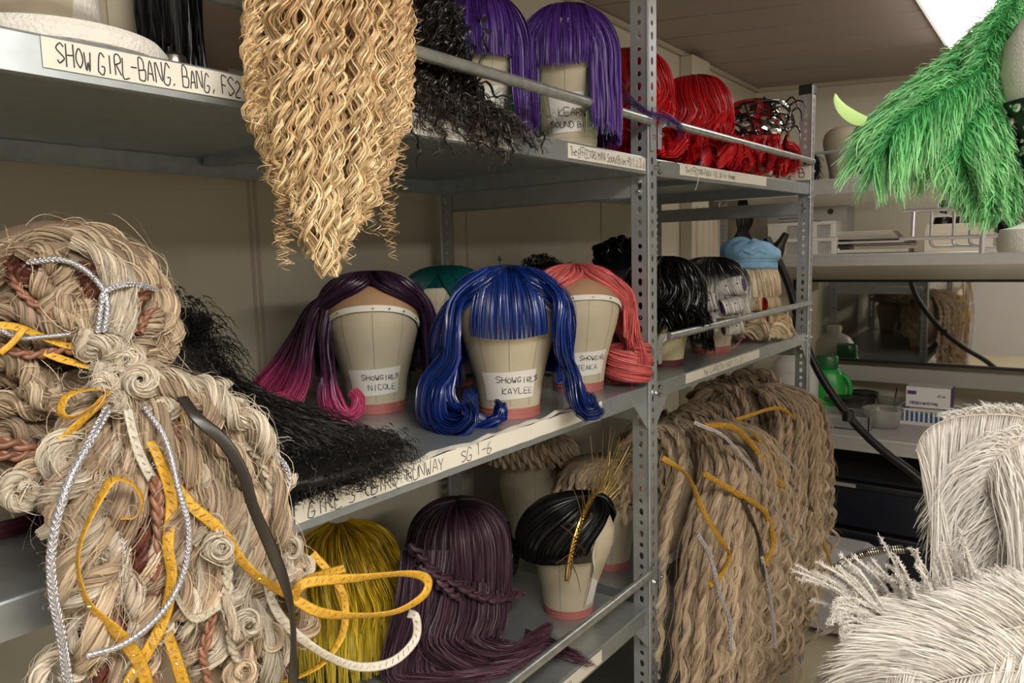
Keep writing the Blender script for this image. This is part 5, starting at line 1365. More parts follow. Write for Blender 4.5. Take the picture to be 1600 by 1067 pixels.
rope(W2, G([(125, 520, .0), (135, 545, .0), (160, 535, .01), (178, 550, .012), (172, 575, .012), (160, 590, .012), (150, 570, .01)]), .011, 44, 44, 2, .002, fuzz=20, strand=.0007)
# cascade: from the knot down
fan = [((95, 700), (110, 740), (60, 830), 0), ((110, 690), (100, 780), (95, 900), 1), ((130, 700), (120, 820), (110, 980), 1), ((150, 700), (150, 840), (140, 1060), 1), ((180, 700), (180, 860), (190, 1090), 0), ((200, 690), (230, 850), (240, 1090), 1),
       ((230, 660), (290, 800), (300, 1090), 1), ((250, 650), (320, 780), (340, 1090), 1), ((270, 640), (350, 760), (370, 1080), 1), ((290, 630), (380, 740), (420, 1040), 1), ((300, 620), (400, 720), (450, 960), 1), ((300, 610), (410, 690), (470, 890), 1), ((290, 600), (390, 670), (440, 780), 0), ((280, 595), (360, 640), (430, 720), 0),
       ((260, 600), (330, 650), (400, 760), 1), ((220, 640), (260, 740), (280, 960), 2), ((160, 720), (200, 800), (215, 960), 2), ((240, 690), (300, 830), (330, 990), 0), ((190, 720), (160, 900), (170, 1090), 2), ((270, 720), (330, 900), (390, 1090), 1), ((320, 700), (380, 860), (440, 1090), 0), ((330, 680), (420, 850), (480, 1000), 1)]
for i, (a, b, c, mt) in enumerate(fan):
    x1, x2 = .035 + .02 * rng.random(), .045 + .03 * rng.random()
    g = [(165, 585, -.005), (*a, x1 - .012), (*b, x1 + .01), ((b[0] + c[0]) / 2 + 14 * math.sin(i * 2.1), (b[1] + c[1]) / 2, x2), (*c, x2 - .008)]
    rope({0: W2, 1: W1, 2: W3}[mt], G(g), .0125 * rng.uniform(.8, 1.15), 80, 46, 3.8, .0014, curl=.007, turns=3.5, ramp=.6, fuzz=14, prof=(.6, 1, 1, .9, .6), strand=.0007)
for k in range(14):
    px = 130 + 25 * k + 8 * rng.normal(); py = 760 + 24 * (k % 5)
    g = [(px, py, .045), (px + 12 * rng.normal(), py + 70, .06), (px + 15 * rng.normal(), py + 150, .062), (px + 20 * rng.normal(), py + 230, .055)]
    rope(W1 if k % 3 else W2, G(g), .009, 64, 44, 3.2, .0013, curl=.009, turns=2.5, ramp=.3, fuzz=10, prof=(.6, 1, .8, .4), strand=.0007)
# spiral-ended locks
def spiral(HH, px, py, x, R, turns=2., rad=.0042, lead=None, tilt=(0, 0), flip=1, ph0=0.):
    c = PX(px, py, x); n_ = nz(CAM - c + np.array([tilt[0], tilt[1], 0])); u = nz(np.cross(n_, (0, 0, 1))); v = np.cross(u, n_)
    a = np.linspace(0, turns * 2 * PI, 40); r_ = R * (1 - .72 * a / a[-1])
    P = [c + (u * math.cos(ph0 + flip * q) + v * math.sin(ph0 + flip * q)) * rr + n_ * (.006 * q / a[-1]) for q, rr in zip(a, r_)]
    if lead is not None: P = [PX(*q) for q in lead] + P
    rope(HH, [LR(q) for q in P], rad, 44, 84, 4, .0008, fuzz=14, two=False, prof=(1, 1, 1, .8, .5), strand=.0007)
for s in ((221, 594, .035, .014, 2.4, .0045, None), (180, 630, .04, .0095, 1.6, .0045, None), (168, 600, .03, .010, 1.3, .005, None), (200, 565, .02, .013, 1.5, .004, None), (268, 640, .05, .008, 1.3, .003, [(235, 640, .04), (255, 625, .045)]),
          (60, 750, .03, .017, 1.4, .0055, [(140, 690, .0), (100, 700, .015)]), (35, 770, .03, .016, 1.3, .006, None), (95, 715, .03, .016, 1.1, .0055, None), (345, 855, .09, .013, 1.5, .0042, [(300, 850, .075), (330, 815, .08)]), (388, 975, .09, .014, 1.6, .0042, [(350, 930, .08)]),
          (425, 1000, .08, .018, 1.2, .004, [(350, 980, .08), (395, 970, .085)]), (455, 860, .06, .016, 1.3, .006, [(420, 790, .05)]), (470, 890, .06, .013, 1.2, .005, None), (392, 650, .03, .009, 1.2, .0035, None), (300, 700, .045, .014, 1.4, .004, None), (205, 800, .05, .018, 1.3, .005, None),
          (165, 780, .05, .014, 1.3, .005, None), (150, 880, .055, .018, 1.2, .0055, None), (130, 985, .06, .020, 1.2, .006, None), (100, 1050, .06, .022, 1.1, .006, None), (380, 1050, .08, .016, 1.4, .004, None), (440, 750, .045, .012, 1.2, .005, None), (305, 745, .06, .012, 1.4, .0035, None), (110, 640, .01, .014, 1.2, .005, None), (345, 615, .02, .012, 1.3, .005, None), (375, 640, .025, .014, 1.2, .0055, None)):
    px, py, x, R, tn, rd, ld = s
    spiral(W2 if rng.random() < .75 else W1, px, py, x, R, tn, rd, ld, tilt=(rng.normal() * .25, rng.normal() * .25), flip=rng.choice([-1, 1]), ph0=rng.uniform(0, 6))
for k in range(60):    # stray fibres
    px = rng.uniform(60, 480); py = rng.uniform(560, 1060); x = .06 + .03 * rng.random()
    if px > 200 + (py - 560) * .9: px = 150 + (py - 560) * .5
    g = [PX(px, py, x), PX(px + 14 * rng.normal(), py + 14 * rng.normal(), x + .01), PX(px + 26 * rng.normal(), py + 26 * rng.normal(), x + .008)]
    W2.add(lock([LR(q) for q in g], 2, 20, .002, curl=.004, turns=1.5), .00013)
for k in range(90):
    a = rng.uniform(PI * .85, 2.25 * PI); r_ = 1 + .12 * rng.random()
    c0 = (105 + 150 * math.cos(a), 485 + 118 * math.sin(a))
    g = [PX(c0[0], c0[1], -.06), PX(105 + 150 * r_ * math.cos(a + .05), 485 + 118 * r_ * math.sin(a + .05), -.055), PX(105 + 152 * r_ * math.cos(a + .12), 485 + 120 * r_ * math.sin(a + .12) , -.05)]
    W1.add(lock([LR(q) for q in g], 2, 16, .004, curl=.002, turns=1), .00012)
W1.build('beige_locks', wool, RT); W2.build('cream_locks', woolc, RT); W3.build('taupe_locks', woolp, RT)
for g in ([(205, 800, .05), (225, 840, .062), (215, 900, .062), (205, 960, .06), (190, 1000, .055)], [(200, 840, .045), (210, 900, .055), (240, 960, .05)], [(60, 400, -.03), (40, 430, -.03), (25, 400, -.04)], [(120, 420, -.02), (135, 445, -.012), (150, 460, -.01)], [(120, 1000, .05), (150, 1040, .055), (180, 1080, .055)], [(380, 1000, .06), (420, 1020, .06), (440, 1080, .06)]):
    RB_ = Hair(); rope(RB_, G(g), .0105, 40, 34, 2, .0025, fuzz=20, strand=.0007); RB_.build('dark_brown_lock', rust, RT)

for g, r in (([(242, 745, .068), (246, 790, .072), (250, 850, .074), (245, 905, .072), (240, 925, .07)], .0055), ([(272, 660, .05), (290, 700, .058), (300, 745, .062), (285, 760, .062)], .0065), ([(320, 740, .055), (332, 780, .06), (330, 800, .06)], .005),
             ([(160, 880, .058), (175, 940, .062), (180, 1010, .064), (190, 1060, .062)], .0055), ([(335, 920, .07), (330, 970, .075), (318, 1020, .075), (325, 1067, .07)], .005), ([(245, 445, -.03), (215, 470, -.015), (205, 490, -.01)], .0055), ([(240, 480, -.02), (225, 500, -.012), (215, 520, -.01)], .0045),
             ([(22, 420, -.035), (28, 450, -.025), (60, 480, -.02), (100, 500, -.012)], .0045), ([(-10, 540, -.02), (50, 555, -.018), (100, 545, -.01), (140, 560, .0)], .0048), ([(-10, 690, -.01), (30, 695, -.01), (60, 705, -.01)], .006), ([(-10, 710, -.008), (30, 712, -.008), (70, 700, -.008)], .005), ([(230, 1010, .065), (240, 1067, .065)], .005)):
    cord(RT, G(g), r, copper, 'braid', 'braid')
goldr = mat('gold_ribbon', (.72, .40, .035), .35, bump=.8, bscale=700, bdist=.0015, var=.22, vscale=220, metal=.15, spec=.7)
creamr = mat('cream_lurex', (.62, .56, .44), .4, bump=.9, bscale=800, bdist=.002, var=.3, vscale=400, metal=.2)
whiter = mat('white_sheer_ribbon', (.66, .62, .54), .4, bump=.6, bscale=600, bdist=.0015, var=.15, vscale=300)
glit = mat('gold_glitter', (.95, .72, .25), .18, metal=1)
def glitter(o, P, r, step=.0085):
    c = resamp(np.array(P), 400); s = np.concatenate([[0], np.cumsum(np.linalg.norm(np.diff(c, axis=0), axis=1))]); T = nz(np.gradient(c, axis=0)); mb = MB()
    for q in np.arange(step, s[-1], step):
        i = int(np.interp(q, s, np.arange(400))); i = min(i, 398)
        tow = nz(CAM - HR - c[i]); side = nz(np.cross(T[i], tow)); w_ = rng.uniform(.15, .5); 
        a = c[i] - side * r * w_ + T[i] * r * .3 + tow * r * .35; b = c[i] + side * r * w_ - T[i] * r * .3 + tow * r * .35
        mb.tube([a, (a + b) / 2 + tow * r * .2, b], r * .07, 4, caps=False)
    if mb.v: tag(mb.build('glitter_thread', glit, o), kind='stuff')
def tie(pts, r, m, nm, kind, gl=False):
    P = G(pts); o = cord(RT, P, r, m, nm, kind)
    if gl: glitter(o, P, r)
tie([(168, 640, .045), (140, 690, .07), (105, 760, .082), (82, 850, .085), (82, 920, .085), (95, 990, .08), (108, 1080, .07)], .0033, silvc, 'silver_cord', 'round')
tie([(225, 635, .045), (258, 685, .07), (278, 760, .09), (295, 830, .098), (285, 900, .10), (250, 960, .10), (195, 1005, .095), (135, 1025, .085)], .0024, silvc, 'silver_cord', 'round')
tie([(188, 815, .06), (192, 860, .065), (190, 900, .066), (185, 945, .064)], .0024, silvc, 'silver_cord', 'round')
tie([(42, 410, -.02), (95, 406, -.004), (130, 420, .003), (160, 450, .010), (168, 480, .014), (163, 518, .014)], .0024, silvc, 'silver_cord', 'round')
tie([(152, 520, .012), (158, 480, .012), (165, 455, .012), (205, 444, .004), (245, 452, -.012)], .0024, silvc, 'silver_cord', 'round')
tie([(355, 680, .04), (400, 700, .05), (440, 720, .052), (453, 752, .055), (440, 780, .055), (420, 790, .05)], .0027, silvc, 'silver_cord', 'round')
tie([(0, 515, -.01), (30, 528, -.008), (70, 526, -.005), (110, 522, .0)], .0018, silvc, 'silver_cord', 'round')
tie([(190, 810, .075), (214, 806, .082), (222, 780, .086), (205, 755, .088), (178, 748, .09), (158, 775, .092), (128, 840, .092), (122, 890, .09), (140, 945, .09), (185, 990, .09), (220, 1040, .085), (232, 1085, .08)], .0058, goldr, 'gold_ribbon', 'flat', True)
tie([(235, 690, .06), (250, 720, .07), (268, 780, .075), (262, 850, .085), (268, 900, .09), (258, 960, .09), (235, 1010, .088), (200, 1067, .08)], .0056, goldr, 'gold_ribbon', 'flat', True)
tie([(262, 990, .08), (275, 1030, .08), (290, 1080, .075)], .0058, goldr, 'gold_ribbon', 'flat', True)
tie([(262, 740, .065), (300, 790, .08), (345, 830, .088), (385, 885, .092), (425, 915, .095), (458, 932, .10)], .0056, goldr, 'gold_ribbon', 'flat', True)
tie([(290, 640, .045), (285, 690, .05), (300, 730, .055), (300, 750, .055)], .0045, goldr, 'gold_ribbon', 'flat', True)
tie([(458, 932, .10), (480, 910, .112), (560, 903, .12), (635, 896, .13), (667, 905, .135), (662, 930, .135), (620, 955, .125), (560, 962, .115), (500, 957, .108), (458, 934, .10)], .0056, goldr, 'gold_ribbon', 'flat', True)
tie([(458, 930, .10), (480, 905, .10), (510, 895, .10), (538, 888, .10)], .0050, goldr, 'gold_ribbon', 'flat', True)
tie([(488, 865, .06), (515, 895, .07), (538, 935, .08), (535, 990, .085), (505, 1035, .085), (465, 1058, .08), (435, 1066, .08)], .0046, goldr, 'gold_ribbon', 'flat', True)
tie([(400, 850, .07), (430, 950, .08), (480, 1005, .09), (550, 1040, .10), (610, 1035, .11), (648, 1000, .112), (650, 965, .11), (638, 958, .105)], .0052, whiter, 'white_ribbon', 'flat', True)
tie([(285, 620, .07), (310, 655, .09), (350, 690, .10), (380, 740, .11), (395, 790, .115), (425, 860, .118), (448, 920, .118), (458, 980, .115), (458, 1085, .105)], .0058, blackr, 'black_ribbon', 'flat')
tie([(355, 690, .05), (395, 705, .06), (420, 750, .065), (420, 790, .065), (395, 830, .062), (390, 870, .06)], .0052, creamr, 'gold_cream_cord', 'braid', True)
tie([(360, 830, .065), (355, 900, .075), (360, 960, .078), (362, 1010, .078), (372, 1035, .075)], .0052, creamr, 'gold_cream_cord', 'braid', True)
tie([(350, 720, .05), (365, 760, .058), (375, 800, .06), (362, 850, .06)], .0045, creamr, 'gold_cream_cord', 'braid', True)
tie([(310, 640, .04), (345, 655, .048), (395, 675, .052), (430, 705, .055), (430, 750, .052), (418, 790, .05)], .0040, creamr, 'cream_ribbon', 'flat', True)
tie([(200, 640, .05), (215, 700, .06), (240, 750, .065), (280, 790, .07)], .0050, whiter, 'white_ribbon', 'flat', True)
tie([(172, 615, .035), (145, 608, .04), (105, 618, .045), (95, 645, .047), (115, 652, .047), (150, 630, .045), (172, 612, .04)], .0042, goldr, 'gold_ribbon', 'flat', True)
tie([(165, 622, .04), (130, 655, .042), (95, 690, .04), (85, 700, .035)], .0045, goldr, 'gold_ribbon', 'flat', True)
tie([(-10, 508, -.012), (30, 512, -.01), (90, 535, -.008), (130, 545, -.004)], .0042, goldr, 'gold_ribbon', 'flat', True)
tie([(70, 550, -.012), (100, 562, -.006), (140, 572, .0), (160, 575, .005)], .0042, goldr, 'gold_ribbon', 'flat', True)
tie([(0, 552, .0), (20, 535, .0), (36, 515, .0)], .0028, goldr, 'gold_ribbon', 'flat')
tie([(260, 900, .08), (300, 965, .08), (345, 945, .08)], .0042, creamr, 'cream_ribbon', 'flat', True)
tie([(68, 392, -.05), (80, 368, -.05), (105, 360, -.05), (128, 368, -.05), (135, 385, -.05)], .0035, creamr, 'cream_ribbon', 'flat', True)
V = [G([(170, 512, .016)])[0], G([(203, 530, .016)])[0]]; MB().tube(V, .0006, 5).build('hair_pin', zinc, RT)
# ------------------------------------------------------------ far shelving unit and what stands on it
rng = np.random.default_rng(31)
YF = 3.30
far = thing('far_shelving', 'grey steel shelves across the far end of the room', 'shelving', (0, 0, 0))
gsh = mat('grey_steel_shelf', (.50, .49, .48), .4, metal=.35, bump=.05, var=.05, vscale=30)
def fshelf(x0, x1, z, h=.05, d=.62, y0=YF): return MB().box(x0, x1, y0, y0 + d, z - .014, z, .003).box(x0, x1, y0, y0 + .016, z - h, z - .012).build('shelf_board', gsh, far)
fshelf(-.60, .335, 1.793, .062, .52)
fshelf(-.60, 1.9, 1.482, .05)
fshelf(-.60, 1.9, .713, .06, .62)
MB().box(-.45, 1.7, 4.0, 4.03, .835, .915, .006).build('lower_rail', mat('grey_laminate', (.42, .40, .37), .5), far)
for x in (-.58, 1.86): upright(x, YF + .02, 1 if x < 0 else -1, 1, 2.0, far)
MB().tube([(-.58, YF + .02, 1.905), (.40, YF + .02, 1.905)], .006, 10).build('front_rail', galv2, far, True)
# mirror
t = thing('mirror', 'long wall mirror in a thin black frame below the far shelves', 'mirror', (0, 0, 0))
zt, zb, xa, xb, ym = 1.336, .945, -.43, 1.7, 4.02
def mq(dx, dz, dy): return [(xa - dx, ym - dy + .01, zb - dz), (xb + dx, ym - dy + .01, zb - .0 - dz), (xb + dx, ym - dy - .0, zt + dz), (xa - dx, ym - dy - .0, zt + dz)]
MB().add(mq(0, 0, .008) + mq(0, 0, .004), [[0, 1, 2, 3], [4, 5, 6, 7], [0, 1, 5, 4], [1, 2, 6, 5], [2, 3, 7, 6], [3, 0, 4, 7]]).build('mirror_glass', mat('mirror_silver', (.80, .79, .76), .03, metal=1), t)
fr = MB()
for x0, x1, z0, z1 in ((xa - .012, xb + .012, zt, zt + .012), (xa - .012, xb + .012, zb - .012, zb), (xa - .012, xa, zb, zt), (xb, xb + .012, zb, zt)): fr.box(x0, x1, ym - .012, ym + .012, z0, z1)
fr.build('mirror_frame', mat('black_frame', (.012, .012, .013), .4), t)
# top board: two heads, dark hat, peach box
dimc = mat('worn_canvas', (.36, .31, .24), .8, bump=.3, bscale=300)
wig_head('worn canvas wig block on the far top shelf, left of the dark hat', (-.10, 3.52, 1.793), -70, band=pinkband, seams=False, cloth=dimc, s=.95, group='blocks on the far top shelf')
wig_head('worn canvas wig block on the far top shelf behind the green feathers', (.14, 3.50, 1.793), -80, band=pinkband, seams=False, cloth=dimc, s=.95, group='blocks on the far top shelf')
t = thing('hat', 'dark round hat on its edge between blocks on the far top shelf', 'hat', (.055, 3.46, 1.793), 0)
MB().lathe([(.125, .0), (.132, .004), (.132, .012), (.10, .016), (.085, .05), (.05, .075), (.001, .08)], (0, 0, 0), 40).xf(Matrix.Translation((0, .04, .134)) @ Matrix.Rotation(math.radians(98), 4, 'X') @ Matrix.Rotation(.3, 4, 'Y')).build('hat_body', mat('dark_felt', (.05, .04, .035), .7), t, True)
t = thing('wig_bundle', 'small black wig bundle at the left of the far top shelf', 'wig', (-.24, 3.46, 1.793))
H = Hair(); H.surf(blob((0, 0, .07), (.06, .06, .07)), .2); H.add(cloud((0, 0, .07), (.06, .06, .07), 500, K=12, length=.04, hel=.003, turns=1, floor=.002), .0009); H.build('bundle_hair', blackh, t)
# middle board
white_card = mat('white_card', (.62, .60, .56), .55); lined = mat('print_black', (.03, .03, .03), .6)
def fbox(name, label, cat, px0, px1, pyb, h, d, y, z, m, group=None, rz=0):
    a = PY(px0, pyb, y)[0]; b = PY(px1, pyb, y)[0]
    t = thing(name, label, cat, ((a + b) / 2, y, z), rz, group); w_ = (b - a) / 2
    MB().box(-w_, w_, 0, d, 0, h, .002).build('carton', m, t); return t, w_
t, w_ = fbox('box', 'tall white printed box behind the patterned boxes on the far shelf', 'box', 1198, 1322, 350, .215, .16, 3.58, 1.482, white_card)
for k in range(3): MB().box(-w_ * .7, w_ * (.2 + .2 * k), -.0008, 0, .165 - .018 * k, .171 - .018 * k).build('printed_line', mat('grey_print', (.25, .24, .24), .6), t)
MB().lathe([(0, 0), (.013, 0), (.013, .001), (0, .001)], (0, 0, 0), 20).xf(Matrix.Translation((w_ * .62, -.0002, .19)) @ Matrix.Rotation(PI / 2, 4, 'X')).build('printed_emblem', mat('dark_amber_print', (.10, .05, .02), .5), t)
for k in range(4): MB().box(w_ * .35 + .014 * k, w_ * .35 + .014 * k + .004, -.0008, 0, .135, .139).build('printed_dot', lined, t)
for k, (lab) in enumerate(('lower white box with nested black line pattern, on the far shelf', 'upper white box with nested black line pattern, on the far shelf')):
    t, w_ = fbox('patterned_box', lab, 'box', 1197 + 2 * k, 1306 - 2 * k, 370, .068, .22, 3.33, 1.482 + .070 * k, white_card, 'patterned boxes on the far shelf')
    MB().box(-w_ - .001, w_ + .001, -.001, .221, .058, .069, .001).build('lid', white_card, t)
    mb = MB(); u0 = -w_
    for q in range(2):
        cx = u0 + w_ * (1.0 if q == 0 else 1.9)
        for j in range(9):
            r_ = .006 + .006 * j
            P = [(max(u0 + .002, cx - r_), -.0012, .003), (max(u0 + .002, cx - r_), -.0012, min(.054, .012 + r_ * .8)), (cx - .002, -.0012, min(.054, .012 + r_ * .8))]
            for a_, b_ in zip(P[:-1], P[1:]): mb.tube([a_, b_], .0008, 4, False)
    mb.build('line_pattern', lined, t)
paperw = mat('aged_paper', (.58, .53, .46), .7)
for k, (lab, m_, w0, rz, zz, x_) in enumerate((('open ring binder with a black cover at the bottom of the pile', mat('black_vinyl', (.012, .012, .018), .4), .15, .05, 0, .05), ('navy folder of papers in the middle of the pile', mat('navy_vinyl', (.02, .025, .06), .4), .14, -.06, .038, .045), ('bundle of loose papers on top of the folder pile', paperw, .12, .03, .06, .03))):
    t = thing('binder' if k < 2 else 'paper_bundle', lab + ', far shelf', 'binder' if k < 2 else 'papers', (x_, 3.36, 1.482 + zz), rz, 'pile of folders on the far shelf')
    if k == 2:
        for j in range(6): MB().box(-w0 + .006 * math.sin(j * 2), w0 - .004 * j, .0 + .004 * math.cos(j), .2, .0055 * j, .0055 * j + .0045, .001).build('sheet_stack', paperw, t)
    else:
        MB().box(-w0, w0, 0, .22, 0, .003, .001).build('back_cover', m_, t)
        MB().box(-w0 + .01, w0 - .008, .004, .215, .003, .016 if k == 0 else .012).build('pages', paperw, t)
        c = MB().box(-w0, w0, 0, .22, 0, .003, .001); h_ = .034 if k == 0 else .018; c.xf(Matrix.Translation((0, 0, h_ - .003 + 0)) ); c.build('front_cover', m_, t)
        MB().box(-w0 - .002, -w0 + .002, 0, .22, 0, h_, .001).build('spine', m_, t)
        if k == 0:
            for y_ in (.05, .16): MB().tube([(-w0 + .018 + .010 * math.cos(a), y_ - .03, .016 + .011 * math.sin(a)) for a in np.linspace(0, 2 * PI, 16)], .0018, 6).build('ring', zinc, t, True)
t, w_ = fbox('box', 'cream lidded box behind the wire basket on the far shelf', 'box', 1444, 1552, 375, .095, .18, 3.36, 1.482, mat('cream_card', (.62, .56, .46), .6))
MB().box(-w_ + .006, w_ + .0, -.001, .181, .07, .108, .002).build('lid', mat('cream_card', (.62, .56, .46), .6), t)
for k, (px, h_) in enumerate(((1475, .19), (1500, .21), (1525, .20), (1552, .18), (1578, .2))):
    q = PY(px, 300, 3.60); t = thing('bottle', ('leftmost', 'second', 'middle', 'fourth', 'rightmost')[k] + ' of the five dark bottles behind the cream box', 'bottle', (q[0], 3.60 + .015 * (k % 2), 1.482), 0, 'dark bottles behind the cream box')
    MB().lathe([(0, 0), (.033, 0), (.035, .004), (.035, h_ * .65), (.03, h_ * .74), (.014, h_ * .82), (.013, h_)], (0, 0, 0), 24).build('bottle_body', mat('dark_brown_bottle', (.012, .009, .008), .25), t, True)
    MB().lathe([(0, h_), (.016, h_), (.016, h_ + .022), (0, h_ + .022)], (0, 0, 0), 20).build('cap', mat('black_plastic', (.015, .015, .016), .4), t, True)
# things hanging on the far left wall, seen under the top shelf: dark bag with straps
q = PX(1160, 345, -.50); t = thing('hanging_bag', 'black bag hanging by its straps in the far left corner', 'bag', (-.50, q[1] - .0, 1.44))
mb = MB(); a = np.arange(28) * 2 * PI / 28; V = []
prof = ((.001, 0), (.05, .0), (.075, .03), (.08, .08), (.065, .13), (.03, .17), (.001, .18))
for r_, z_ in prof: V.append(np.stack([r_ * .5 * np.cos(a), r_ * np.sin(a) * (1 + .1 * np.sin(3 * a)), z_ + 0 * a], -1))
mb.add(np.concatenate(V), [[i * 28 + j, i * 28 + (j + 1) % 28, (i + 1) * 28 + (j + 1) % 28, (i + 1) * 28 + j] for i in range(len(prof) - 1) for j in range(28)]).build('bag_body', mat('black_canvas', (.02, .017, .015), .7), t, True)
for k, (y_, zt_) in enumerate(((-.06, .28), (-.02, .30), (.02, .31), (.055, .30), (.085, .27))):
    P = resamp([(0, y_ * .6, .15), (.01, y_ * 1.3 - .01, .21), (.0, y_ * .7, zt_), (.0, 0, .33)], 16)
    MB().tube(P, .007, 8).build('strap', mat('black_canvas', (.02, .017, .015), .7), t, True)
t = thing('white_cloth', 'cream curtain panel hanging beside the black bag in the far corner', 'curtain', (-.60, 3.35, 1.2))
V = []; n = 60
for k in range(n):
    y = -.30 + .36 * k / n; V += [(.02 * math.sin(k * .55) + .02, y, 0), (.018 * math.sin(k * .55) + .015, y, .5)]
o = MB().add(V, [[2 * k, 2 * k + 2, 2 * k + 3, 2 * k + 1] for k in range(n - 1)]).build('cloth_panel', mat('cream_cloth', (.52, .45, .33), .8), t, True, 3)
sd = o.modifiers.new('s', 'SOLIDIFY'); sd.thickness = .002
t['label'] = 'cream cloth hanging in the far left corner beside the black bag'

# counter
def at(px, py): return PZ(px, py, .713)
q = at(1240, 642); t = thing('jug', 'large white plastic jug on the far counter beside the green bottle', 'jug', (q[0] + .02, q[1] - .04, .713))
wp = mat('white_plastic', (.66, .64, .62), .35)
MB().lathe([(0, 0), (.095, 0), (.102, .006), (.103, .19), (.100, .20), (.103, .21), (.100, .25), (.075, .285), (.045, .30), (.034, .303), (.034, .32), (0, .32)], (0, 0, 0), 40).build('jug_body', wp, t, True)
MB().lathe([(0, .318), (.038, .318), (.038, .345), (0, .347)], (0, 0, 0), 30).build('cap', wp, t, True)
MB().box(-.03, .065, -.106, -.103, .05, .16).build('blank_label', mat('pale_label', (.74, .72, .70), .5), t)
q = at(1298, 634); t = thing('detergent_bottle', 'bright green detergent bottle with a side handle on the far counter', 'bottle', (q[0], q[1] - .10, .713), .15)
grp = mat('green_plastic', (.02, .40, .055), .3); grd = mat('dark_green_cap', (.015, .14, .05), .3)
mb = MB(); prof = [(0, 0), (.085, 0), (.09, .008), (.092, .06), (.086, .13), (.072, .18), (.06, .20), (.05, .21), (.045, .215)]
mb.lathe(prof, (0, 0, 0), 40, 1., .62); mb.build('bottle_body', grp, t, True)
MB().lathe([(0, .205), (.052, .205), (.054, .21), (.054, .262), (.050, .27), (0, .27)], (0, 0, 0), 36, 1, .8).build('cap', grd, t, True)
MB().tube(resamp([(.058, 0, .18), (.09, 0, .165), (.108, 0, .12), (.104, 0, .07), (.085, 0, .045)], 24), .0125, 12).build('handle', grp, t, True)
MB().lathe([(0, 0), (.034, 0), (.034, .001), (0, .001)], (0, 0, 0), 30, 1., .6).xf(Matrix.Translation((.03, -.058, .075)) @ Matrix.Rotation(PI / 2, 4, 'X') @ Matrix.Rotation(.5, 4, 'Z')).build('label_spot', mat('dark_green_print', (.03, .13, .04), .4), t)
MB().lathe([(0, 0), (.022, 0), (.022, .001), (0, .001)], (0, 0, 0), 30, 1.3, .6).xf(Matrix.Translation((.034, -.0595, .092)) @ Matrix.Rotation(PI / 2, 4, 'X') @ Matrix.Rotation(.4, 4, 'Z')).build('pink_print', mat('pink_print', (.75, .2, .18), .4), t)
clear = mat('clear_plastic', (.80, .79, .76), .12, trans=.82, ior=1.2)
for k, (px, py, lab) in enumerate(((1335, 640, 'nearer black-lidded round container beside the green bottle'), (1352, 634, 'farther black-lidded round container behind its twin'))):
    q = at(px, py); t = thing('container', lab, 'container', (q[0], q[1] - .12 + .06 * k, .713), 0, 'black-lidded containers')
    MB().lathe([(0, 0), (.052, 0), (.062, .07), (.060, .07), (.050, .003), (0, .003)], (0, 0, 0), 32).build('tub_body', mat('smoke_plastic', (.06, .05, .045), .3), t, True)
    MB().lathe([(0, .068), (.066, .068), (.068, .072), (.068, .082), (.06, .085), (0, .083)], (0, 0, 0), 32).build('lid', mat('black_plastic', (.015, .015, .016), .4), t, True)
for k, (px, py, zz, lab) in enumerate(((1375, 670, 0, 'clear plastic bowl at the front of the far counter'), (1392, 645, 0, 'clear plastic bowl behind the front one on the far counter'))):
    q = at(px, py); t = thing('bowl', lab, 'bowl', (q[0], q[1] + .05, .713), 0, 'clear bowls')
    MB().lathe([(0, 0), (.055, 0), (.066, .02), (.078, .075), (.083, .078), (.083, .084), (.076, .084), (.063, .022), (.052, .004), (0, .004)], (0, 0, 0), 40).build('bowl_body', clear, t, True)
    if k: MB().tube(resamp([(.0, 0, .01), (.01, -.02, .06), (.02, -.03, .12)], 8), .003, 6).build('clip', mat('black_plastic', (.015, .015, .016), .4), t, True)
q = at(1300, 668); t = thing('tray', 'clear shallow plastic tray on the far counter', 'tray', (q[0] + .02, q[1] + .09, .713))
MB().box(-.13, .13, -.09, .09, 0, .004).box(-.13, -.126, -.09, .09, 0, .06).box(.126, .13, -.09, .09, 0, .06).box(-.13, .13, -.09, -.086, 0, .06).box(-.13, .13, .086, .09, 0, .06).build('tray_body', clear, t)
q = at(1447, 665); t = thing('basket', 'white slotted plastic basket holding the hair pin box', 'basket', (q[0], q[1] + .05, .713))
bw = .105; mb = MB().box(-bw, bw, -.05, .12, 0, .004).box(-bw - .012, bw + .012, -.056, -.048, .062, .072, .002).box(-bw - .012, bw + .012, .118, .126, .062, .072, .002).box(-bw - .012, -bw - .004, -.056, .126, .062, .072).box(bw + .004, bw + .012, -.056, .126, .062, .072)
for k in range(12): x = -bw + 2 * bw * k / 11; mb.box(x - .004, x + .004, -.054, -.050, 0, .065).box(x - .004, x + .004, .118, .122, 0, .065)
for k in range(8): y = -.045 + .165 * k / 7; mb.box(-bw - .006, -bw - .002, y - .004, y + .004, 0, .065).box(bw + .002, bw + .006, y - .004, y + .004, 0, .065)
mb.box(-bw - .008, bw + .008, -.056, -.049, .0, .014).build('basket_body', wp, t)
t = thing('box', 'blue and white carton inside the white basket', 'box', (q[0], q[1] + .06, .719))
MB().box(-.085, .085, -.04, .09, 0, .072, .002).build('carton', mat('blue_card', (.06, .22, .42), .5), t); MB().box(-.07, .06, -.0412, -.04, .045, .07).build('white_panel', white_card, t)
t = thing('hair_pin_box', 'white and purple box of French hair pins on top of the basket', 'box', (q[0] + .005, q[1] + .05, .792))
b = MB().box(-.09, .085, -.05, .06, 0, .092, .002).build('carton', mat('white_gloss_card', (.72, .70, .70), .35), t)
MB().box(.085, .0865, -.05, .06, 0, .092).build('side_panel', mat('deep_purple_print', (.10, .03, .18), .4), b)
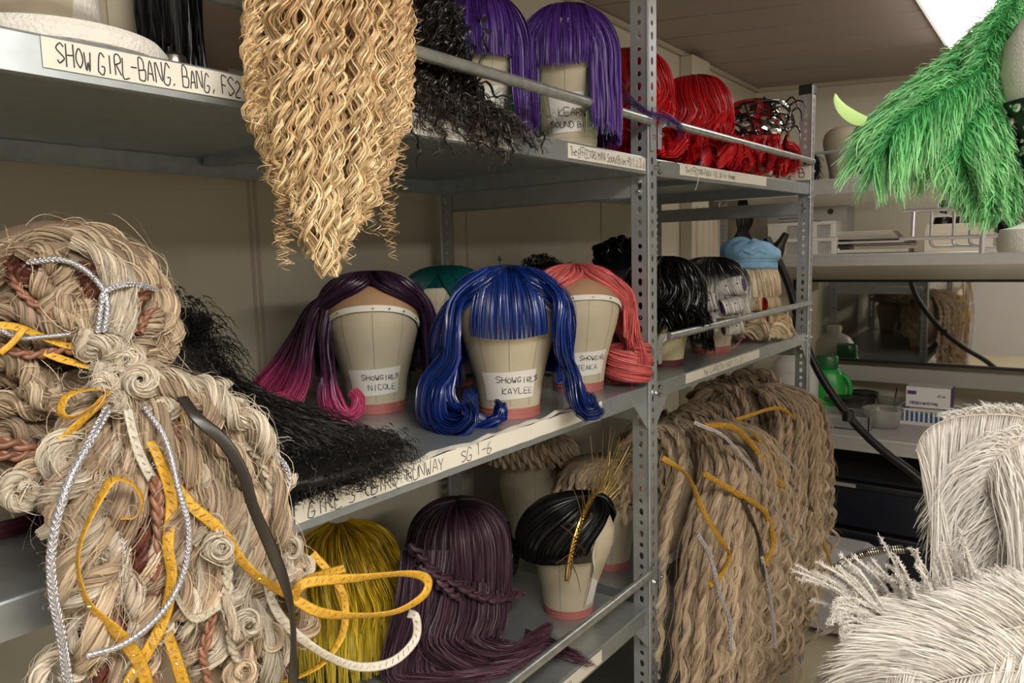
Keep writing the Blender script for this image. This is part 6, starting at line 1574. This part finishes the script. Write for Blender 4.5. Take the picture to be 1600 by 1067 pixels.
MB().box(-.083, -.048, -.0512, -.05, .058, .074).build('logo_patch', mat('deep_purple_print', (.10, .03, .18), .4), b)
pm = plane_map((-.072, -.0505, .014), (1, 0, 0), (0, 0, 1)); letters('FRENCH HAIR PINS', .012, .0011, pm, m=mat('navy_print', (.03, .02, .12), .5), parent=b, narrow=.5, gap=.25, jitter=0)
letters('dcina', .011, .0009, plane_map((.035, -.0505, .052), (1, 0, 0), (0, 0, 1)), m=mat('navy_print', (.03, .02, .12), .5), parent=b, narrow=.5, gap=.2, jitter=0)
q = at(1510, 665); t = thing('box', 'low white box right of the white basket on the far counter', 'box', (q[0] + .01, q[1], .713))
b = MB().box(-.075, .075, -.02, .11, 0, .065, .002).build('carton', white_card, t); MB().box(-.04, .03, -.0212, -.02, .022, .027).build('printed_line', mat('grey_print', (.25, .24, .24), .6), b)
q = at(1552, 645); t = thing('nail_polish', 'small red nail polish bottle on the far counter', 'bottle', (q[0] - .02, q[1] - .30, .713)); t.scale = (1.25, 1.25, 1.25)
MB().lathe([(0, 0), (.017, 0), (.019, .003), (.019, .04), (.012, .048), (0, .048)], (0, 0, 0), 24).build('bottle_body', mat('crimson_glass', (.30, .005, .015), .1, coat=.5), t, True)
MB().lathe([(0, .047), (.009, .047), (.0075, .085), (0, .086)], (0, 0, 0), 20).build('cap', mat('dark_brushed_cap', (.05, .045, .05), .3, metal=.5), t, True)
q = at(1600, 655); t = thing('jar', 'glass jar with a brown lid at the right edge of the far counter', 'jar', (q[0] + .01, q[1] - .35, .713))
MB().lathe([(0, 0), (.036, 0), (.04, .005), (.04, .08), (.034, .09), (.032, .09), (.036, .078), (.036, .007), (0, .004)], (0, 0, 0), 30).build('jar_body', clear, t, True)
MB().lathe([(0, .088), (.037, .088), (.037, .104), (0, .105)], (0, 0, 0), 30).build('lid', mat('tan_lid', (.22, .15, .09), .4), t, True)

# under the counter: dark totes; small milky bin on castors
tote = mat('navy_black_tote', (.008, .011, .022), .4, bump=.05); lidm = mat('black_tote_lid', (.012, .013, .018), .38)
def tub(name, lab, x0, x1, y0, y1, z0, h, m, ml, lt=.035):
    t = thing(name, lab, 'tote', ((x0 + x1) / 2, (y0 + y1) / 2, z0)); a, b = (x1 - x0) / 2, (y1 - y0) / 2; s = .93
    MB().add([(-a * s, -b * s, 0), (a * s, -b * s, 0), (a * s, b * s, 0), (-a * s, b * s, 0), (-a, -b, h), (a, -b, h), (a, b, h), (-a, b, h)], [[0, 1, 2, 3], [4, 5, 6, 7], [0, 1, 5, 4], [1, 2, 6, 5], [2, 3, 7, 6], [3, 0, 4, 7]]).build('tote_body', m, t)
    l = MB().box(-a - .012, a + .012, -b - .012, b + .012, h - .012, h + lt * .4, .006).box(-a + .02, a - .02, -b + .02, b - .02, h + lt * .4, h + lt, .008).build('lid', ml, t)
    for e in (-1, 1): MB().box(e * (a + .010) - .012, e * (a + .010) + .012, -b * .25, b * .25, h - .06, h + .012, .005).build('latch', ml, l)
    return t, l, a, b, h
tub('storage_tote', 'lower dark blue plastic tote under the far counter', -.32, .46, 3.36, 3.80, 0, .27, tote, lidm)
tt, l, a, b, h = tub('storage_tote', 'upper dark blue plastic tote with a taped lid under the far counter', -.34, .44, 3.34, 3.80, .305, .185, tote, lidm)
MB().box(-.26, -.02, -b - .0128, -b - .012, h - .006, h + .010).build('tape', mat('grey_tape', (.32, .31, .29), .5), l)
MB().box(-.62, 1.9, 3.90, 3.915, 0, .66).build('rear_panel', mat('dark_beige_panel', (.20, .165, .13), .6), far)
q = PZ(1290, 1003, 0); t = thing('rolling_bin', 'small milky grey plastic bin on black castors near the rope-lock wigs', 'bin', (q[0], q[1] + .12, 0))
mb = MB(); a, b = .17, .13; mk_ = mat('milky_grey_plastic', (.42, .41, .42), .4)
mb.add([(-a * .9, -b * .9, .045), (a * .9, -b * .9, .045), (a * .9, b * .9, .045), (-a * .9, b * .9, .045), (-a, -b, .30), (a, -b, .30), (a, b, .30), (-a, b, .30), (-a * .6, -b * .5, .36), (a * .6, -b * .5, .36), (a * .6, b * .5, .36), (-a * .6, b * .5, .36)], [[0, 1, 2, 3], [0, 1, 5, 4], [1, 2, 6, 5], [2, 3, 7, 6], [3, 0, 4, 7], [4, 5, 9, 8], [5, 6, 10, 9], [6, 7, 11, 10], [7, 4, 8, 11], [8, 9, 10, 11]]).build('bin_body', mk_, t)
for sx in (-1, 1):
    for sy in (-1, 1): MB().lathe([(0, -.012), (.018, -.012), (.022, -.006), (.022, .006), (.018, .012), (0, .012)], (0, 0, 0), 20).xf(Matrix.Translation((sx * a * .75, sy * b * .75, .022)) @ Matrix.Rotation(PI / 2, 4, 'Y')).build('castor', mat('black_plastic', (.015, .015, .016), .4), t, True); 
for sx in (-1, 1):
    for sy in (-1, 1): MB().box(sx * a * .75 - .006, sx * a * .75 + .006, sy * b * .75 - .006, sy * b * .75 + .006, .03, .048).build('castor_stem', mat('black_plastic', (.015, .015, .016), .4), t)

# black garment-steamer hose
hb = mat('black_rubber', (.010, .010, .011), .32)
t = thing('steamer_hose', 'black steamer hose with a coiled metal end sagging past the far upright', 'hose', PY(1262, 545, 2.80))
b0 = np.array(t.location)
P1 = [PY(*p, y) - b0 for *p, y in ((1198, 372, 2.85), (1215, 405, 2.85), (1232, 445, 2.84), (1245, 490, 2.83), (1262, 545, 2.82), (1290, 600, 2.80), (1330, 655, 2.78), (1375, 700, 2.76), (1425, 738, 2.75), (1455, 765, 2.75))]
hose = MB().tube(resamp(P1, 90), .0145, 14).build('hose_sleeve', hb, t, True)
P2 = [PY(*p, y) - b0 for *p, y in ((1448, 755, 2.75), (1470, 785, 2.74), (1476, 815, 2.72), (1462, 842, 2.70), (1436, 856, 2.68), (1408, 860, 2.66))]
MB().tube(resamp(P2, 60), .0085, 12).build('inner_hose', hb, t, True)
g_ = [PY(*p, y) - b0 for *p, y in ((1412, 858, 2.66), (1375, 860, 2.64), (1340, 868, 2.62), (1304, 888, 2.60))]
c = resamp(g_, 700); T = nz(np.gradient(c, axis=0)); u = nz(np.cross(T, (0, .3, 1))); v = np.cross(T, u); a = np.linspace(0, 2 * PI * 34, 700)
MB().tube(c + (np.cos(a)[:, None] * u + np.sin(a)[:, None] * v) * .0125, .0026, 6).build('spring_guard', mat('spring_steel', (.62, .60, .56), .25, metal=1), t, True)
MB().tube(c[::20], .009, 10).build('inner_hose', hb, t, True)
qj = resamp(P1, 90)[60]; MB().lathe([(.014, -.02), (.021, -.018), (.021, .018), (.014, .02)], (0, 0, 0), 16).xf(Matrix.Translation(qj.tolist())).build('clip', hb, hose, True)
qh = PY(1210, 398, 2.86) - b0
MB().lathe([(0, -.06), (.02, -.055), (.03, -.03), (.03, .02), (.018, .05), (.012, .09), (0, .09)], (0, 0, 0), 20).xf(Matrix.Translation(qh.tolist()) @ Matrix.Rotation(.5, 4, 'Y')).build('nozzle', hb, t, True)
# B card and pink strap on the far upright
t = thing('shelf_card', 'cream card marked B on the far end of the top shelf', 'label', (-.035, Y2 + .045, ZT + .022))
b = MB().box(-.045, .02, 0, .001, .012, .058).build('card', paper, t)
letters('B', .028, .0013, plane_map((-.018, 0, .022), (1, 0, 0), (0, 0, 1)), parent=b)
t.rotation_euler = (0, 0, 0); t.location = (-.015, Y2 - .012, ZT + .022)
# ------------------------------------------------------------ feathers at the right
rng = np.random.default_rng(77)
grn_f = hairmat('green_ostrich', [(0, (.05, .36, .09)), (.5, (.16, .56, .20)), (1, (.38, .74, .36))], .55, .6, 1.25, spec=.3, trans=.3)
lime_f = hairmat('lime_ostrich', [(0, (.14, .48, .12)), (.6, (.34, .68, .26)), (1, (.52, .80, .42))], .55, .6, 1.2, spec=.3, trans=.3)
wht_f = hairmat('white_ostrich', [(0, (.84, .80, .75)), (1, (.93, .91, .87))], .6, .85, 1.04, spec=.2, trans=.35)
shaft_g = mat('green_quill', (.03, .16, .05), .4); shaft_w = mat('pale_quill', (.55, .47, .38), .4)
def feather(parent, R, bl, n=170, sub=3, droop=.6, m=grn_f, sm=shaft_g, sides=(1, -1), fwd=.5, plane=None, fr=.004, r=.0006, sw=.0014, spread=.12, name='feather', tipf=.3, fuzz=0, lenp=(.5, 1, 1, .9, .7), K=14, curlin=0.):
    """plume: R quill points in the parent's frame, bl barb length, droop pull of gravity"""
    c = resamp(np.array(R), 60); T = nz(np.gradient(c, axis=0)); t_ = np.linspace(0, 1, 60)
    plane = nz(np.asarray(plane if plane is not None else (CAM - np.array(parent.location) - c.mean(0)), float))
    sh = MB().tube(c, np.linspace(sw, sw * .35, 60), 6).build(name, sm, parent, True)
    H = Hair(); tt = np.linspace(0, 1, K)
    for sd in sides:
        for q in range(sub):
            u = rng.random(n) * .97 + .03; i = np.clip((u * 59).astype(int), 0, 59)
            p0 = c[i]; Ti = T[i]; side = nz(np.cross(Ti, plane)) * sd
            d = nz(side + Ti * (fwd + tipf * u[:, None] ** 3 * 3) + rng.normal(0, spread, (n, 3)) + plane * rng.normal(0, spread * 1.2, (n, 1)))
            L = bl * np.interp(u, np.linspace(0, 1, len(lenp)), lenp) * rng.uniform(.75, 1.1, n)
            P = p0[:, None] + d[:, None] * (L[:, None] * tt)[..., None]
            P[..., 2] -= droop * L[:, None] * tt ** 2
            P += curlin * (Ti[:, None] * (L[:, None] * tt ** 2)[..., None])
            P += wob(n, K, fr, 1.2)
            H.add(P, r, taper=.3)
            if fuzz:
                # barbules: short fibres along every barb
                k = rng.integers(2, K - 1, (n, fuzz)); base = P[np.arange(n)[:, None], k].reshape(-1, 3); dd = nz(rng.normal(size=base.shape)); Lf = .004 * rng.uniform(.5, 1.2, (len(base), 1))
                S = np.stack([base, base + dd * Lf * .6, base + dd * Lf + (0, 0, -.0006)], 1); H.add(S, .00022)
    o = H.build('barbs', m, sh)
    return sh
# wire basket on the right, foam head with the green headdress
chrome = mat('chrome_wire', (.74, .74, .80), .25, metal=.45)
t = thing('wire_basket', 'chrome wire basket edge jutting in from the right below the green feathers', 'basket', (.80, 1.45, 1.505))
x0 = PY(1411, 330, 1.45)[0] - .80; z1 = PY(1411, 330, 1.45)[2] - 1.505; z2 = PY(1411, 373, 1.45)[2] - 1.505; zb_ = PY(1500, 385, 1.45)[2] - 1.505
def wire(P, r, nm='wire'): return MB().tube(P, r, 10).build(nm, chrome, t, True)
wire([(x0, 0, z1), (.35, 0, z1)], .0034); wire([(x0 - .003, -.006, z2), (.35, -.006, z2)], .0034)
xw = [PY(px, 350, 1.45)[0] - .80 for px in (1427, 1455, 1490, 1516)]
wire([(xw[0], 0, z1), (xw[0], -.004, z2)], .0030)
for k, x in enumerate(xw[1:]):
    r_ = .010
    P = [(x, .003, z1 - .002)] + [(x, .003, zb_ + r_)] + [(x + r_ * (1 - math.cos(a)), .003, zb_ + r_ * (1 - math.sin(a))) for a in np.linspace(0, PI / 2, 6)] + [(PY(1530, 385, 1.45)[0] - .80, .003 + .03 * k, zb_)]
    wire(P, .0026)
    wire([(x, .003, z1 - .004), (x + .002, .30, z1 - .004)], .0022)
xv = PY(1537, 350, 1.45)[0] - .80
wire([(xv, -.010, z1), (xv, -.010, zb_ - .012)], .0042, 'post_wire')
for k in range(7): wire([(xv, .0 + .045 * k, zb_ - .004), (.35, .0 + .045 * k, zb_ - .004)], .0024)
for k in range(5): x = xv + .09 * k; wire([(x, 0, zb_ - .008), (x, .30, zb_ - .008)], .0030)
wire([(x0, .30, z1), (.35, .30, z1)], .003)
st_ = thing('chrome_stand', 'chrome upright stand carrying the wire basket at the right', 'stand', (1.16, 1.6, 0))
for y in (-.15, .15): MB().tube([(0, y, .01), (0, y, 2.2)], .0125, 16).build('pole', chrome, st_, True); MB().box(-.03, .03, y - .03, y + .03, 0, .012, .003).build('foot', mat('black_plastic', (.015, .015, .016), .4), st_)
MB().tube([(0, -.15, 1.5), (0, .15, 1.5)], .008, 12).build('crossbar', chrome, st_, True)
MB().box(-.42, .02, -.75, .18, .78, .80, .004).build('lower_shelf', chrome, st_)
# foam head
FD = .935
hc = PD(1688, 112, FD); ns = PD(1660, 368, FD)
t = thing('foam_mannequin', 'white foam head at the right edge wearing the green feather headdress', 'mannequin head', (hc[0], hc[1], ns[2] - .02))
b0 = np.array(t.location); zc_ = hc[2] - b0[2]
fo = mat('pebbled_white_foam', (.84, .82, .79), .7, bump=.8, bscale=420, bdist=.002)
mb = MB().lathe([(0.0001, zc_ + .105), (.03, zc_ + .101), (.062, zc_ + .080), (.082, zc_ + .045), (.088, zc_ + .005), (.083, zc_ - .04), (.070, zc_ - .08), (.055, zc_ - .11), (.050, .10), (.052, .04), (.062, .034), (.078, .03), (.080, .005), (.078, 0), (.001, 0)], (0, 0, 0), 48, 1., 1.05)
mb.build('head_body', fo, t, True)
hd = thing('feather_headdress', 'bright green ostrich feather headdress with a rhinestone band on the foam head', 'headdress', tuple(b0))
# rhinestone band
bn = MB(); th = np.linspace(-PI * .95, PI * .95, 60) + math.radians(200)
K_ = 60; V = []
for zz, rr in ((-.125, .0535), (-.10, .0635), (-.07, .0755), (-.035, .0855)):
    V.append(np.stack([rr * 1.01 * np.cos(th), rr * 1.05 * np.sin(th), zc_ + zz + 0 * th], -1))
for zz, rr in ((-.035, .0885), (-.07, .0785), (-.10, .0665), (-.125, .0565)):
    V.append(np.stack([rr * 1.01 * np.cos(th), rr * 1.05 * np.sin(th), zc_ + zz + 0 * th], -1))
bn.add(np.concatenate(V), [[i * K_ + j, i * K_ + j + 1, ((i + 1) % 8) * K_ + j + 1, ((i + 1) % 8) * K_ + j] for i in range(8) for j in range(K_ - 1)])
band = bn.build('rhinestone_band', mat('black_satin', (.012, .012, .014), .4), hd, True)
gem = mat('crystal_stone', (.80, .84, .82), .08, metal=.9); gemg = mat('emerald_stone', (.02, .22, .14), .1, metal=.5); rg = random.Random(4)
for k in range(95):
    a = math.radians(205) + rg.uniform(-1.3, 1.3); f_ = rg.random(); zz = -.121 + .082 * f_; rr = np.interp(zz, [-.125, -.10, -.07, -.035], [.0572, .0672, .0792, .0892])
    s_ = rg.choice([.0022, .003, .0045, .006]); p = np.array([rr * 1.01 * math.cos(a), rr * 1.05 * math.sin(a), zc_ + zz]); nn = nz(p * (1, 1, 0) + (0, 0, .0))
    Mx = Matrix.Translation(p.tolist()) @ Vector(nn.tolist()).to_track_quat('Z', 'Y').to_matrix().to_4x4()
    MB().lathe([(s_, -.001), (s_, .0004), (s_ * .72, s_ * .45), (.0001, s_ * .52)], (0, 0, 0), 9).xf(Mx).build('rhinestone', gemg if k % 3 == 0 else gem, band)
Lg = lambda px, py, d: PD(px, py, d) - b0
up_ = lambda *a: [Lg(*p) for p in a]
F = lambda R, bl, **k: feather(hd, R, bl, **k)
F(up_((1575, 80, 1.02), (1515, 108, 1.0), (1460, 150, .98), (1410, 182, .97), (1378, 205, .97), (1362, 232, .97)), .072, n=230, sub=3, droop=.6, sides=(-1, 1), fwd=.55, fr=.003, K=16)
F(up_((1580, 45, 1.03), (1540, 68, 1.02), (1485, 106, 1.01), (1440, 135, 1.0), (1400, 165, 1.0), (1375, 190, 1.0)), .045, n=200, sub=3, droop=.35, fwd=1.0, m=grn_f)
F(up_((1595, 5, 1.02), (1570, 30, 1.01), (1535, 62, 1.0), (1505, 90, 1.0), (1475, 130, .99)), .042, n=180, sub=3, droop=.35, fwd=.9)
F(up_((1590, -20, 1.0), (1572, 20, .99), (1550, 60, .98), (1535, 110, .97), (1532, 160, .97)), .036, n=180, sub=3, droop=.3, fwd=.8)
F(up_((1560, 92, .98), (1510, 125, .96), (1465, 152, .95), (1425, 178, .95), (1395, 205, .95), (1385, 240, .96)), .055, n=210, sub=3, droop=.6, fwd=.7, lenp=(.4, .7, 1, 1, .9))
F(up_((1560, 100, .99), (1520, 118, .98), (1480, 135, .97), (1440, 155, .97), (1415, 175, .97)), .115, n=330, sub=2, droop=.25, sides=(-1,), fwd=-.35, spread=.07, r=.0005, m=lime_f, fr=.002, K=18)
F(up_((1548, 100, .98), (1540, 150, .97), (1528, 200, .96), (1522, 245, .96), (1520, 280, .96)), .04, n=190, sub=3, droop=.45, fwd=.8)
F(up_((1550, 120, .97), (1545, 170, .96), (1548, 215, .95), (1548, 260, .95), (1552, 305, .95)), .032, n=190, sub=3, droop=.5, fwd=.7)
F(up_((1555, 130, .97), (1525, 165, .96), (1505, 205, .95), (1500, 240, .95), (1515, 275, .96)), .048, n=190, sub=3, droop=.6, fwd=.6)
F(up_((1545, 215, .97), (1530, 240, .96), (1525, 268, .96), (1532, 295, .96), (1545, 318, .96)), .035, n=150, sub=3, droop=.6, fwd=.6)
F(up_((1560, 30, 1.04), (1555, 100, 1.04), (1560, 180, 1.03), (1570, 250, 1.02), (1575, 310, 1.02)), .045, n=190, sub=3, droop=.5, fwd=.6)
F(up_((1540, 180, .98), (1560, 230, .97), (1568, 280, .97), (1568, 330, .98)), .03, n=150, sub=3, droop=.6, fwd=.7)
F(up_((1545, 110, 1.0), (1510, 150, .99), (1470, 190, .98), (1450, 225, .98), (1455, 255, .98)), .05, n=170, sub=3, droop=.6, fwd=.5, m=lime_f)
# small vane feather poking out at the tip
P = up_((1352, 190, .96), (1335, 184, .955), (1318, 172, .95), (1308, 158, .95), (1305, 146, .95))
c = resamp(P, 24); w_ = .012 * np.sin(np.linspace(.25, 1, 24) * PI) ** .7 + .0006; tow = nz(CAM - b0 - c.mean(0)); T = nz(np.gradient(c, axis=0)); sd_ = nz(np.cross(T, tow))
V, Fq = tubearr(c[None], w_[None] * .62, 8, np.full((1, 24), .0006), ref=sd_[0]); MB().add(V, Fq.tolist()).build('vane_feather', mat('lime_vane', (.45, .66, .24), .6), hd, True)
H = Hair()
for pts in ([(1355, 190, .95), (1338, 200, .95), (1330, 215, .95), (1336, 230, .95)], [(1350, 205, .95), (1340, 225, .95), (1338, 245, .95)]): H.add(resamp(up_(*pts), 16), .0005)
H.build('stray_barb', lime_f, hd)

# white headdresses lower right
q = PD(1690, 760, 1.0)
wd = thing('feather_headdress', 'white ostrich headdress with drooping plumes at the right edge, above the nearer one', 'headdress', tuple(q), 0, 'white feather headdresses')
b0 = np.array(wd.location); up_ = lambda *a: [PD(*p) - b0 for p in a]
F = lambda R, bl, **k: feather(wd, R, bl, m=wht_f, sm=shaft_w, **k)
MB().lathe([(0.0001, .05), (.04, .045), (.065, .02), (.07, -.03), (.066, -.03), (.06, .018), (.001, .044)], (0, 0, 0), 30).build('cap_base', mat('white_felt', (.7, .68, .64), .8), wd, True)
F(up_((1640, 665, 1.0), (1590, 650, .99), (1530, 648, .985), (1480, 655, .98), (1445, 675, .98), (1430, 705, .98)), .105, n=300, sub=2, droop=1.0, sides=(-1,), fwd=.25, fr=.0015, K=18, spread=.05, lenp=(.8, 1, 1, 1, .7), r=.0007)
F(up_((1640, 660, 1.02), (1590, 648, 1.01), (1530, 646, 1.0), (1480, 652, 1.0)), .028, n=170, sub=2, droop=.2, sides=(1,), fwd=1.2, fr=.003)
F(up_((1650, 690, .96), (1605, 690, .95), (1570, 705, .94), (1545, 735, .94), (1535, 775, .95)), .085, n=210, sub=3, droop=1.0, sides=(1, -1), fwd=.4, fr=.004, K=16)
F(up_((1660, 720, .95), (1615, 740, .94), (1590, 780, .935), (1580, 830, .935), (1585, 880, .94)), .075, n=210, sub=3, droop=.8, fwd=.5, fr=.005, K=16)
F(up_((1660, 700, .98), (1600, 715, .97), (1570, 760, .965), (1565, 800, .965)), .08, n=190, sub=3, droop=1.0, fwd=.5, fr=.004)
q = PD(1760, 1010, .86)
wd = thing('feather_headdress', 'big white ostrich plume headdress filling the lower right corner', 'headdress', tuple(q), 0, 'white feather headdresses')
b0 = np.array(wd.location)
MB().lathe([(0.0001, .05), (.04, .045), (.065, .02), (.07, -.03), (.066, -.03), (.06, .018), (.001, .044)], (0, 0, 0), 30).build('cap_base', mat('white_felt', (.7, .68, .64), .8), wd, True)
F(up_((1720, 985, .80), (1640, 975, .78), (1560, 985, .77), (1470, 1005, .77), (1400, 1035, .77), (1360, 1075, .78)), .085, n=520, sub=3, droop=.25, fwd=.8, fr=.0018, K=12, r=.0005, spread=.06)
F(up_((1720, 950, .84), (1640, 945, .82), (1560, 945, .81), (1480, 950, .81), (1400, 965, .81), (1340, 985, .82)), .06, n=480, sub=3, droop=.3, fwd=1.0, fr=.0018, r=.0005, spread=.07, K=12)
F(up_((1720, 1060, .78), (1640, 1050, .76), (1560, 1050, .75), (1470, 1065, .75), (1400, 1090, .76)), .08, n=440, sub=3, droop=.3, fwd=.7, fr=.0018, r=.0005, spread=.06, K=12)
F(up_((1700, 1010, .86), (1600, 990, .86), (1500, 985, .86), (1420, 1000, .86), (1350, 1040, .86)), .10, n=300, sub=3, droop=.8, fwd=.5, fr=.003, r=.0007, K=12)
F(up_((1700, 930, .88), (1620, 925, .87), (1540, 930, .86), (1460, 940, .86), (1390, 960, .86)), .05, n=240, sub=3, droop=.3, fwd=.9, fr=.003)
F(up_((1690, 1090, .84), (1560, 1060, .83), (1450, 1050, .83), (1370, 1080, .83)), .10, n=260, sub=3, droop=.6, fwd=.5, fr=.003, r=.0008)
# fluffy barb tips standing up along the far side of the plume
H = Hair()
for k in range(64):
    u = k / 63; x0_ = 1330 + 280 * u + 6 * rng.normal(); y0_ = 960 - 14 * u + 10 * rng.normal()
    a = math.radians(np.interp(u, [0, .3, .6, 1], [205, 235, 262, 235]) + 12 * rng.normal()); L_ = (65 + 45 * rng.random()) * (1 if u < .75 else .75)
    d_ = .80 + .05 * rng.random()
    tip = (x0_ + L_ * math.cos(a), y0_ + L_ * math.sin(a)); bend = rng.normal() * 9 - 6
    g = [PD(x0_ + 26, y0_ + 20, d_), PD(x0_, y0_, d_), PD((x0_ + tip[0]) / 2 + bend * .4, (y0_ + tip[1]) / 2 - 7, d_), PD(tip[0] + bend, tip[1], d_ - .004)]
    g = [q_ - b0 for q_ in g]
    H.add(lock(g, 8, 26, .0012, (1, 1, .8), frizz=.0008), .0006)
    c = resamp(g, 60); base = np.repeat(c[14:], 5, 0); dd = nz(rng.normal(size=base.shape) + nz(g[-1] - g[0]) * .8)
    S = np.stack([base, base + dd * .0026, base + dd * .0042], 1); H.add(S, .0003)
for k in range(14):
    x0_ = 1318 + 14 * rng.normal(); y0_ = 930 + 16 * rng.random() + 3 * k
    g = [PD(x0_ + 60, y0_ + 25, .81) - b0, PD(x0_ + 20, y0_ + 4, .8) - b0, PD(x0_ - 8, y0_ + 4 + rng.normal() * 5, .8) - b0, PD(x0_ - 12, y0_ + 16 + 10 * rng.random(), .8) - b0]
    H.add(lock(g, 8, 26, .0012, (1, 1, .6), frizz=.0008), .0006)
    c = resamp(g, 60); base = np.repeat(c[14:], 5, 0); dd = nz(rng.normal(size=base.shape)); S = np.stack([base, base + dd * .0026, base + dd * .004], 1); H.add(S, .0003)
H.build('fluffy_tips', wht_f, wd)
